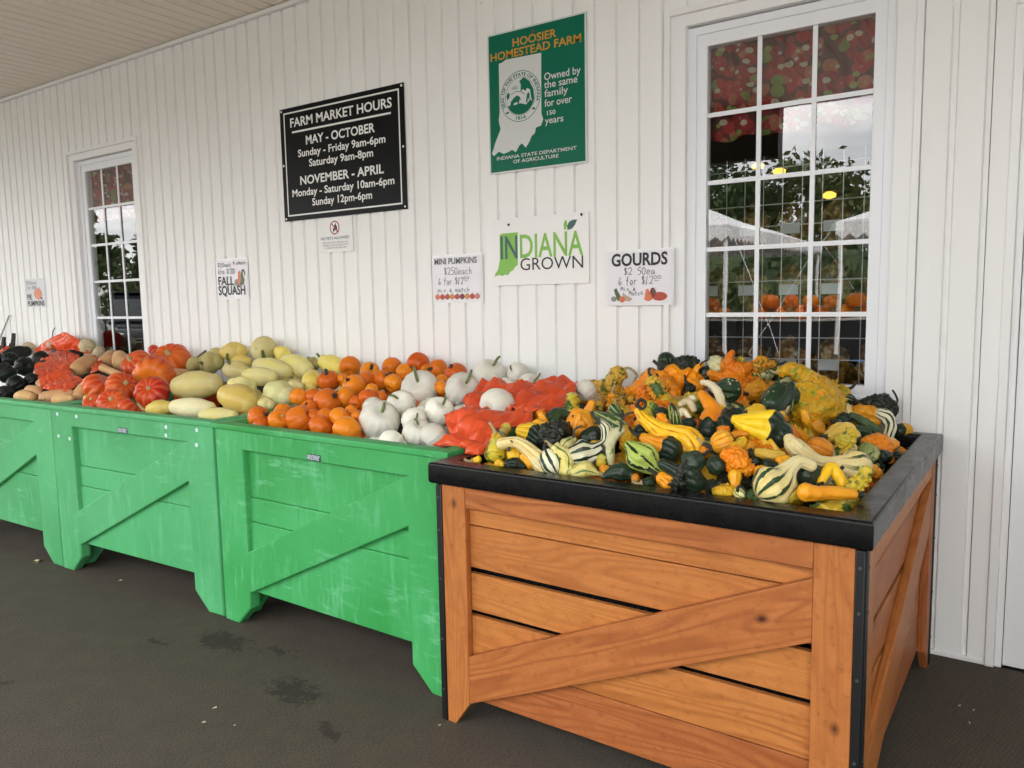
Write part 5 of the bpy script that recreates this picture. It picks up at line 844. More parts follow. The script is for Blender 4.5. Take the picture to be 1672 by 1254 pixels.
('gourd', [[-0.4014, -1.1038, 0.8335, 0.0096], [-0.3954, -1.088, 0.8532, 0.0125], [-0.3857, -1.072, 0.8669, 0.0125], [-0.3711, -1.0695, 0.8483, 0.0136], [-0.3561, -1.0689, 0.8236, 0.0147], [-0.338, -1.0603, 0.8082, 0.017]], 'yelo', [[-0.4032, -1.1175, 0.8309], [-0.4076, -1.123, 0.8107], [-0.4088, -1.1265, 0.7905]], 'bright golden gourd bent like a hairpin over the right front rim', None, {}),
('gourd', [[-0.4119, -1.2066, 0.8311, 0.0222], [-0.3921, -1.1951, 0.8285, 0.0178], [-0.3662, -1.1744, 0.8285, 0.0149], [-0.3443, -1.1561, 0.8259, 0.0149], [-0.3232, -1.1391, 0.8223, 0.0122]], 'orgs', None, 'smooth orange trumpet-shaped gourd at the right front corner', 6, {}),
('gourd', [[-0.3559, -1.091, 0.7945, 0.0146], [-0.3408, -1.0693, 0.7941, 0.0141]], 'yel', None, 'yellow gourd under the orange trumpet-shaped one', None, {}),
('gourd', [[-0.4365, -1.1077, 0.846, 0.027], [-0.4253, -1.0915, 0.8466, 0.0257]], 'gdk', None, 'dark green gourd between the bent-neck and hairpin gourds', None, {}),
('gourd', [[-0.4029, -1.0188, 0.821, 0.0176], [-0.3969, -0.9993, 0.8286, 0.0148]], 'creamg', None, 'pale bumpy gourd inside the loop of the hairpin gourd', None, {'wart': 0.078}),
('gourd', [[-0.3431, -0.7392, 0.7973, 0.0194], [-0.3321, -0.739, 0.7865, 0.0162]], 'orgd', None, 'brown-orange gourd at the right rim under the striped bulb', None, {}),
('gourd', [[-0.3456, -0.9314, 0.7957, 0.012], [-0.3545, -0.9384, 0.7989, 0.012]], 'gdk', None, 'dark gourd in the right front corner of the bin', None, {}),
('gourd', [[-0.5911, -1.1585, 0.8389, 0.0173], [-0.587, -1.1703, 0.817, 0.0119]], 'orgs', None, 'stubby orange gourd neck under the tangled ridged one', None, {}),
('gourd', [[-0.6211, -1.2149, 0.806, 0.0082], [-0.6031, -1.2038, 0.8099, 0.0141], [-0.5864, -1.1972, 0.8079, 0.0117]], 'ylw', None, 'warty yellow gourd at the front rim right of centre', None, {'wart': 0.065}),
('gourd', [[-0.568, -1.2044, 0.8104, 0.0128], [-0.5616, -1.2036, 0.8056, 0.0122]], 'creamy', [[-0.5674, -1.2151, 0.8182], [-0.5635, -1.2111, 0.8285], [-0.5521, -1.2049, 0.8178], [-0.5482, -1.204, 0.8047]], 'small cream striped gourd with looped stem at the front rim', 7, {}),
('gourd', [[-0.6449, -1.1786, 0.8091, 0.0186], [-0.6304, -1.1721, 0.8066, 0.018]], 'gwart', None, 'blackish gourd right of the long front one', None, {'wart': 0.065}),
('gourd', [[-0.8039, -1.1772, 0.8042, 0.0141], [-0.8161, -1.1844, 0.8013, 0.0126]], 'gdk', None, 'dark green gourd tip below the lime striped gourd', None, {}),
('gourd', [[-0.8527, -1.1725, 0.8094, 0.0115], [-0.8502, -1.1744, 0.8041, 0.0108]], 'orgd', None, 'brown-orange gourd in the gap below the lime striped gourd', None, {}),
('gourd', [[-0.5401, -1.1915, 0.8029, 0.0159], [-0.5306, -1.1883, 0.8007, 0.0145]], 'strg', None, 'green gourd low at the front rim below the striped bulb', None, {}),
('gourd', [[-0.4476, -1.1717, 0.8139, 0.0167], [-0.457, -1.1821, 0.8047, 0.0139]], 'mott', None, 'green and yellow gourd left of the orange trumpet gourd', None, {}),
('gourd', [[-0.4923, -0.3533, 0.8763, 0.023], [-0.501, -0.3757, 0.8718, 0.0191]], 'gdk', None, 'dark gourd under the slim green striped one', None, {}),
('gourd', [[-0.4357, -0.415, 0.8478, 0.0223], [-0.4186, -0.4044, 0.8407, 0.0204]], 'gdk', None, 'dark gourd between the ribbed yellow and orange star gourds', None, {})]
BAGS=[
('plastic_bag', [[[-6.3838, -0.0852, 0.9742], [-6.18, -0.0981, 1.0354], [-5.9032, -0.1144, 1.1041], [-5.7767, -0.1146, 1.084], [-5.6678, -0.1147, 1.0435]], [[-6.3301, -0.1147, 0.9548], [-6.1335, -0.124, 0.9877], [-5.8512, -0.14, 1.0302], [-5.7127, -0.1397, 1.0264], [-5.5873, -0.1248, 0.998]], [[-6.1852, -0.1737, 0.9462], [-6.1136, -0.1236, 0.9631], [-5.8716, -0.1342, 0.975], [-5.7068, -0.1348, 0.9784], [-5.5412, -0.1146, 0.9511]]], 'red plastic bag draped over squash beside the window'),
('plastic_bag', [[[-5.8792, -0.2256, 0.9447], [-5.9431, -0.1351, 0.9644], [-5.7546, -0.1354, 0.9595], [-5.451, -0.2342, 0.9442]], [[-5.4155, -0.5336, 0.9172], [-5.2677, -0.5206, 0.9261], [-5.1394, -0.4799, 0.9321], [-5.1504, -0.3899, 0.9357]], [[-5.0985, -0.6972, 0.8936], [-4.8328, -0.7312, 0.9012], [-4.703, -0.7189, 0.9049], [-4.7182, -0.6686, 0.9049]], [[-4.7397, -0.8381, 0.866], [-4.5776, -0.8466, 0.8785], [-4.4763, -0.8238, 0.8852], [-4.3755, -0.7709, 0.8844]], [[-4.493, -0.9425, 0.841], [-4.3417, -0.9544, 0.8451], [-4.2039, -0.9541, 0.8453], [-4.3546, -0.7869, 0.8775]]], 'crumpled red plastic bag in front, under a butternut squash'),
('plastic_bag', [[[-5.4825, -0.1313, 0.9478], [-5.3667, -0.17, 0.9475], [-5.118, -0.2709, 0.9387]], [[-4.9256, -0.4345, 0.9244], [-4.8753, -0.4242, 0.9304], [-4.7727, -0.4386, 0.9243]], [[-4.5249, -0.654, 0.8961], [-4.5213, -0.6264, 0.9035], [-4.6092, -0.5389, 0.9125]]], 'small red plastic bag end right of the butternut squash'),
('plastic_bag', [[[-7.0945, -0.1083, 0.9754], [-6.9169, -0.1078, 0.9954], [-6.7485, -0.1086, 0.9784]], [[-6.9726, -0.1611, 0.9473], [-6.891, -0.1217, 0.9599], [-6.773, -0.1175, 0.962]], [[-6.5118, -0.3532, 0.9319], [-6.4629, -0.3053, 0.9361], [-6.5746, -0.2342, 0.9413]]], 'red plastic bag cut off by the left picture edge'),
('plastic_bag', [[[-1.8042, -0.6691, 0.8975], [-1.8654, -0.4278, 0.9265], [-1.7672, -0.3563, 0.9329], [-1.6882, -0.3224, 0.9361], [-1.6549, -0.2363, 0.9426], [-1.5087, -0.2863, 0.9405]], [[-1.7289, -0.7504, 0.8896], [-1.7514, -0.607, 0.916], [-1.6608, -0.5786, 0.9289], [-1.5539, -0.5796, 0.9289], [-1.4629, -0.55, 0.9304], [-1.4243, -0.4686, 0.929]], [[-1.6725, -0.7812, 0.8835], [-1.6827, -0.6841, 0.9007], [-1.551, -0.7036, 0.9107], [-1.4617, -0.7059, 0.9162], [-1.403, -0.6518, 0.9184], [-1.3742, -0.5968, 0.9135]], [[-1.5226, -0.7278, 0.8942], [-1.4854, -0.7561, 0.8949], [-1.4175, -0.805, 0.8953], [-1.3835, -0.7837, 0.9024], [-1.3533, -0.7561, 0.9033], [-1.3691, -0.6377, 0.9082]]], 'crumpled red plastic bag by the wall behind the white pumpkin'),
('plastic_bag', [[[-1.7691, -0.8348, 0.8761], [-1.678, -0.8352, 0.8874], [-1.5793, -0.8289, 0.893], [-1.5021, -0.7958, 0.8989], [-1.4153, -0.7994, 0.8897]], [[-1.6642, -0.9462, 0.8568], [-1.5655, -0.967, 0.8771], [-1.4767, -0.9726, 0.8794], [-1.4322, -0.9179, 0.8847], [-1.3632, -0.8728, 0.8759]], [[-1.5949, -1.0185, 0.8378], [-1.5073, -1.0449, 0.8539], [-1.4249, -1.0617, 0.8585], [-1.4061, -1.0076, 0.8611], [-1.404, -0.926, 0.8635]], [[-1.6104, -1.0847, 0.8177], [-1.486, -1.0895, 0.8295], [-1.4145, -1.1312, 0.829], [-1.3984, -1.0838, 0.8317], [-1.4133, -0.9977, 0.8447]], [[-1.6165, -1.0853, 0.8075], [-1.4842, -1.0924, 0.816], [-1.397, -1.1556, 0.8121], [-1.3757, -1.1317, 0.8121], [-1.4191, -1.0229, 0.8292]]], 'crumpled red plastic bag hanging over the corner of the wooden bin')]

# ------------------------------------------------------------------ produce
def crom(P, n):
    """smooth path through points (any dimension), n samples per span"""
    out = []; k = len(P)
    for i in range(k - 1):
        p0, p1, p2, p3 = P[max(i-1, 0)], P[i], P[i+1], P[min(i+2, k-1)]
        for j in range(n):
            t = j / n
            out.append([.5 * (2*b + (c-a)*t + (2*a-5*b+4*c-d)*t*t + (3*b-a-3*c+d)*t**3) for a, b, c, d in zip(p0, p1, p2, p3)])
    out.append(list(P[-1])); return out

def body_mesh(P, ribs=0, ribd=.05, lump=.04, wart=0, wing=0, nw=5, seg=40, seed=0, dimple=0, sharp=False):
    pts = crom(P, 18 if wart and max(p[3] for p in P) > .04 else 10); k = len(pts)
    V = [Vector(p[:3]) for p in pts]; Rr = [max(p[3], .004) for p in pts]
    d0 = (V[0] - V[1]).normalized(); d1 = (V[-1] - V[-2]).normalized()
    head = []; tail = []
    m = 7
    for i in range(m):                                   # rounded ends
        q = (i + .35) / m * pi / 2; head.append((V[0] + d0 * Rr[0] * cos(q) * .9, Rr[0] * sin(q))); tail.append((V[-1] + d1 * Rr[-1] * cos(pi/2 - q) * .9 * 1, Rr[-1] * cos(q) if False else Rr[-1] * sin(pi/2 - q)))
    ringsC = [h[0] for h in head] + V + [V[-1] + d1 * Rr[-1] * sin((i + .65) / m * pi / 2) * .9 for i in range(m)]
    ringsR = [h[1] for h in head] + Rr + [Rr[-1] * cos((i + .65) / m * pi / 2) for i in range(m)]
    L = [0]
    for a, b in zip(ringsC, ringsC[1:]): L.append(L[-1] + max((b - a).length, 1e-6))
    tot = L[-1]; org = sum(V, Vector()) / k; rmax = max(Rr)
    verts = []; uv = []; t = (ringsC[1] - ringsC[0]).normalized(); a = t.orthogonal().normalized(); K = len(ringsC)
    off = Vector((seed * 3.1, seed * 1.7, seed * .9)); ws = 1.0 / max(.011, min(.019, rmax * .2))
    for i in range(K):
        t = (ringsC[min(i+1, K-1)] - ringsC[max(i-1, 0)]).normalized(); a = (a - t * a.dot(t)).normalized(); b = t.cross(a); u = L[i] / tot
        bell = sin(pi * min(max(u, 0), 1)) ** .6
        for j in range(seg):
            q = 2 * pi * j / seg; dr = a * cos(q) + b * sin(q); r = ringsR[i]; f = 1.0
            if ribs: f -= ribd * (1 - abs(sin(ribs * q / 2 + .4 * sin(seed + u * 2)))) ** (1.5 if not sharp else 3) * bell
            if wing: f += wing * max(0, cos(nw * q / 2 + seed)) ** 6 * (.3 + .7 * u) * bell * 2 - wing * .25 * bell
            p = ringsC[i] + dr * r
            f += lump * (noise.noise(p / rmax * 1.1 + off) * 1.5 + noise.noise(p / rmax * 2.7 - off) * .7) * bell
            if wart:
                dd = noise.voronoi(p * ws + off)[0][0]; w = max(0, 1 - dd * 1.7); f += (wart * .12 * (w * w * (3 - 2 * w)) * (.75 + .6 * noise.noise(p * 9 + off)) + wart * .24 * max(0, noise.noise(p * 26 + off))) * min(1, r / (rmax * .3)) / max(r, .012)
            verts.append(ringsC[i] + dr * r * f - org); uv.append((u, j / seg))
    n = len(verts); verts += [ringsC[0] + d0 * Rr[0] * (.03 if not dimple else -.1) - org, ringsC[-1] + d1 * Rr[-1] * .03 - org]; uv += [(0, 0), (1, 0)]
    faces = []; fuv = []
    for i in range(K - 1):
        for j in range(seg):
            j2 = (j + 1) % seg; A = i * seg + j; Bq = i * seg + j2
            faces.append((A, Bq, Bq + seg, A + seg)); e = (j + 1) / seg
            fuv += [(uv[A][0], j / seg), (uv[A][0], e), (uv[A + seg][0], e), (uv[A + seg][0], j / seg)]
    for j in range(seg):
        j2 = (j + 1) % seg
        faces.append((n, j2, j)); fuv += [(0, (j + .5) / seg), (0, (j + 1) / seg), (0, j / seg)]
        A = (K - 1) * seg; faces.append((n + 1, A + j, A + j2)); fuv += [(1, (j + .5) / seg), (1, j / seg), (1, (j + 1) / seg)]
    me = bpy.data.meshes.new('mesh'); me.from_pydata([tuple(v) for v in verts], [], faces)
    lay = me.uv_layers.new(name='UVMap'); flat_ = [c for p in fuv for c in p]; lay.data.foreach_set('uv', flat_)
    me.update()
    for p in me.polygons: p.use_smooth = True
    return me, org

def pumpkin_mesh(R, ratio, ribs, ribd, seed, seg=56, rings=26, dimp=.28):
    """a ribbed pumpkin about local Z"""
    verts = []; H = R * ratio; off = Vector((seed * 2.3, seed, seed * .7))
    for i in range(rings + 1):
        t = pi * i / rings
        for j in range(seg):
            q = 2 * pi * j / seg; s = sin(t)
            rib = ribd * (1 - abs(sin(ribs * q / 2 + .15 * sin(3 * t + seed)))) ** 2 * (s ** .5 if s > 0 else 0)
            r = R * (s ** .82 if s > 0 else 0) * (1 - rib); z = H * cos(t)
            z -= H * dimp * math.exp(-(r / (R * .36)) ** 2) * (1 if cos(t) > 0 else -1)
            d = Vector((r * cos(q), r * sin(q), z)); f = 1 + .035 * noise.noise(d / R * 1.3 + off); verts.append(tuple(d * f))
    faces = []; fuv = []
    for i in range(rings):
        for j in range(seg):
            j2 = (j + 1) % seg; faces.append((i * seg + j, (i + 1) * seg + j, (i + 1) * seg + j2, i * seg + j2))
            fuv += [(i / rings, j / seg), ((i + 1) / rings, j / seg), ((i + 1) / rings, (j + 1) / seg), (i / rings, (j + 1) / seg)]
    me = bpy.data.meshes.new('mesh'); me.from_pydata(verts, [], faces); lay = me.uv_layers.new(name='UVMap'); lay.data.foreach_set('uv', [c for p in fuv for c in p]); me.update()
    for p in me.polygons: p.use_smooth = True
    return me

def stem_mesh(P, r0, r1, ridges=5, foot=1.7, seg=20):
    pts = crom([list(p) for p in P], 6); k = len(pts); V = [Vector(p) for p in pts]; mb = MB()
    t = (V[1] - V[0]).normalized(); a = t.orthogonal().normalized()
    for i, p in enumerate(V):
        t = (V[min(i+1, k-1)] - V[max(i-1, 0)]).normalized(); a = (a - t * a.dot(t)).normalized(); b = t.cross(a); u = i / (k - 1)
        r = r0 + (r1 - r0) * u; r *= 1 + (foot - 1) * math.exp(-u * 7)
        if i == k - 1: r *= 1.12
        for j in range(seg):
            q = 2 * pi * j / seg + u * .8; rr = r * (1 + .16 * cos(ridges * q)); mb.v.append(tuple(p + (a * cos(q) + b * sin(q)) * rr))
    for i in range(k - 1):
        for j in range(seg): A = i * seg + j; Bq = i * seg + (j + 1) % seg; mb.f.append((A, Bq, Bq + seg, A + seg))
    mb.f.append(tuple(range(seg - 1, -1, -1))); mb.f.append(tuple((k - 1) * seg + j for j in range(seg)))
    return mb.mesh(60)

# skins ---------------------------------------------------------------
def uvn(m):
    u = m.t.nodes.new('ShaderNodeUVMap'); u.uv_map = 'UVMap'; s = m.t.nodes.new('ShaderNodeSeparateXYZ'); m.t.links.new(u.outputs[0], s.inputs[0]); return s.outputs[0], s.outputs[1]
def smoothskin(name, a, b, rough=.42, n=0, line=None, vein=.0, spots=None, bumpd=.0006, top=None, spec=.5, lineamt=.22, fs=9):
    m = N(name); v = m.co(40); f = m.noise(v, fs, 4); c = m.mix(m.ramp(f, [(.36, 0), (.66, 1)]), a, b)
    oi = m.t.nodes.new('ShaderNodeObjectInfo').outputs['Random']; hs = m.t.nodes.new('ShaderNodeHueSaturation')
    m.t.links.new(c, hs.inputs['Color']); m.t.links.new(m.math('MULTIPLY_ADD', oi, .025, .487), hs.inputs['Hue']); m.t.links.new(m.math('MULTIPLY_ADD', oi, .35, .82), hs.inputs['Value']); c = hs.outputs[0]
    u, w = uvn(m)
    if n:
        s_ = m.math('SINE', m.math('MULTIPLY', w, 2 * pi * n)); s_ = m.math('ADD', s_, m.math('MULTIPLY', m.noise(v, 30, 3), 1.2))
        c = m.mix(m.math('MULTIPLY', m.ramp(s_, [(.9, 0), (1.4 if False else 1.0, 1)]), lineamt), c, line)
    if top: c = m.mix(m.ramp(m.math('ADD', u, m.math('MULTIPLY', m.math('SUBTRACT', m.noise(v, 12, 3), .5), .3)), top[0]), c, top[1])
    if spots: d = m.noise(v, 70, 5, .7); c = m.mix(m.ramp(d, [(.60, 0), (.72, .6)]), c, spots)
    blem = m.noise(v, 22, 6, .75); c = m.mix(m.ramp(blem, [(.66, 0), (.76, .35)]), c, [x * .45 for x in a])
    m.col(c); m.rough(m.ramp(f, [(.3, rough - .06), (.7, rough + .10)])); m.b.inputs['Specular IOR Level'].default_value = spec * .55
    m.bump(m.noise(v, 120, 4, .6), bumpd, .6); return m.m
S = {}
S['orange'] = smoothskin('orange pumpkin skin', (.74, .195, .012), (.66, .150, .009), .33, spots=(.48, .11, .01))
S['white'] = smoothskin('white pumpkin skin', (.79, .77, .68), (.72, .70, .60), .45, spots=(.62, .57, .44))
S['red'] = smoothskin('red squash skin', (.50, .030, .012), (.68, .125, .012), .34, n=10, line=(.74, .26, .09), top=([(.62, 0), (.9, .8)], (.74, .20, .014)), lineamt=.3, fs=5)
S['acorn'] = smoothskin('black squash skin', (.006, .009, .008), (.011, .014, .012), .45)
S['buff'] = smoothskin('buff pumpkin skin', (.56, .46, .30), (.50, .39, .24), .5, spots=(.4, .3, .17))
S['spag'] = smoothskin('pale spaghetti squash skin', (.70, .60, .20), (.66, .58, .27), .42, n=7, line=(.62, .60, .34), spots=(.55, .46, .16))
S['spagy'] = smoothskin('yellow spaghetti squash skin', (.76, .58, .10), (.72, .58, .17), .40, n=7, line=(.72, .60, .25), spots=(.6, .44, .08))
S['spagc'] = smoothskin('cream spaghetti squash skin', (.76, .70, .47), (.72, .65, .38), .42, spots=(.6, .52, .28))
S['spagg'] = smoothskin('greenish spaghetti squash skin', (.58, .56, .24), (.64, .60, .32), .45, n=9, line=(.48, .52, .28), spots=(.5, .45, .2))
S['spagd'] = smoothskin('olive spaghetti squash skin', (.44, .38, .14), (.50, .44, .18), .5, spots=(.25, .2, .07))
S['butter'] = smoothskin('butternut skin', (.66, .41, .19), (.60, .34, .145), .42, spots=(.48, .26, .11))
S['stemg'] = plain('green stem', (.13, .17, .05), .6, var=.4, sc=30); S['stemk'] = plain('black stem', (.022, .024, .018), .6, var=.5, sc=40); S['stemt'] = plain('tan stem', (.40, .31, .15), .7, var=.35, sc=30); S['stemo'] = plain('olive stem', (.10, .10, .05), .65, var=.4, sc=30)

def gskin(name, a, b, sc=10, stripe=None, cut=None, cutc=(.014, .028, .016), warts=0, speck=None, patch=None, rough=.27, ufade=None, line2=None):
    """gourd skin: a/b mottled; stripe=(n, colour, width); cut: dark blossom end past that share of the length"""
    m = N(name); v = m.co(40); f = m.noise(v, sc, 4); c = m.mix(m.ramp(f, [(.36, 0), (.64, 1)]), a, b); u, w = uvn(m)
    oi = m.t.nodes.new('ShaderNodeObjectInfo').outputs['Random']; hs = m.t.nodes.new('ShaderNodeHueSaturation')
    m.t.links.new(c, hs.inputs['Color']); m.t.links.new(m.math('MULTIPLY_ADD', oi, .016, .494), hs.inputs['Hue']); m.t.links.new(m.math('MULTIPLY_ADD', oi, .28, .86), hs.inputs['Value']); c = hs.outputs[0]
    if patch:
        for pc, ps, lo in patch: c = m.mix(m.ramp(m.noise(m.map(v, (1, 1, 1), (0, 0, 0), (lo * 9, 3, 1)), ps, 4, .55), [(lo, 0), (lo + .05, 1)]), c, pc)
    if stripe:
        n_, sc_, wd = stripe; wob = m.math('MULTIPLY', m.math('SUBTRACT', m.noise(v, 26, 4, .6), .5), 2.6)
        s_ = m.math('ADD', m.math('SINE', m.math('MULTIPLY', w, 2 * pi * n_)), wob); k = m.ramp(s_, [(1 - wd - .03 if 1 - wd > 0 else .0, 0), (min(1, 1 - wd + .08), 1)])
        if ufade: k = m.math('MULTIPLY', k, m.ramp(u, ufade))
        c = m.mix(k, c, sc_)
        if line2: k2 = m.ramp(m.voro(v, 70), [(.12, 1), (.22, 0)]); c = m.mix(m.math('MULTIPLY', k2, .7), c, line2)
    if cut:
        e = m.math('ADD', u, m.math('MULTIPLY', m.math('SUBTRACT', m.noise(v, 14, 3), .5), .16)); e = m.math('ADD', e, m.math('MULTIPLY', m.math('SINE', m.math('MULTIPLY', w, 2 * pi * 5)), .028))
        c = m.mix(m.ramp(e, [(cut, 0), (min(cut + .012, 1), 1)]), c, cutc)
    if speck:
        d = m.voro(v, speck[1]); k = m.ramp(d, [(speck[2], 1), (speck[2] + .1, 0)]); k = m.math('MULTIPLY', k, m.ramp(m.noise(v, 12, 2), [(.45, 0), (.58, 1)])); c = m.mix(k, c, speck[0])
    bl = m.noise(v, 30, 6, .75); c = m.mix(m.ramp(bl, [(.68, 0), (.76, .25)]), c, [x * .35 for x in a])
    m.col(c); m.rough(m.ramp(f, [(.3, rough - .03), (.7, rough + .12)])); m.b.inputs['Specular IOR Level'].default_value = .33
    h = m.noise(v, 34, 6, .7)
    if warts: h = m.math('ADD', h, m.math('MULTIPLY', m.ramp(m.voro(v, 75), [(0, 1), (.5, 0)]), warts))
    m.bump(h, .0045 if warts else .0022, .9); return m.m
OR1, OR2, YE, DK = (.82, .215, .006), (.80, .29, .015), (.80, .45, .018), (.014, .028, .016)
GSK = {
 'orgw': dict(a=OR1, b=(.84, .29, .010), sc=16, warts=.8), 'orgs': dict(a=(.76, .25, .012), b=(.80, .36, .02), sc=8), 'orgd': dict(a=(.60, .21, .010), b=(.70, .30, .014), sc=14, warts=.6),
 'orgr': dict(a=(.80, .33, .02), b=(.82, .42, .04), stripe=(11, (.70, .20, .01), .35), cut=.86), 'orgr2': dict(a=(.68, .24, .014), b=(.74, .30, .02), stripe=(7, (.50, .15, .01), .3)),
 'yel': dict(a=YE, b=(.82, .50, .03), sc=8), 'yelr': dict(a=(.80, .38, .012), b=(.82, .47, .02), stripe=(9, (.62, .24, .008), .22), patch=[((.10, .08, .01), 34, .69)]), 'yelo': dict(a=(.80, .40, .01), b=(.82, .47, .016)),
 'ylw': dict(a=(.66, .41, .018), b=(.74, .38, .010), sc=16, warts=1.0, patch=[((.34, .31, .025), 48, .55), ((.76, .27, .006), 22, .58)]), 'ylws': dict(a=(.70, .46, .03), b=(.76, .54, .10), stripe=(8, (.52, .28, .012), .3)),
 'gdk': dict(a=(.011, .020, .013), b=(.018, .034, .018), rough=.25, patch=[((.03, .06, .02), 16, .60)]), 'gwart': dict(a=(.010, .014, .010), b=(.018, .024, .013), warts=1.0, patch=[((.45, .25, .015), 9, .68)]),
 'gspk': dict(a=(.012, .030, .015), b=(.022, .05, .02), speck=((.62, .62, .42), 60, .16), stripe=(10, (.03, .075, .025), .3)), 'gscar': dict(a=(.016, .035, .02), b=(.03, .05, .03), stripe=(8, (.06, .085, .05), .3), patch=[((.42, .34, .22), 14, .63)]),
 'mottw': dict(a=(.74, .36, .02), b=(.72, .46, .05), sc=14, warts=1.0, speck=((.66, .60, .30), 85, .25), patch=[((.09, .13, .02), 44, .53)]), 'mott': dict(a=(.66, .42, .03), b=(.52, .40, .03), patch=[((.06, .11, .02), 16, .52), ((.50, .46, .10), 30, .58)]),
 'mottc': dict(a=(.20, .25, .06), b=(.40, .40, .16), warts=.9, patch=[((.64, .50, .30), 12, .55), ((.06, .10, .03), 26, .56)]), 'strp': dict(a=(.035, .075, .022), b=(.05, .10, .03), stripe=(8, (.42, .46, .18), .42), speck=((.45, .48, .2), 60, .2)),
 'lime': dict(a=(.30, .40, .055), b=(.40, .48, .10), stripe=(8, (.012, .025, .014), .36), line2=(.52, .58, .22)), 'strw': dict(a=(.70, .66, .42), b=(.74, .72, .55), stripe=(8, (.018, .04, .022), .52)),
 'strc': dict(a=(.72, .58, .20), b=(.72, .64, .36), stripe=(9, (.03, .065, .025), .55), ufade=[(.45, 0), (.6, 1)]), 'creamst': dict(a=(.76, .58, .22), b=(.74, .62, .32), stripe=(8, (.025, .06, .016), .72), ufade=[(.62, 0), (.78, 1)], speck=((.50, .52, .14), 60, .2), patch=[((.78, .42, .05), 12, .64)]),
 'strd': dict(a=(.02, .04, .02), b=(.03, .05, .025), stripe=(9, (.48, .42, .14), .3)), 'strg': dict(a=(.04, .085, .025), b=(.06, .11, .03), stripe=(7, (.015, .03, .014), .4), speck=((.3, .36, .12), 80, .12)),
 'creamg': dict(a=(.50, .50, .24), b=(.62, .60, .36), warts=.4, patch=[((.16, .22, .07), 18, .60)]), 'creamp': dict(a=(.74, .62, .38), b=(.76, .68, .48), sc=6), 'creamy': dict(a=(.72, .62, .18), b=(.70, .64, .30), stripe=(6, (.10, .18, .04), .22)),
 'creamr': dict(a=(.72, .56, .22), b=(.74, .64, .36), sc=16, stripe=(9, (.64, .40, .10), .28)), 'creamyo': dict(a=(.76, .50, .05), b=(.78, .60, .22), sc=16, cut=.88),
 'bi': dict(a=(.80, .48, .012), b=(.82, .52, .02), cut=.5), 'bio': dict(a=(.80, .30, .01), b=(.80, .38, .014), cut=.5), 'bioc': dict(a=(.78, .22, .008), b=(.80, .29, .012), cut=.5), 'bid': dict(a=(.018, .03, .018), b=(.025, .04, .02), cut=.5, cutc=(.55, .28, .02)),
}
_gc = {}
def gmat(k, cut=None):
    key = (k, cut)
    if key not in _gc:
        d = dict(GSK[k])
        if cut: d['cut'] = cut
        _gc[key] = gskin('gourd skin ' + k, **d)
    return _gc[key]

rg = random.Random(21)
SPEC = {'orange': ('mini_pumpkin', 'pumpkin', .90, 9, .06, 'small orange pumpkins in the green bin', 'stemk'), 'white': ('white_pumpkin', 'pumpkin', .86, 12, .075, 'white pumpkins in the green bin', 'stemg'),
        'red': ('red_squash', 'squash', .72, 10, .13, 'red squash in the green bin', 'stemt'), 'acorn': ('black_squash', 'squash', .95, 9, .17, 'black squash in the left bin', 'stemk'), 'buff': ('buff_pumpkin', 'pumpkin', .75, 10, .10, 'buff pumpkins at the wall', 'stemo')}
def rround(k, c, R, ax, tip, label, ratio, mat, vis, idx):
    nm, cat, rt, ribs, rd, grp, sk = SPEC[k]; rt = (ratio or rt) * rg.uniform(.93, 1.07)
    o = link(nm, pumpkin_mesh(R / max(.96, 1), rt, ribs + rg.randint(-1, 2), rd * rg.uniform(.6, 1.2), idx * 1.37), S[k], None, c)
    ax = Vector(ax).normalized(); o.rotation_mode = 'QUATERNION'; o.rotation_quaternion = ax.to_track_quat('Z', 'Y')
    tag(o, label, cat, grp)
    if vis:
        q = o.rotation_quaternion.to_matrix().transposed(); top = R * rt * .70
        tv = q @ Vector(tip) if tip else Vector((0, 0, R * .5)); base = Vector((0, 0, top - .004)); end = base + tv
        end.z = max(end.z, top + .25 * tv.length)
        mid = base.lerp(end, .5) + Vector((0, 0, .22 * (end - base).length)); pale = 'pale' in label or 'tan' in label or 'withered' in label
        r0 = {'orange': .085, 'white': .075, 'red': .15, 'acorn': .07, 'buff': .09}[k] * R
        if k == 'orange': r0 = .165 * R
        o2 = link('stem', stem_mesh([base - Vector((0, 0, .008)), mid, end], r0, r0 * .8), S['stemt' if pale and k != 'white' else ('stemo' if 'brown' in label else sk)], o)
    return o
for i, (k, c, R, ax, tip, label, ratio, mat, vis) in enumerate(ROUND): rround(k, c, R, ax, tip, label, ratio, mat, vis, i)

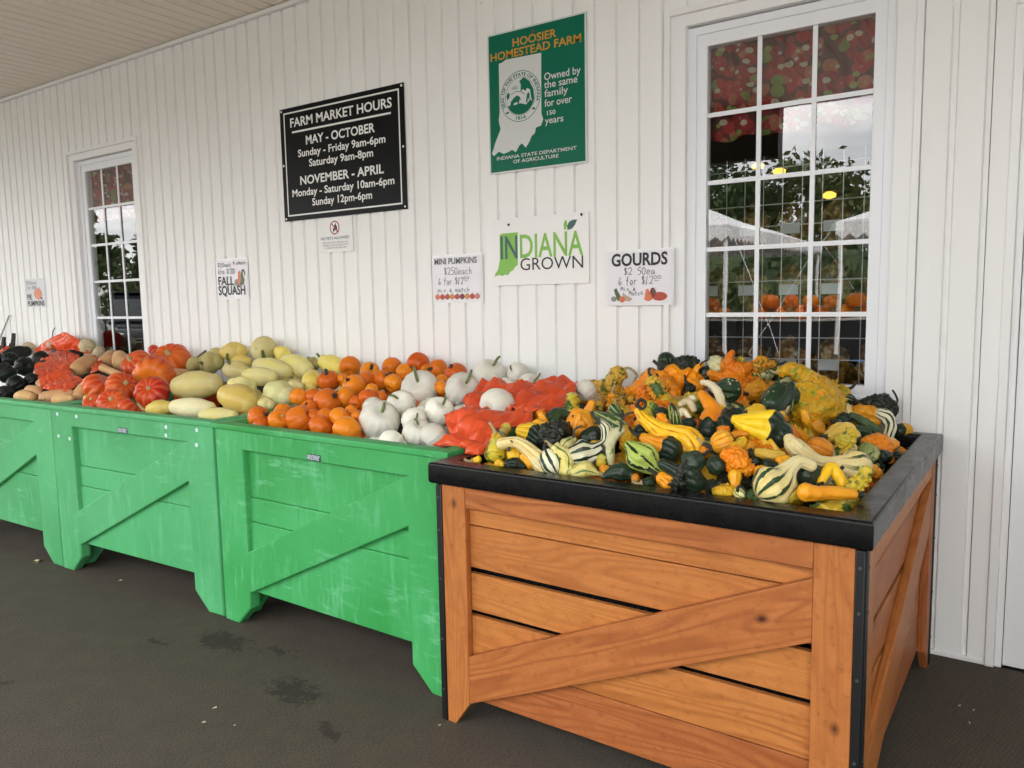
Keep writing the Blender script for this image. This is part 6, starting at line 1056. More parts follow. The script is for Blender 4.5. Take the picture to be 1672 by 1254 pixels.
for i, (k, P, m, st, label, ribs, kw) in enumerate(SPINE):
    rm_ = max(p[3] for p in P); kw = dict(kw); cut = kw.pop('cut', None); kw.pop('cat', None); lobes = kw.pop('lobes', [])
    if k == 'gourd':
        me, org = body_mesh(P, ribs=ribs or (8 if m in ('gdk', 'orgs', 'yel', 'orgd', 'bi', 'bio') else 0), ribd=.15, lump=.10, seg=(108 if kw.get('wart') else 72) if rm_ > .035 else 40, seed=i * 1.3, **kw); mt = gmat(m, cut); nm, cat, grp = 'gourd', 'gourd', 'gourds heaped in the wooden bin'
    elif k == 'butternut': me, org = body_mesh(P, lump=.03, seg=40, seed=i); mt = S['butter']; nm, cat, grp = 'butternut_squash', 'squash', 'butternut squash in the left bin'
    else:
        me, org = body_mesh(P, ribs=ribs or 8, ribd=.02 if m != 'acorn' else .16, lump=.035, seg=48, seed=i); mt = S[m]
        nm, cat, grp = ('black_squash', 'squash', 'black squash in the left bin') if m == 'acorn' else ('spaghetti_squash', 'squash', 'spaghetti squash in the green bin')
    if lobes:                                            # finger lobes grown out of the same fruit
        bm = bmesh.new(); bm.from_mesh(me)
        for q_, L_ in enumerate(lobes):
            m2, o2_ = body_mesh(L_, ribs=5, ribd=.10, lump=.12, seg=48, seed=i + q_ * 2.1, **{x: y for x, y in kw.items() if x == 'wart'}); m2.transform(Matrix.Translation(o2_ - org)); bm.from_mesh(m2); bpy.data.meshes.remove(m2)
        bm.to_mesh(me); bm.free()
        for p in me.polygons: p.use_smooth = True
    o = link(nm, me, mt, None, org); tag(o, label, cat, grp)
    if k == 'gourd' and not st and (i * 7919) % 10 < 5:
        e, e2 = (P[0], P[1]) if P[0][3] < P[-1][3] else (P[-1], P[-2]); d_ = (Vector(e[:3]) - Vector(e2[:3])).normalized(); b0 = Vector(e[:3]) - org + d_ * e[3] * .72; L_ = .016 + .02 * ((i * 37) % 10) / 10
        link('stem', stem_mesh([b0, b0 + d_ * L_ * .6, b0 + d_ * L_ + Vector((.006 * ((i % 5) - 2), -.004, .010))], .0055, .004, foot=1.9), S['stemk' if i % 3 else 'stemt'], o)
    if st and len(st) > 1:
        b0 = Vector(st[0]) - org; q0 = b0 - b0.normalized() * .012
        sk = 'stemk' if k == 'gourd' or m == 'acorn' else ('stemo' if m in ('spagd',) else 'stemg')
        if 'dried' in label or 'knobby' in label: sk = 'stemt'
        r0 = max(.0045, min(.011, rm_ * .16)) if k != 'gourd' else max(.0035, min(.008, rm_ * .14))
        if 'tall upright stem' in label or 'shorter upright' in label: r0 = .018
        link('stem', stem_mesh([q0] + [Vector(p) - org for p in st], r0, r0 * .7, foot=1.5), S[sk], o)

# produce lower in the heaps, glimpsed through the gaps
def hg(x, y): d = max(0, y + 1.10); return .775 + .20 * (1 - math.exp(-d / .5))
def hw(x, y):
    ca, sa = cos(radians(-1.1)), sin(radians(-1.1)); lx = (x + 1.457) * ca + (y + 1.262) * sa; ly = -(x + 1.457) * sa + (y + 1.262) * ca
    d = min(max(0, ly - .06), max(0, 1.12 - lx) * 1.1, max(0, lx) * 1.3 + .05); return .785 + .200 * (1 - math.exp(-d / .33))
CN = {'gdk': 'dark green', 'orgs': 'orange', 'ylw': 'yellow warty', 'gwart': 'blackish warty', 'orgw': 'orange warty', 'mott': 'yellow and green', 'strp': 'green striped', 'creamr': 'cream ridged', 'gspk': 'speckled green', 'yel': 'yellow'}
MAIN = [(Vector([sum(p[j] for p in P) / len(P) for j in range(3)]), label) for (k, P, m, st, label, ribs, kw) in SPINE if k == 'gourd']
def short(l):
    w = l.split(); stop = {'with', 'at', 'beside', 'under', 'behind', 'in', 'by', 'left', 'right', 'below', 'showing', 'lying', 'near', 'end', 'standing', 'curving', 'arching', 'touching', 'tucked', 'peeking', 'poking', 'hugging', 'framed', 'bent', 'low', 'just', 'above', 'over', 'inside', 'between', 'hanging', 'pointing'}
    out = []
    for x in w:
        if x in stop and len(out) > 1: break
        out.append(x)
    return ' '.join(out[:8])
used = set(o['label'] for o in bpy.data.objects if 'label' in o)
def filler_label(col, p, tries=0):
    near = sorted(MAIN, key=lambda t: (t[0] - p).length)
    for q, l in near[:10]:
        d = p - q; w = 'to the right of' if d.x > abs(d.y) else 'to the left of' if -d.x > abs(d.y) else 'behind' if d.y > 0 else 'in front of'
        t = '%s gourd down in the gap %s the %s' % (col, w, short(l))
        if len(t.split()) <= 16 and t not in used: used.add(t); return t
    return None
rf = random.Random(8); cnt = 0
for iy in range(8):
    for ix in range(9):
        lx = .12 + ix * .119 + rf.uniform(-.03, .03); ly = .13 + iy * .125 + rf.uniform(-.03, .03)
        x = -1.457 + lx * cos(radians(-1.1)) - ly * sin(radians(-1.1)); y = -1.262 + lx * sin(radians(-1.1)) + ly * cos(radians(-1.1))
        r = rf.uniform(.038, .05); z = hw(x, y) - .055 - rf.uniform(0, .03); k = rf.choice(['gdk', 'orgs', 'orgs', 'ylw', 'gwart', 'orgw', 'orgw', 'mott', 'strp', 'yel', 'yel'])
        a = rf.uniform(0, 6.28); d = Vector((cos(a), sin(a), rf.uniform(-.3, .3))) * r; p = Vector((x, y, z))
        lb = filler_label(CN[k], p)
        if not lb: continue
        nk = rf.random(); up = Vector((0, 0, 1)); sd = d.cross(up).normalized() * r * rf.uniform(-.9, .9)
        if nk < .6: sp_ = [list(p - d * .5) + [r * .8], list(p + d * .2) + [r], list(p + d * 1.3 + up * r * .5) + [r * .42], list(p + d * 1.9 + up * r * 1.25 + sd * .5) + [r * .34], list(p + d * 2.0 + sd + up * r * 1.9) + [r * .26]]
        else: sp_ = [list(p - d) + [r * .6], list(p) + [r], list(p + d * .9 + up * r * .3) + [r * .7]]
        me, org = body_mesh(sp_, ribs=rf.choice([7, 8, 9]), ribd=.16, lump=.12, wart=.11 if k in ('ylw', 'gwart', 'orgw', 'mott') else 0, wing=rf.choice([0, 0, .25]), seg=44, seed=rf.random() * 50)
        go = tag(link('gourd', me, gmat(k), None, org), lb, 'gourd', 'gourds heaped in the wooden bin'); cnt += 1
        if rf.random() < .55:
            e, e2 = sp_[-1], sp_[-2]; d_ = (Vector(e[:3]) - Vector(e2[:3])).normalized(); b0 = Vector(e[:3]) - org + d_ * e[3] * .72
            link('stem', stem_mesh([b0, b0 + d_ * .014, b0 + d_ * .026 + Vector((rf.uniform(-.012, .012), 0, .006))], .005, .0035, foot=1.9), S['stemk' if rf.random() < .7 else 'stemt'], go)
ORD = ['first', 'second', 'third', 'fourth', 'fifth', 'sixth', 'seventh', 'eighth', 'ninth', 'tenth', 'eleventh', 'twelfth', 'thirteenth', 'fourteenth']
def filler_row(kind, x0, x1, step, ys, drop, rr, what):
    nm, cat, rt, ribs, rd, grp, sk = SPEC[kind]
    for j, y in enumerate(ys):
        n = 0; x = x0
        while x < x1:
            R = rf.uniform(*rr); yy = y + rf.uniform(-.03, .03); z = hg(x, yy) - drop - rf.uniform(0, .02)
            o = link(nm, pumpkin_mesh(R, rt, ribs, rd, rf.random() * 40, 40, 18), S[kind], None, (x + rf.uniform(-.02, .02), yy, z)); o.rotation_euler = (rf.uniform(-.9, .9), rf.uniform(-.9, .9), rf.uniform(0, 6))
            tag(o, '%s buried under the heap, %s from the left in the %s' % (what, ORD[n], ['front layer', 'middle layer', 'back layer'][j]), cat, grp); x += step; n += 1
filler_row('orange', -2.60, -2.05, .10, (-.92, -.62, -.32), .06, (.042, .05), 'small orange pumpkin')
filler_row('white', -2.03, -1.56, .17, (-.90, -.58, -.28), .09, (.075, .085), 'white pumpkin')
filler_row('red', -3.80, -3.45, .20, (-.88, -.50), .11, (.09, .1), 'red squash')
filler_row('acorn', -5.10, -4.50, .18, (-.90, -.55, -.25), .10, (.08, .09), 'black squash')
for j, y in enumerate((-.88, -.55, -.25)):
    for n, x in enumerate((-3.30, -3.05, -2.82)):
        z = hg(x, y) - .10; a = rf.uniform(-.6, .6); d = Vector((cos(a), sin(a), 0)) * .06
        me, org = body_mesh([list(Vector((x, y, z)) - d) + [.05], [x, y, z, .07], list(Vector((x, y, z)) + d) + [.055]], ribs=8, ribd=.02, seed=n + j * 3)
        tag(link('spaghetti_squash', me, S['spag'], None, org), 'spaghetti squash buried under the heap, %s from the left in the %s' % (ORD[n], ['front layer', 'middle layer', 'back layer'][j]), 'squash', 'spaghetti squash in the green bin')
    for n, x in enumerate((-4.42, -4.22)):
        z = hg(x, y) - .09; d = Vector((.05, .03, 0))
        me, org = body_mesh([list(Vector((x, y, z)) - d) + [.06], [x, y, z, .055], list(Vector((x, y, z)) + d) + [.04]], seed=n + j * 5)
        tag(link('butternut_squash', me, S['butter'], None, org), 'butternut squash buried under the heap, %s from the left in the %s' % (ORD[n], ['front layer', 'middle layer', 'back layer'][j]), 'squash', 'butternut squash in the left bin')

# red plastic bags
def m_bag():
    m = N('red plastic film'); t = m.t; v = m.co(20); f = m.noise(v, 6, 4)
    m.col(m.mix(f, (.86, .125, .036), (.78, .09, .026))); m.rough(.27); m.b.inputs['Specular IOR Level'].default_value = .45
    tr = t.nodes.new('ShaderNodeBsdfTranslucent'); tr.inputs[0].default_value = (.9, .13, .04, 1); mx = t.nodes.new('ShaderNodeMixShader'); mx.inputs[0].default_value = .2
    t.links.new(m.b.outputs[0], mx.inputs[1]); t.links.new(tr.outputs[0], mx.inputs[2]); t.links.new(mx.outputs[0], m.out.inputs['Surface'])
    m.bump(m.noise(m.map(v, (1, 1, 1)), 40, 3, .5), .0008, .4); return m.m
S['bag'] = m_bag()
def bag(name, grid, label, idx):
    rb_ = random.Random(idx * 7 + 1); FOLD = []
    for wl_, am in ((.20, .017), (.13, .015), (.09, .012), (.062, .009), (.044, .006), (.03, .0035), (.02, .0018)):
        d_ = Vector((rb_.uniform(-1, 1), rb_.uniform(-.5, .5), rb_.uniform(-1, 1))).normalized() / wl_; FOLD.append((d_.x, d_.y, d_.z, am, rb_.random()))
    rows = [crom(r, 22) for r in grid]; cols = [crom([rows[i][j] for i in range(len(rows))], 22) for j in range(len(rows[0]))]
    nj, ni = len(cols), len(cols[0]); Pn = [[Vector(cols[j][i]) for j in range(nj)] for i in range(ni)]; org = Pn[ni // 2][nj // 2].copy(); vs = []; fs = []
    off = Vector((idx * 5.3, 1.7, idx))
    for i in range(ni):
        for j in range(nj):
            a = Pn[min(i+1, ni-1)][j] - Pn[max(i-1, 0)][j]; b = Pn[i][min(j+1, nj-1)] - Pn[i][max(j-1, 0)]; n = a.cross(b)
            n = n.normalized() if n.length > 1e-9 else Vector((0, -1, .3))
            if n.dot(Vector((0, -.8, .6))) < 0: n = -n
            p = Pn[i][j]; e = min(1, min(i, j, ni - 1 - i, nj - 1 - j) / 7 + .25)
            w = Vector((noise.noise(p * 9 + off), noise.noise(p * 9 + off * 2), noise.noise(p * 9 - off)))
            q = p + w * .022 + Vector((noise.noise(p * 24 + off), noise.noise(p * 24 - off), noise.noise(p * 24))) * .006
            h = 0
            for kx, ky, kz, am, ph in FOLD:                  # sharp straight folds running several ways
                t_ = (q.x * kx + q.y * ky + q.z * kz + ph) % 1.0; h += am * (.55 if idx < 4 else 1) * (abs(t_ * 2 - 1) ** 1.0 * 2 - 1)
            vs.append(tuple(p + n * h * e + w * .006 - org))
    for i in range(ni - 1):
        for j in range(nj - 1): k = i * nj + j; fs.append((k, k + 1, k + nj + 1, k + nj))
    o = link(name, pymesh(vs, fs, 12), S['bag'], None, org); s_ = o.modifiers.new('thickness', 'SOLIDIFY'); s_.thickness = .0012
    return tag(o, label, 'bag', 'red plastic bags left on the heaps')
for i, (nm, g, lb) in enumerate(BAGS): bag(nm, g, lb, i)

# green sprig among the gourds
sp = MB(); rs = random.Random(2); base = Vector((-.78, -.22, .98))
for k in range(46):
    c = base + Vector((rs.uniform(-.05, .05), rs.uniform(-.03, .03), rs.uniform(-.02, .06))); d = Vector((rs.uniform(-1, 1), rs.uniform(-1, .4), rs.uniform(.1, 1))).normalized(); s_ = d.orthogonal().normalized(); n0 = len(sp.v); L = rs.uniform(.018, .032)
    sp.v += [tuple(c - base), tuple(c + d * L * .5 + s_ * .0035 - base), tuple(c + d * L - base), tuple(c + d * L * .5 - s_ * .0035 - base)]; sp.f.append((n0, n0+1, n0+2, n0+3))
spo = link('leafy_sprig', sp.mesh(), plain('sprig green', (.05, .13, .025), .5, var=.4), None, base); tag(spo, 'small bright green leafy sprig below the window among the gourds', 'sprig')
tm = MB()
for k in range(4): tm.tube([Vector((0, 0, -.06)), Vector((.0, .0, -.02)), Vector((rs.uniform(-.04, .04), rs.uniform(-.02, .02), .03))], .0018, 6)
link('stalk', tm.mesh(), S['stemg'], spo)

# scraps on the matting
for (x, y, L, a, lb, c) in ((-3.514, -1.116, .03, .4, 'curled dry leaf scrap on the mat before the stickered bin', (.35, .30, .16)), (-4.159, -1.189, .07, -.2, 'thin straw lying on the mat by the leftmost bin foot', (.45, .38, .2)), (-.133, -.356, .009, 0, 'largest white crumb on the mat near the wall', (.7, .68, .6)), (-.095, -.362, .007, 1, 'small crumb right of the largest one on the mat', (.6, .55, .45)), (-.101, -.452, .007, 2, 'small crumb on the mat nearest the wooden bin side', (.6, .56, .48)),
                           (-2.118, -1.60, .018, 1, 'pale sliver on the open mat left of the lower stain', (.55, .5, .38)), (-2.07, -1.673, .02, .3, 'hooked pale scrap on the open mat', (.5, .45, .35)), (-1.974, -1.634, .007, .2, 'tiny white crumb on the open mat', (.7, .68, .62)), (-1.44, -1.30, .014, .2, 'wood chip beside the left foot of the wooden bin', (.45, .32, .2))):
    mb = MB(); pts = [Vector((cos(a) * L * t + .2 * L * sin(6 * t + a), sin(a) * L * t + .25 * L * cos(5 * t), .003 + .004 * sin(3 * t))) for t in (-.5, -.25, 0, .25, .5)]
    mb.tube(pts, [L * .05 + .0008, L * .12 + .001, L * .14 + .001, L * .1 + .001, L * .04 + .0006], 6); o = link('floor_scrap', mb.mesh(60), plain('scrap', c, .8, var=.3), None, (x, y, .0)); o.scale = (.62, .62, .62); tag(o, lb, 'scrap', 'scraps on the matting')

# ------------------------------------------------------------------ behind the windows
def m_apple():
    m = N('apple print cloth'); v = m.map(m.co(0), (1, .0, 1)); c = None
    def layer(v, sc, stops, dark, r):
        d = m.voro(v, sc, 'F1'); cc = m.voro(v, sc, 'F1', 'Color'); sp = m.t.nodes.new('ShaderNodeSeparateColor'); m.t.links.new(cc, sp.inputs[0])
        k = m.ramp(sp.outputs[0], stops, 'CONSTANT'); k = m.mix(m.ramp(d, [(r, 0), (r + .06, 1)]), k, dark); hl = m.ramp(d, [(.10, .5), (.16, 0)]); return m.mix(hl, k, (.6, .3, .25)), d, sp
    c, d, sp = layer(v, 25, [(0, (.42, .012, .02)), (.35, (.30, .008, .014)), (.62, (.45, .14, .07)), (.76, (.20, .26, .05)), (.88, (.36, .02, .03))], (.09, .012, .012), .60)
    c2, d2, sp2 = layer(m.map(v, (1, 1, 1.25), (0, .6, 0), (.3, 0, .7)), 26, [(0, (.55, .50, .38)), (.75, (.26, .32, .07))], (.15, .06, .03), .46)
    k = m.math('MULTIPLY', m.ramp(d2, [(.36, 1), (.41, 0)]), m.math('GREATER_THAN', sp2.outputs[1], .40)); c = m.mix(k, c, c2)
    seed = m.math('MULTIPLY', m.ramp(d2, [(.07, 1), (.10, 0)]), m.math('GREATER_THAN', sp2.outputs[1], .40)); c = m.mix(seed, c, (.10, .04, .02))
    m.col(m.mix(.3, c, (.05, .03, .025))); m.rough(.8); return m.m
AP = m_apple()
def curtain(cx, label):
    mb = MB(); nx, nz = 80, 12; x0, x1 = cx - .35, cx + .35
    for j in range(nz + 1):
        for i in range(nx + 1):
            u = i / nx; z = 2.34 - j / nz * (2.34 - (1.905 + .006 * sin(u * 30) - .012 * abs(sin(u * pi * 3)))); mb.v.append((x0 + u * (x1 - x0) - cx, .012 * sin(u * 44 + .6 * sin(j * .4)) + .006 * sin(u * 19), z - 2.34))
    for j in range(nz):
        for i in range(nx): k = j * (nx + 1) + i; mb.f.append((k, k + 1, k + nx + 2, k + nx + 1))
    o = link('curtain', mb.mesh(80), AP, None, (cx, .095, 2.34)); o.modifiers.new('thickness', 'SOLIDIFY').thickness = .002
    link('curtain_rod', MB().tube([(-.40, .01, .005), (.40, .01, .005)], .008, 10).mesh(60), M['trim'], o); return tag(o, label, 'curtain', 'apple print curtains')
curtain(-.801, 'red and green apple print valance inside the near window'); curtain(-5.423, 'red and green apple print valance inside the far window')
WIRE = plain('white coated wire', (.75, .75, .75), .3, .2)
def rack(x0, x1, y, z0, z1, label):
    o = empty('wire_rack', ((x0 + x1) / 2, y, 0)); mb = MB(); w = x1 - x0
    k = 0; x = -w / 2
    while x <= w / 2 + .001: mb.tube([(x, 0, z0), (x, 0, z1)], .0022, 6); x += .079
    for z in (z1 - .05, 1.66, 1.57, 1.34, 1.10, 1.01, .86): mb.tube([(-w/2, .004, z), (w/2, .004, z)], .0025, 6)
    link('wire_panel', mb.mesh(60), WIRE, o)
    sh = MB()
    for z in (1.46, 1.20, .88): sh.box(-w/2, w/2, .02, .40, z - .02, z)
    link('shelf', sh.mesh(), M['dark'], o)
    lg = MB(); lg.box(-w/2, -w/2 + .03, .36, .39, 0, z1); lg.box(w/2 - .03, w/2, .36, .39, 0, z1); link('upright', lg.mesh(), M['metal'], o)
    return tag(o, label, 'rack')
rack(-1.52, -.12, .36, .05, 1.86, 'white wire display rack behind the near window')
def m_snack():
    m = N('clear snack bag'); v = m.co(30); d = m.voro(v, 42); cc = m.voro(v, 42, 'F1', 'Color'); sp = m.t.nodes.new('ShaderNodeSeparateColor'); m.t.links.new(cc, sp.inputs[0])
    c = m.ramp(sp.outputs[0], [(0, (.16, .07, .02)), (.5, (.36, .18, .05)), (1, (.50, .32, .14))]); m.col(m.mix(m.ramp(d, [(.3, 0), (.7, .8)]), c, (.05, .02, .008))); m.rough(.14)
    m.bump(m.noise(v, 25, 3), .01, .8); return m.m
SN = m_snack(); LB = plain('paper label', (.75, .75, .78), .4)
rs = random.Random(6); names = {1.46: 'top', 1.20: 'middle', .88: 'bottom'}
for z in (1.46, 1.20, .88):
    for n in range(7):
        x = -1.40 + n * .175; y = .48 + rs.uniform(0, .03)
        me, org = body_mesh([[x, y, z + .035, .05], [x, y, z + .10, .075], [x + rs.uniform(-.01, .01), y, z + .17, .06], [x, y, z + .21, .018]], lump=.16, seg=24, seed=rs.random() * 30)
        for v_ in me.vertices: v_.co.y *= .62
        o = link('snack_bag', me, SN, None, org); tag(o, 'clear bag of brown snacks, %s from the left on the %s rack shelf' % (ORD[n], names[z]), 'snack bag', 'snack bags on the wire rack')
        boxo('paper_label', (-.04, .04, -.062, -.058, -.05, -.005), LB, o)
LAMP = N('lamp glow'); LAMP.b.inputs['Emission Color'].default_value = (1, .66, .10, 1); LAMP.b.inputs['Emission Strength'].default_value = .55
for i, (x, y, z, lb) in enumerate(((-1.326, 1.5, 2.01, 'glowing amber lamp inside the near window, left of a bar'), (-1.235, 1.6, 1.985, 'glowing amber lamp inside the near window, right of a bar'), (-.941, 1.5, 1.815, 'glowing lamp lowest in the near window'), (-6.9, 1.9, 2.05, 'glowing lamp inside the far window'))):
    o = empty('pendant_lamp', (x, y, z)); tag(o, lb, 'lamp', 'pendant lamps indoors')
    link('bulb', MB().tube([(0, 0, -.022), (0, 0, -.014), (0, 0, .004), (0, 0, .016)], [.012, .034, .036, .014], 16).mesh(60), LAMP.m, o)
    link('cord', MB().tube([(0, 0, .014), (0, 0, 2.92 - z)], .003, 6).mesh(), M['dark'], o)
    link('lamp_shade', MB().tube([(0, 0, .016), (0, 0, .03), (0, 0, .05)], [.045, .03, .012], 16).mesh(60), M['dark'], o)

# ------------------------------------------------------------------ across the lot (seen mirrored in the panes)
LEAF = []
for i, c in enumerate(((.085, .115, .045), (.06, .09, .035), (.11, .13, .05))):
    m = N('leaves'); v = m.co(30); f = m.noise(v, 1.2, 3); m.col(m.mix(f, c, [q * 1.7 for q in c])); m.rough(.55); LEAF.append(m.m)
BARK = plain('bark', (.07, .055, .04), .9)
def tree(x, y, h, r, label, conifer, seed):
    rt = random.Random(seed); o = empty('conifer_tree' if conifer else 'leafy_tree', (x, y, -.06)); tag(o, label, 'tree', 'trees across the lot')
    mb = MB(); mb.tube([(0, 0, 0), (.1, .05, h * .4), (0, 0, h * .9)], [h * .03, h * .02, h * .006], 8)
    cl = []
    if conifer:
        for k in range(130):
            t = k / 130; z = h * (.12 + .86 * t); rr = r * (1 - t) ** .8 * rt.uniform(.5, 1); a = rt.uniform(0, 6.28); cl.append((Vector((rr * cos(a), rr * sin(a), z)), r * .26 * (1.1 - t)))
    else:
        for k in range(110):
            d = Vector((rt.gauss(0, 1), rt.gauss(0, 1), rt.gauss(0, .8))).normalized() * rt.uniform(.3, 1) ** .6; c = Vector((d.x * r, d.y * r, h * .64 + d.z * h * .34)); cl.append((c, r * rt.uniform(.16, .3)))
            if k % 9 == 0: mb.tube([(0, 0, h * .35), (c * .5 + Vector((0, 0, h * .2)))[:], c[:]], [h * .012, h * .007, h * .003], 6)
    link('trunk', mb.mesh(60), BARK, o); lf = MB()
    for c, cr in cl:
        for q in range(46):
            p = c + Vector((rt.gauss(0, .5), rt.gauss(0, .5), rt.gauss(0, .42))) * cr; s_ = rt.uniform(.13, .26) * (h / 8); a = Vector((rt.uniform(-1, 1), rt.uniform(-1, 1), rt.uniform(-1, 1))).normalized(); b = a.orthogonal().normalized(); n0 = len(lf.v)
            lf.v += [tuple(p - a * s_), tuple(p + b * s_ * .5), tuple(p + a * s_), tuple(p - b * s_ * .5)]; lf.f.append((n0, n0+1, n0+2, n0+3))
    link('crown', lf.mesh(), LEAF[seed % 3], o)
for i, (x, y, h, r, cf, lb) in enumerate(((-13.5, -34, 7.8, 3.4, 0, 'broad leafy tree behind the white tents, left one'), (-9.5, -38, 8.6, 3.6, 0, 'broad leafy tree behind the white tents, middle one'), (-4.5, -44, 6.5, 3.2, 0, 'broad leafy tree behind the white tents, right one'), (-18, -40, 8, 3.6, 0, 'tall leafy tree left of the tents'), (1.5, -46, 5.5, 3.0, 0, 'low leafy tree far right of the tents'),
                                        (-30, -13.0, 5.2, 2.2, 1, 'dark conifer beyond the parked car, near one'), (-33, -17.5, 5.6, 2.4, 1, 'dark conifer beyond the parked car, middle one'), (-35, -10.0, 5.4, 2.4, 1, 'dark conifer beyond the parked car, right one'), (-31, -22, 5.6, 2.4, 1, 'dark conifer beyond the parked car, left one'), (-40, -15, 7.4, 2.8, 1, 'dark conifer beyond the parked car, tallest one'))):
    tree(x, y, h, r, lb, cf, i + 1)
hg_ = MB(); rh = random.Random(9)  # added leafy backdrop, darkens the mirrored band below the tent eaves
for k in range(9000):
    x = rh.uniform(-24, 7); z = rh.uniform(0, 1) ** .8 * (3.0 + .5 * sin(x * .9) + .4 * sin(x * 2.3)); y = rh.uniform(-.6, .6); a = Vector((rh.uniform(-1, 1), rh.uniform(-1, 1), rh.uniform(-1, 1))).normalized(); b = a.orthogonal().normalized(); s_ = rh.uniform(.10, .24); p = Vector((x, y, z)); n0 = len(hg_.v)
    hg_.v += [tuple(p - a * s_), tuple(p + b * s_ * .6), tuple(p + a * s_), tuple(p - b * s_ * .6)]; hg_.f.append((n0, n0+1, n0+2, n0+3))
hgo = link('backdrop', hg_.mesh(), LEAF[1], None, (0, -24, -.06)); tag(hgo, 'added long dark green hedge behind the white tents', 'backdrop')
boxo('core', (-24, 7, -.25, .25, 0, 2.7), LEAF[1], hgo)
st_ = MB(); [st_.tube([(x, 0, 0), (x + .1, 0, 1.6)], [.05, .02], 6) for x in range(-23, 7, 2)]; link('stem', st_.mesh(), BARK, hgo)
TW = plain('white canvas', (.80, .80, .80), .6, var=.04)
def tent(x, y, w, label):
    o = empty('market_tent', (x, y, -.06)); tag(o, label, 'tent', 'white market tents'); e, pk = 2.42, 3.75; h = w / 2; n = 10; vs = []; fs = []
    for j in range(n + 1):
        t = j / n; s_ = h * (1 - t); z = e + (pk - e) * (t ** 1.15)
        for k in range(4): vs.append(((-s_, -s_, z), (s_, -s_, z), (s_, s_, z), (-s_, s_, z))[k])
    for j in range(n):
        for k in range(4): a = j * 4 + k; b = j * 4 + (k + 1) % 4; fs.append((a, b, b + 4, a + 4))
    r_ = link('roof', pymesh(vs, fs), TW, o); r_.modifiers.new('thickness', 'SOLIDIFY').thickness = .01
    vb = MB()
    for k in range(4):
        a = Vector(vs[k]); b = Vector(vs[(k + 1) % 4]); m_ = 30
        for i in range(m_): p, q = a.lerp(b, i / m_), a.lerp(b, (i + 1) / m_); mid = (p + q) / 2; n0 = len(vb.v); vb.v += [tuple(p), tuple(q), tuple(q - Vector((0, 0, .18))), tuple(mid - Vector((0, 0, .27))), tuple(p - Vector((0, 0, .18)))]; vb.f.append((n0, n0+1, n0+2, n0+3, n0+4))
    link('valance', vb.mesh(), TW, r_).modifiers.new('thickness', 'SOLIDIFY').thickness = .008
    for k in range(4): p = vs[k]; link('pole', MB().tube([(p[0] * .98, p[1] * .98, 0), (p[0] * .98, p[1] * .98, e)], .035, 8).mesh(60), M['trim'], o)
    rp = MB()
    for k in range(4):
        p = Vector(vs[k])
        for s_ in (.8,): rp.tube([tuple(p), tuple(p + Vector((math.copysign(1.6 * s_, p.x), math.copysign(1.6 * (1.5 - s_), p.y), -2.4)))], .004, 5)
    link('guy_rope', rp.mesh(), TW, o)
tent(-6.9, -11.5, 6.2, 'white peaked canvas tent on the lot, left one'); tent(.6, -12.5, 6.2, 'white peaked canvas tent on the lot, right one')
TB = plain('blue plastic tub', (.02, .10, .35), .4); TBL = plain('table top', (.5, .48, .45), .6)
def table(x, y, z, label):
    o = empty('display_table', (x, y, -.06)); tag(o, label, 'table', 'display tables under the tents'); bevel(boxo('tabletop', (-1.2, 1.2, -.4, .4, z - .03, z), TBL, o), .005)
    boxo('added_skirt', (-1.19, 1.19, .37, .385, .02, z - .032), plain('black table skirt', (.012, .012, .014), .8), o)  # added black cloth, darkens the lower part of the mirrored view
    for sx in (-1.1, 1.1):
        for sy in (-.33, .33): boxo('leg', (sx - .02, sx + .02, sy - .02, sy + .02, 0, z - .031), M['steel'], o)
table(-5.3, -10.2, .95, 'folding table with pumpkins under the left tent'); table(-3.0, -10.4, .95, 'folding table with pumpkins between the two tents')
pm_ = pumpkin_mesh(.15, .8, 10, .1, 3, 36, 16); pm_.materials.append(S['orange']); n = 0
for tx, ty, lbt in ((-5.3, -10.2, 'under the left tent'), (-3.0, -10.4, 'between the tents')):
    for j in range(2):
        for i in range(6):
            if j and i == 5: continue
            o = link('table_pumpkin', pm_, None, None, (tx - .9 + i * .34 + .17 * j, ty + .1 * (j - .5), 1.0 + .17 * j)); o.scale = [rs.uniform(.85, 1.05)] * 3; o.rotation_euler = (rs.uniform(-.2, .2), rs.uniform(-.2, .2), rs.uniform(0, 6))
            tag(o, 'orange pumpkin on the table %s, %s in the %s row' % (lbt, ORD[i], 'lower' if not j else 'upper'), 'pumpkin', 'pumpkins on the tables outside')
tb = link('storage_tub', outline([(-.3, -.2), (.3, -.2), (.3, .2), (-.3, .2)], [[(-.28, -.18), (.28, -.18), (.28, .18), (-.28, .18)]], .34, .01, XY(.34, .34)), TB, None, (-2.2, -10.0, -.06)); tag(tb, 'blue plastic tub on the ground beside the right tent', 'tub')
link('tub_floor', MB().box(-.29, .29, -.19, .19, .005, .02).mesh(), TB, tb)
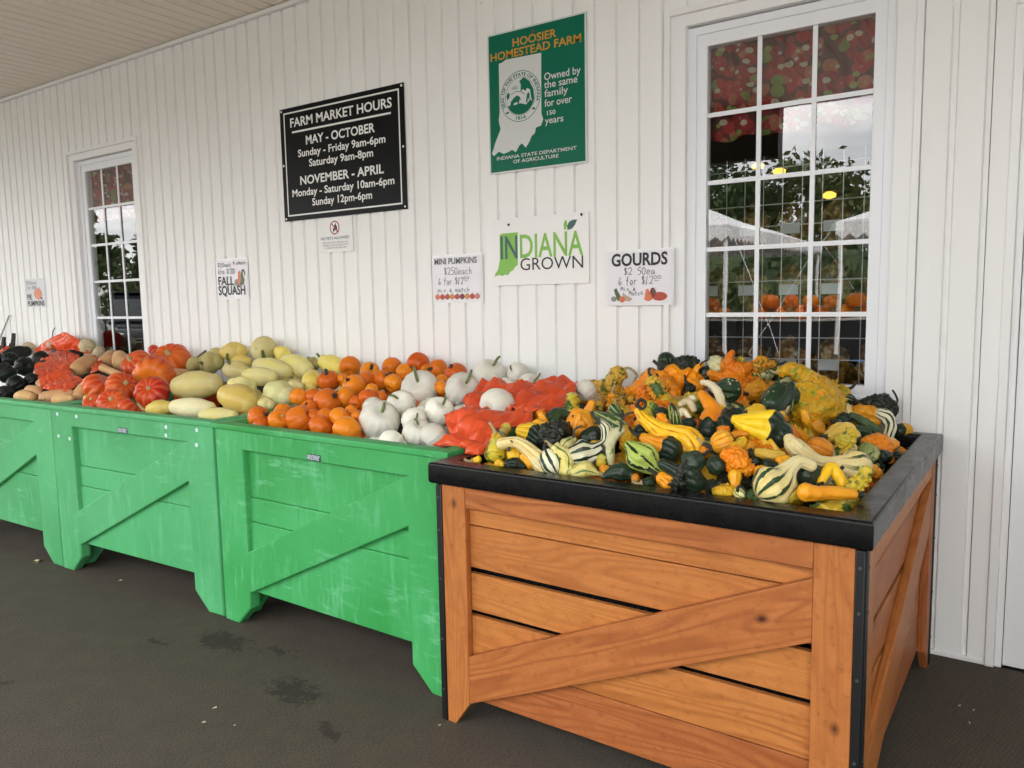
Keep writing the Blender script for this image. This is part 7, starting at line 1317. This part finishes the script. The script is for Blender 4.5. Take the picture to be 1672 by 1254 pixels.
# dark car parked off the left end of the porch
CARP = plain('black car paint', (.012, .013, .016), .12, .0); GLS = plain('tinted car glass', (.02, .025, .03), .03); TYR = plain('tyre rubber', (.015, .015, .015), .8); HL = plain('headlight lens', (.6, .62, .65), .08, .3)
car = empty('parked_car', (-17.5, -7.4, -.06), radians(28)); tag(car, 'black car parked nose towards the porch', 'car')
def loft(secs, m, name, par):
    vs = []; fs = []; k = len(secs[0])
    for s_ in secs: vs += s_
    for i in range(len(secs) - 1):
        for j in range(k): a = i * k + j; b = i * k + (j + 1) % k; fs.append((a, b, b + k, a + k))
    fs.append(tuple(range(k - 1, -1, -1))); fs.append(tuple((len(secs) - 1) * k + j for j in range(k)))
    o = link(name, pymesh(vs, fs, 40), m, par); sub = o.modifiers.new('round', 'BEVEL'); sub.width = .04; sub.segments = 3; sub.limit_method = 'ANGLE'; return o
def sec(x, w, z0, z1): return [(x, -w, z0), (x, w, z0), (x, w * 1.02, (z0 + z1) / 2), (x, w * .93, z1), (x, -w * .93, z1), (x, -w * 1.02, (z0 + z1) / 2)]
cb = loft([sec(2.25, .72, .32, .72), sec(2.1, .84, .28, .86), sec(1.2, .90, .26, .98), sec(.9, .91, .26, 1.02), sec(-1.9, .91, .28, 1.05), sec(-2.25, .80, .34, .95)], CARP, 'body', car)
cbn = loft([sec(1.05, .80, 1.0, 1.06), sec(.35, .72, 1.0, 1.60), sec(-1.2, .70, 1.0, 1.66), sec(-2.05, .74, 1.0, 1.12)], GLS, 'cabin_glass', car)
boxo('roof', (-1.25, .4, -.64, .64, 1.645, 1.68), CARP, car, .01)
for sy in (-1, 1):
    boxo('headlight', (2.05, 2.20, sy * .66 - .14, sy * .66 + .14, .66, .80), HL, car, .03)
    for x in (1.4, -1.45):
        t_ = link('wheel', MB().tube([(x, sy * .78, .34), (x, sy * .80, .34), (x, sy * .96, .34), (x, sy * .98, .34)], [.30, .345, .345, .30], 24).mesh(50), TYR, car); link('rim', MB().tube([(x, sy * .975, .34), (x, sy * .99, .34)], [.22, .20], 20).mesh(50), M['steel'], t_)
gb = MB()
for k in range(4): gb.box(2.2, 2.275, -.42, .42, .44 + k * .07, .47 + k * .07)
link('grille', gb.mesh(), M['steel'], car)
print('objects', len(bpy.data.objects), 'fillers', cnt)
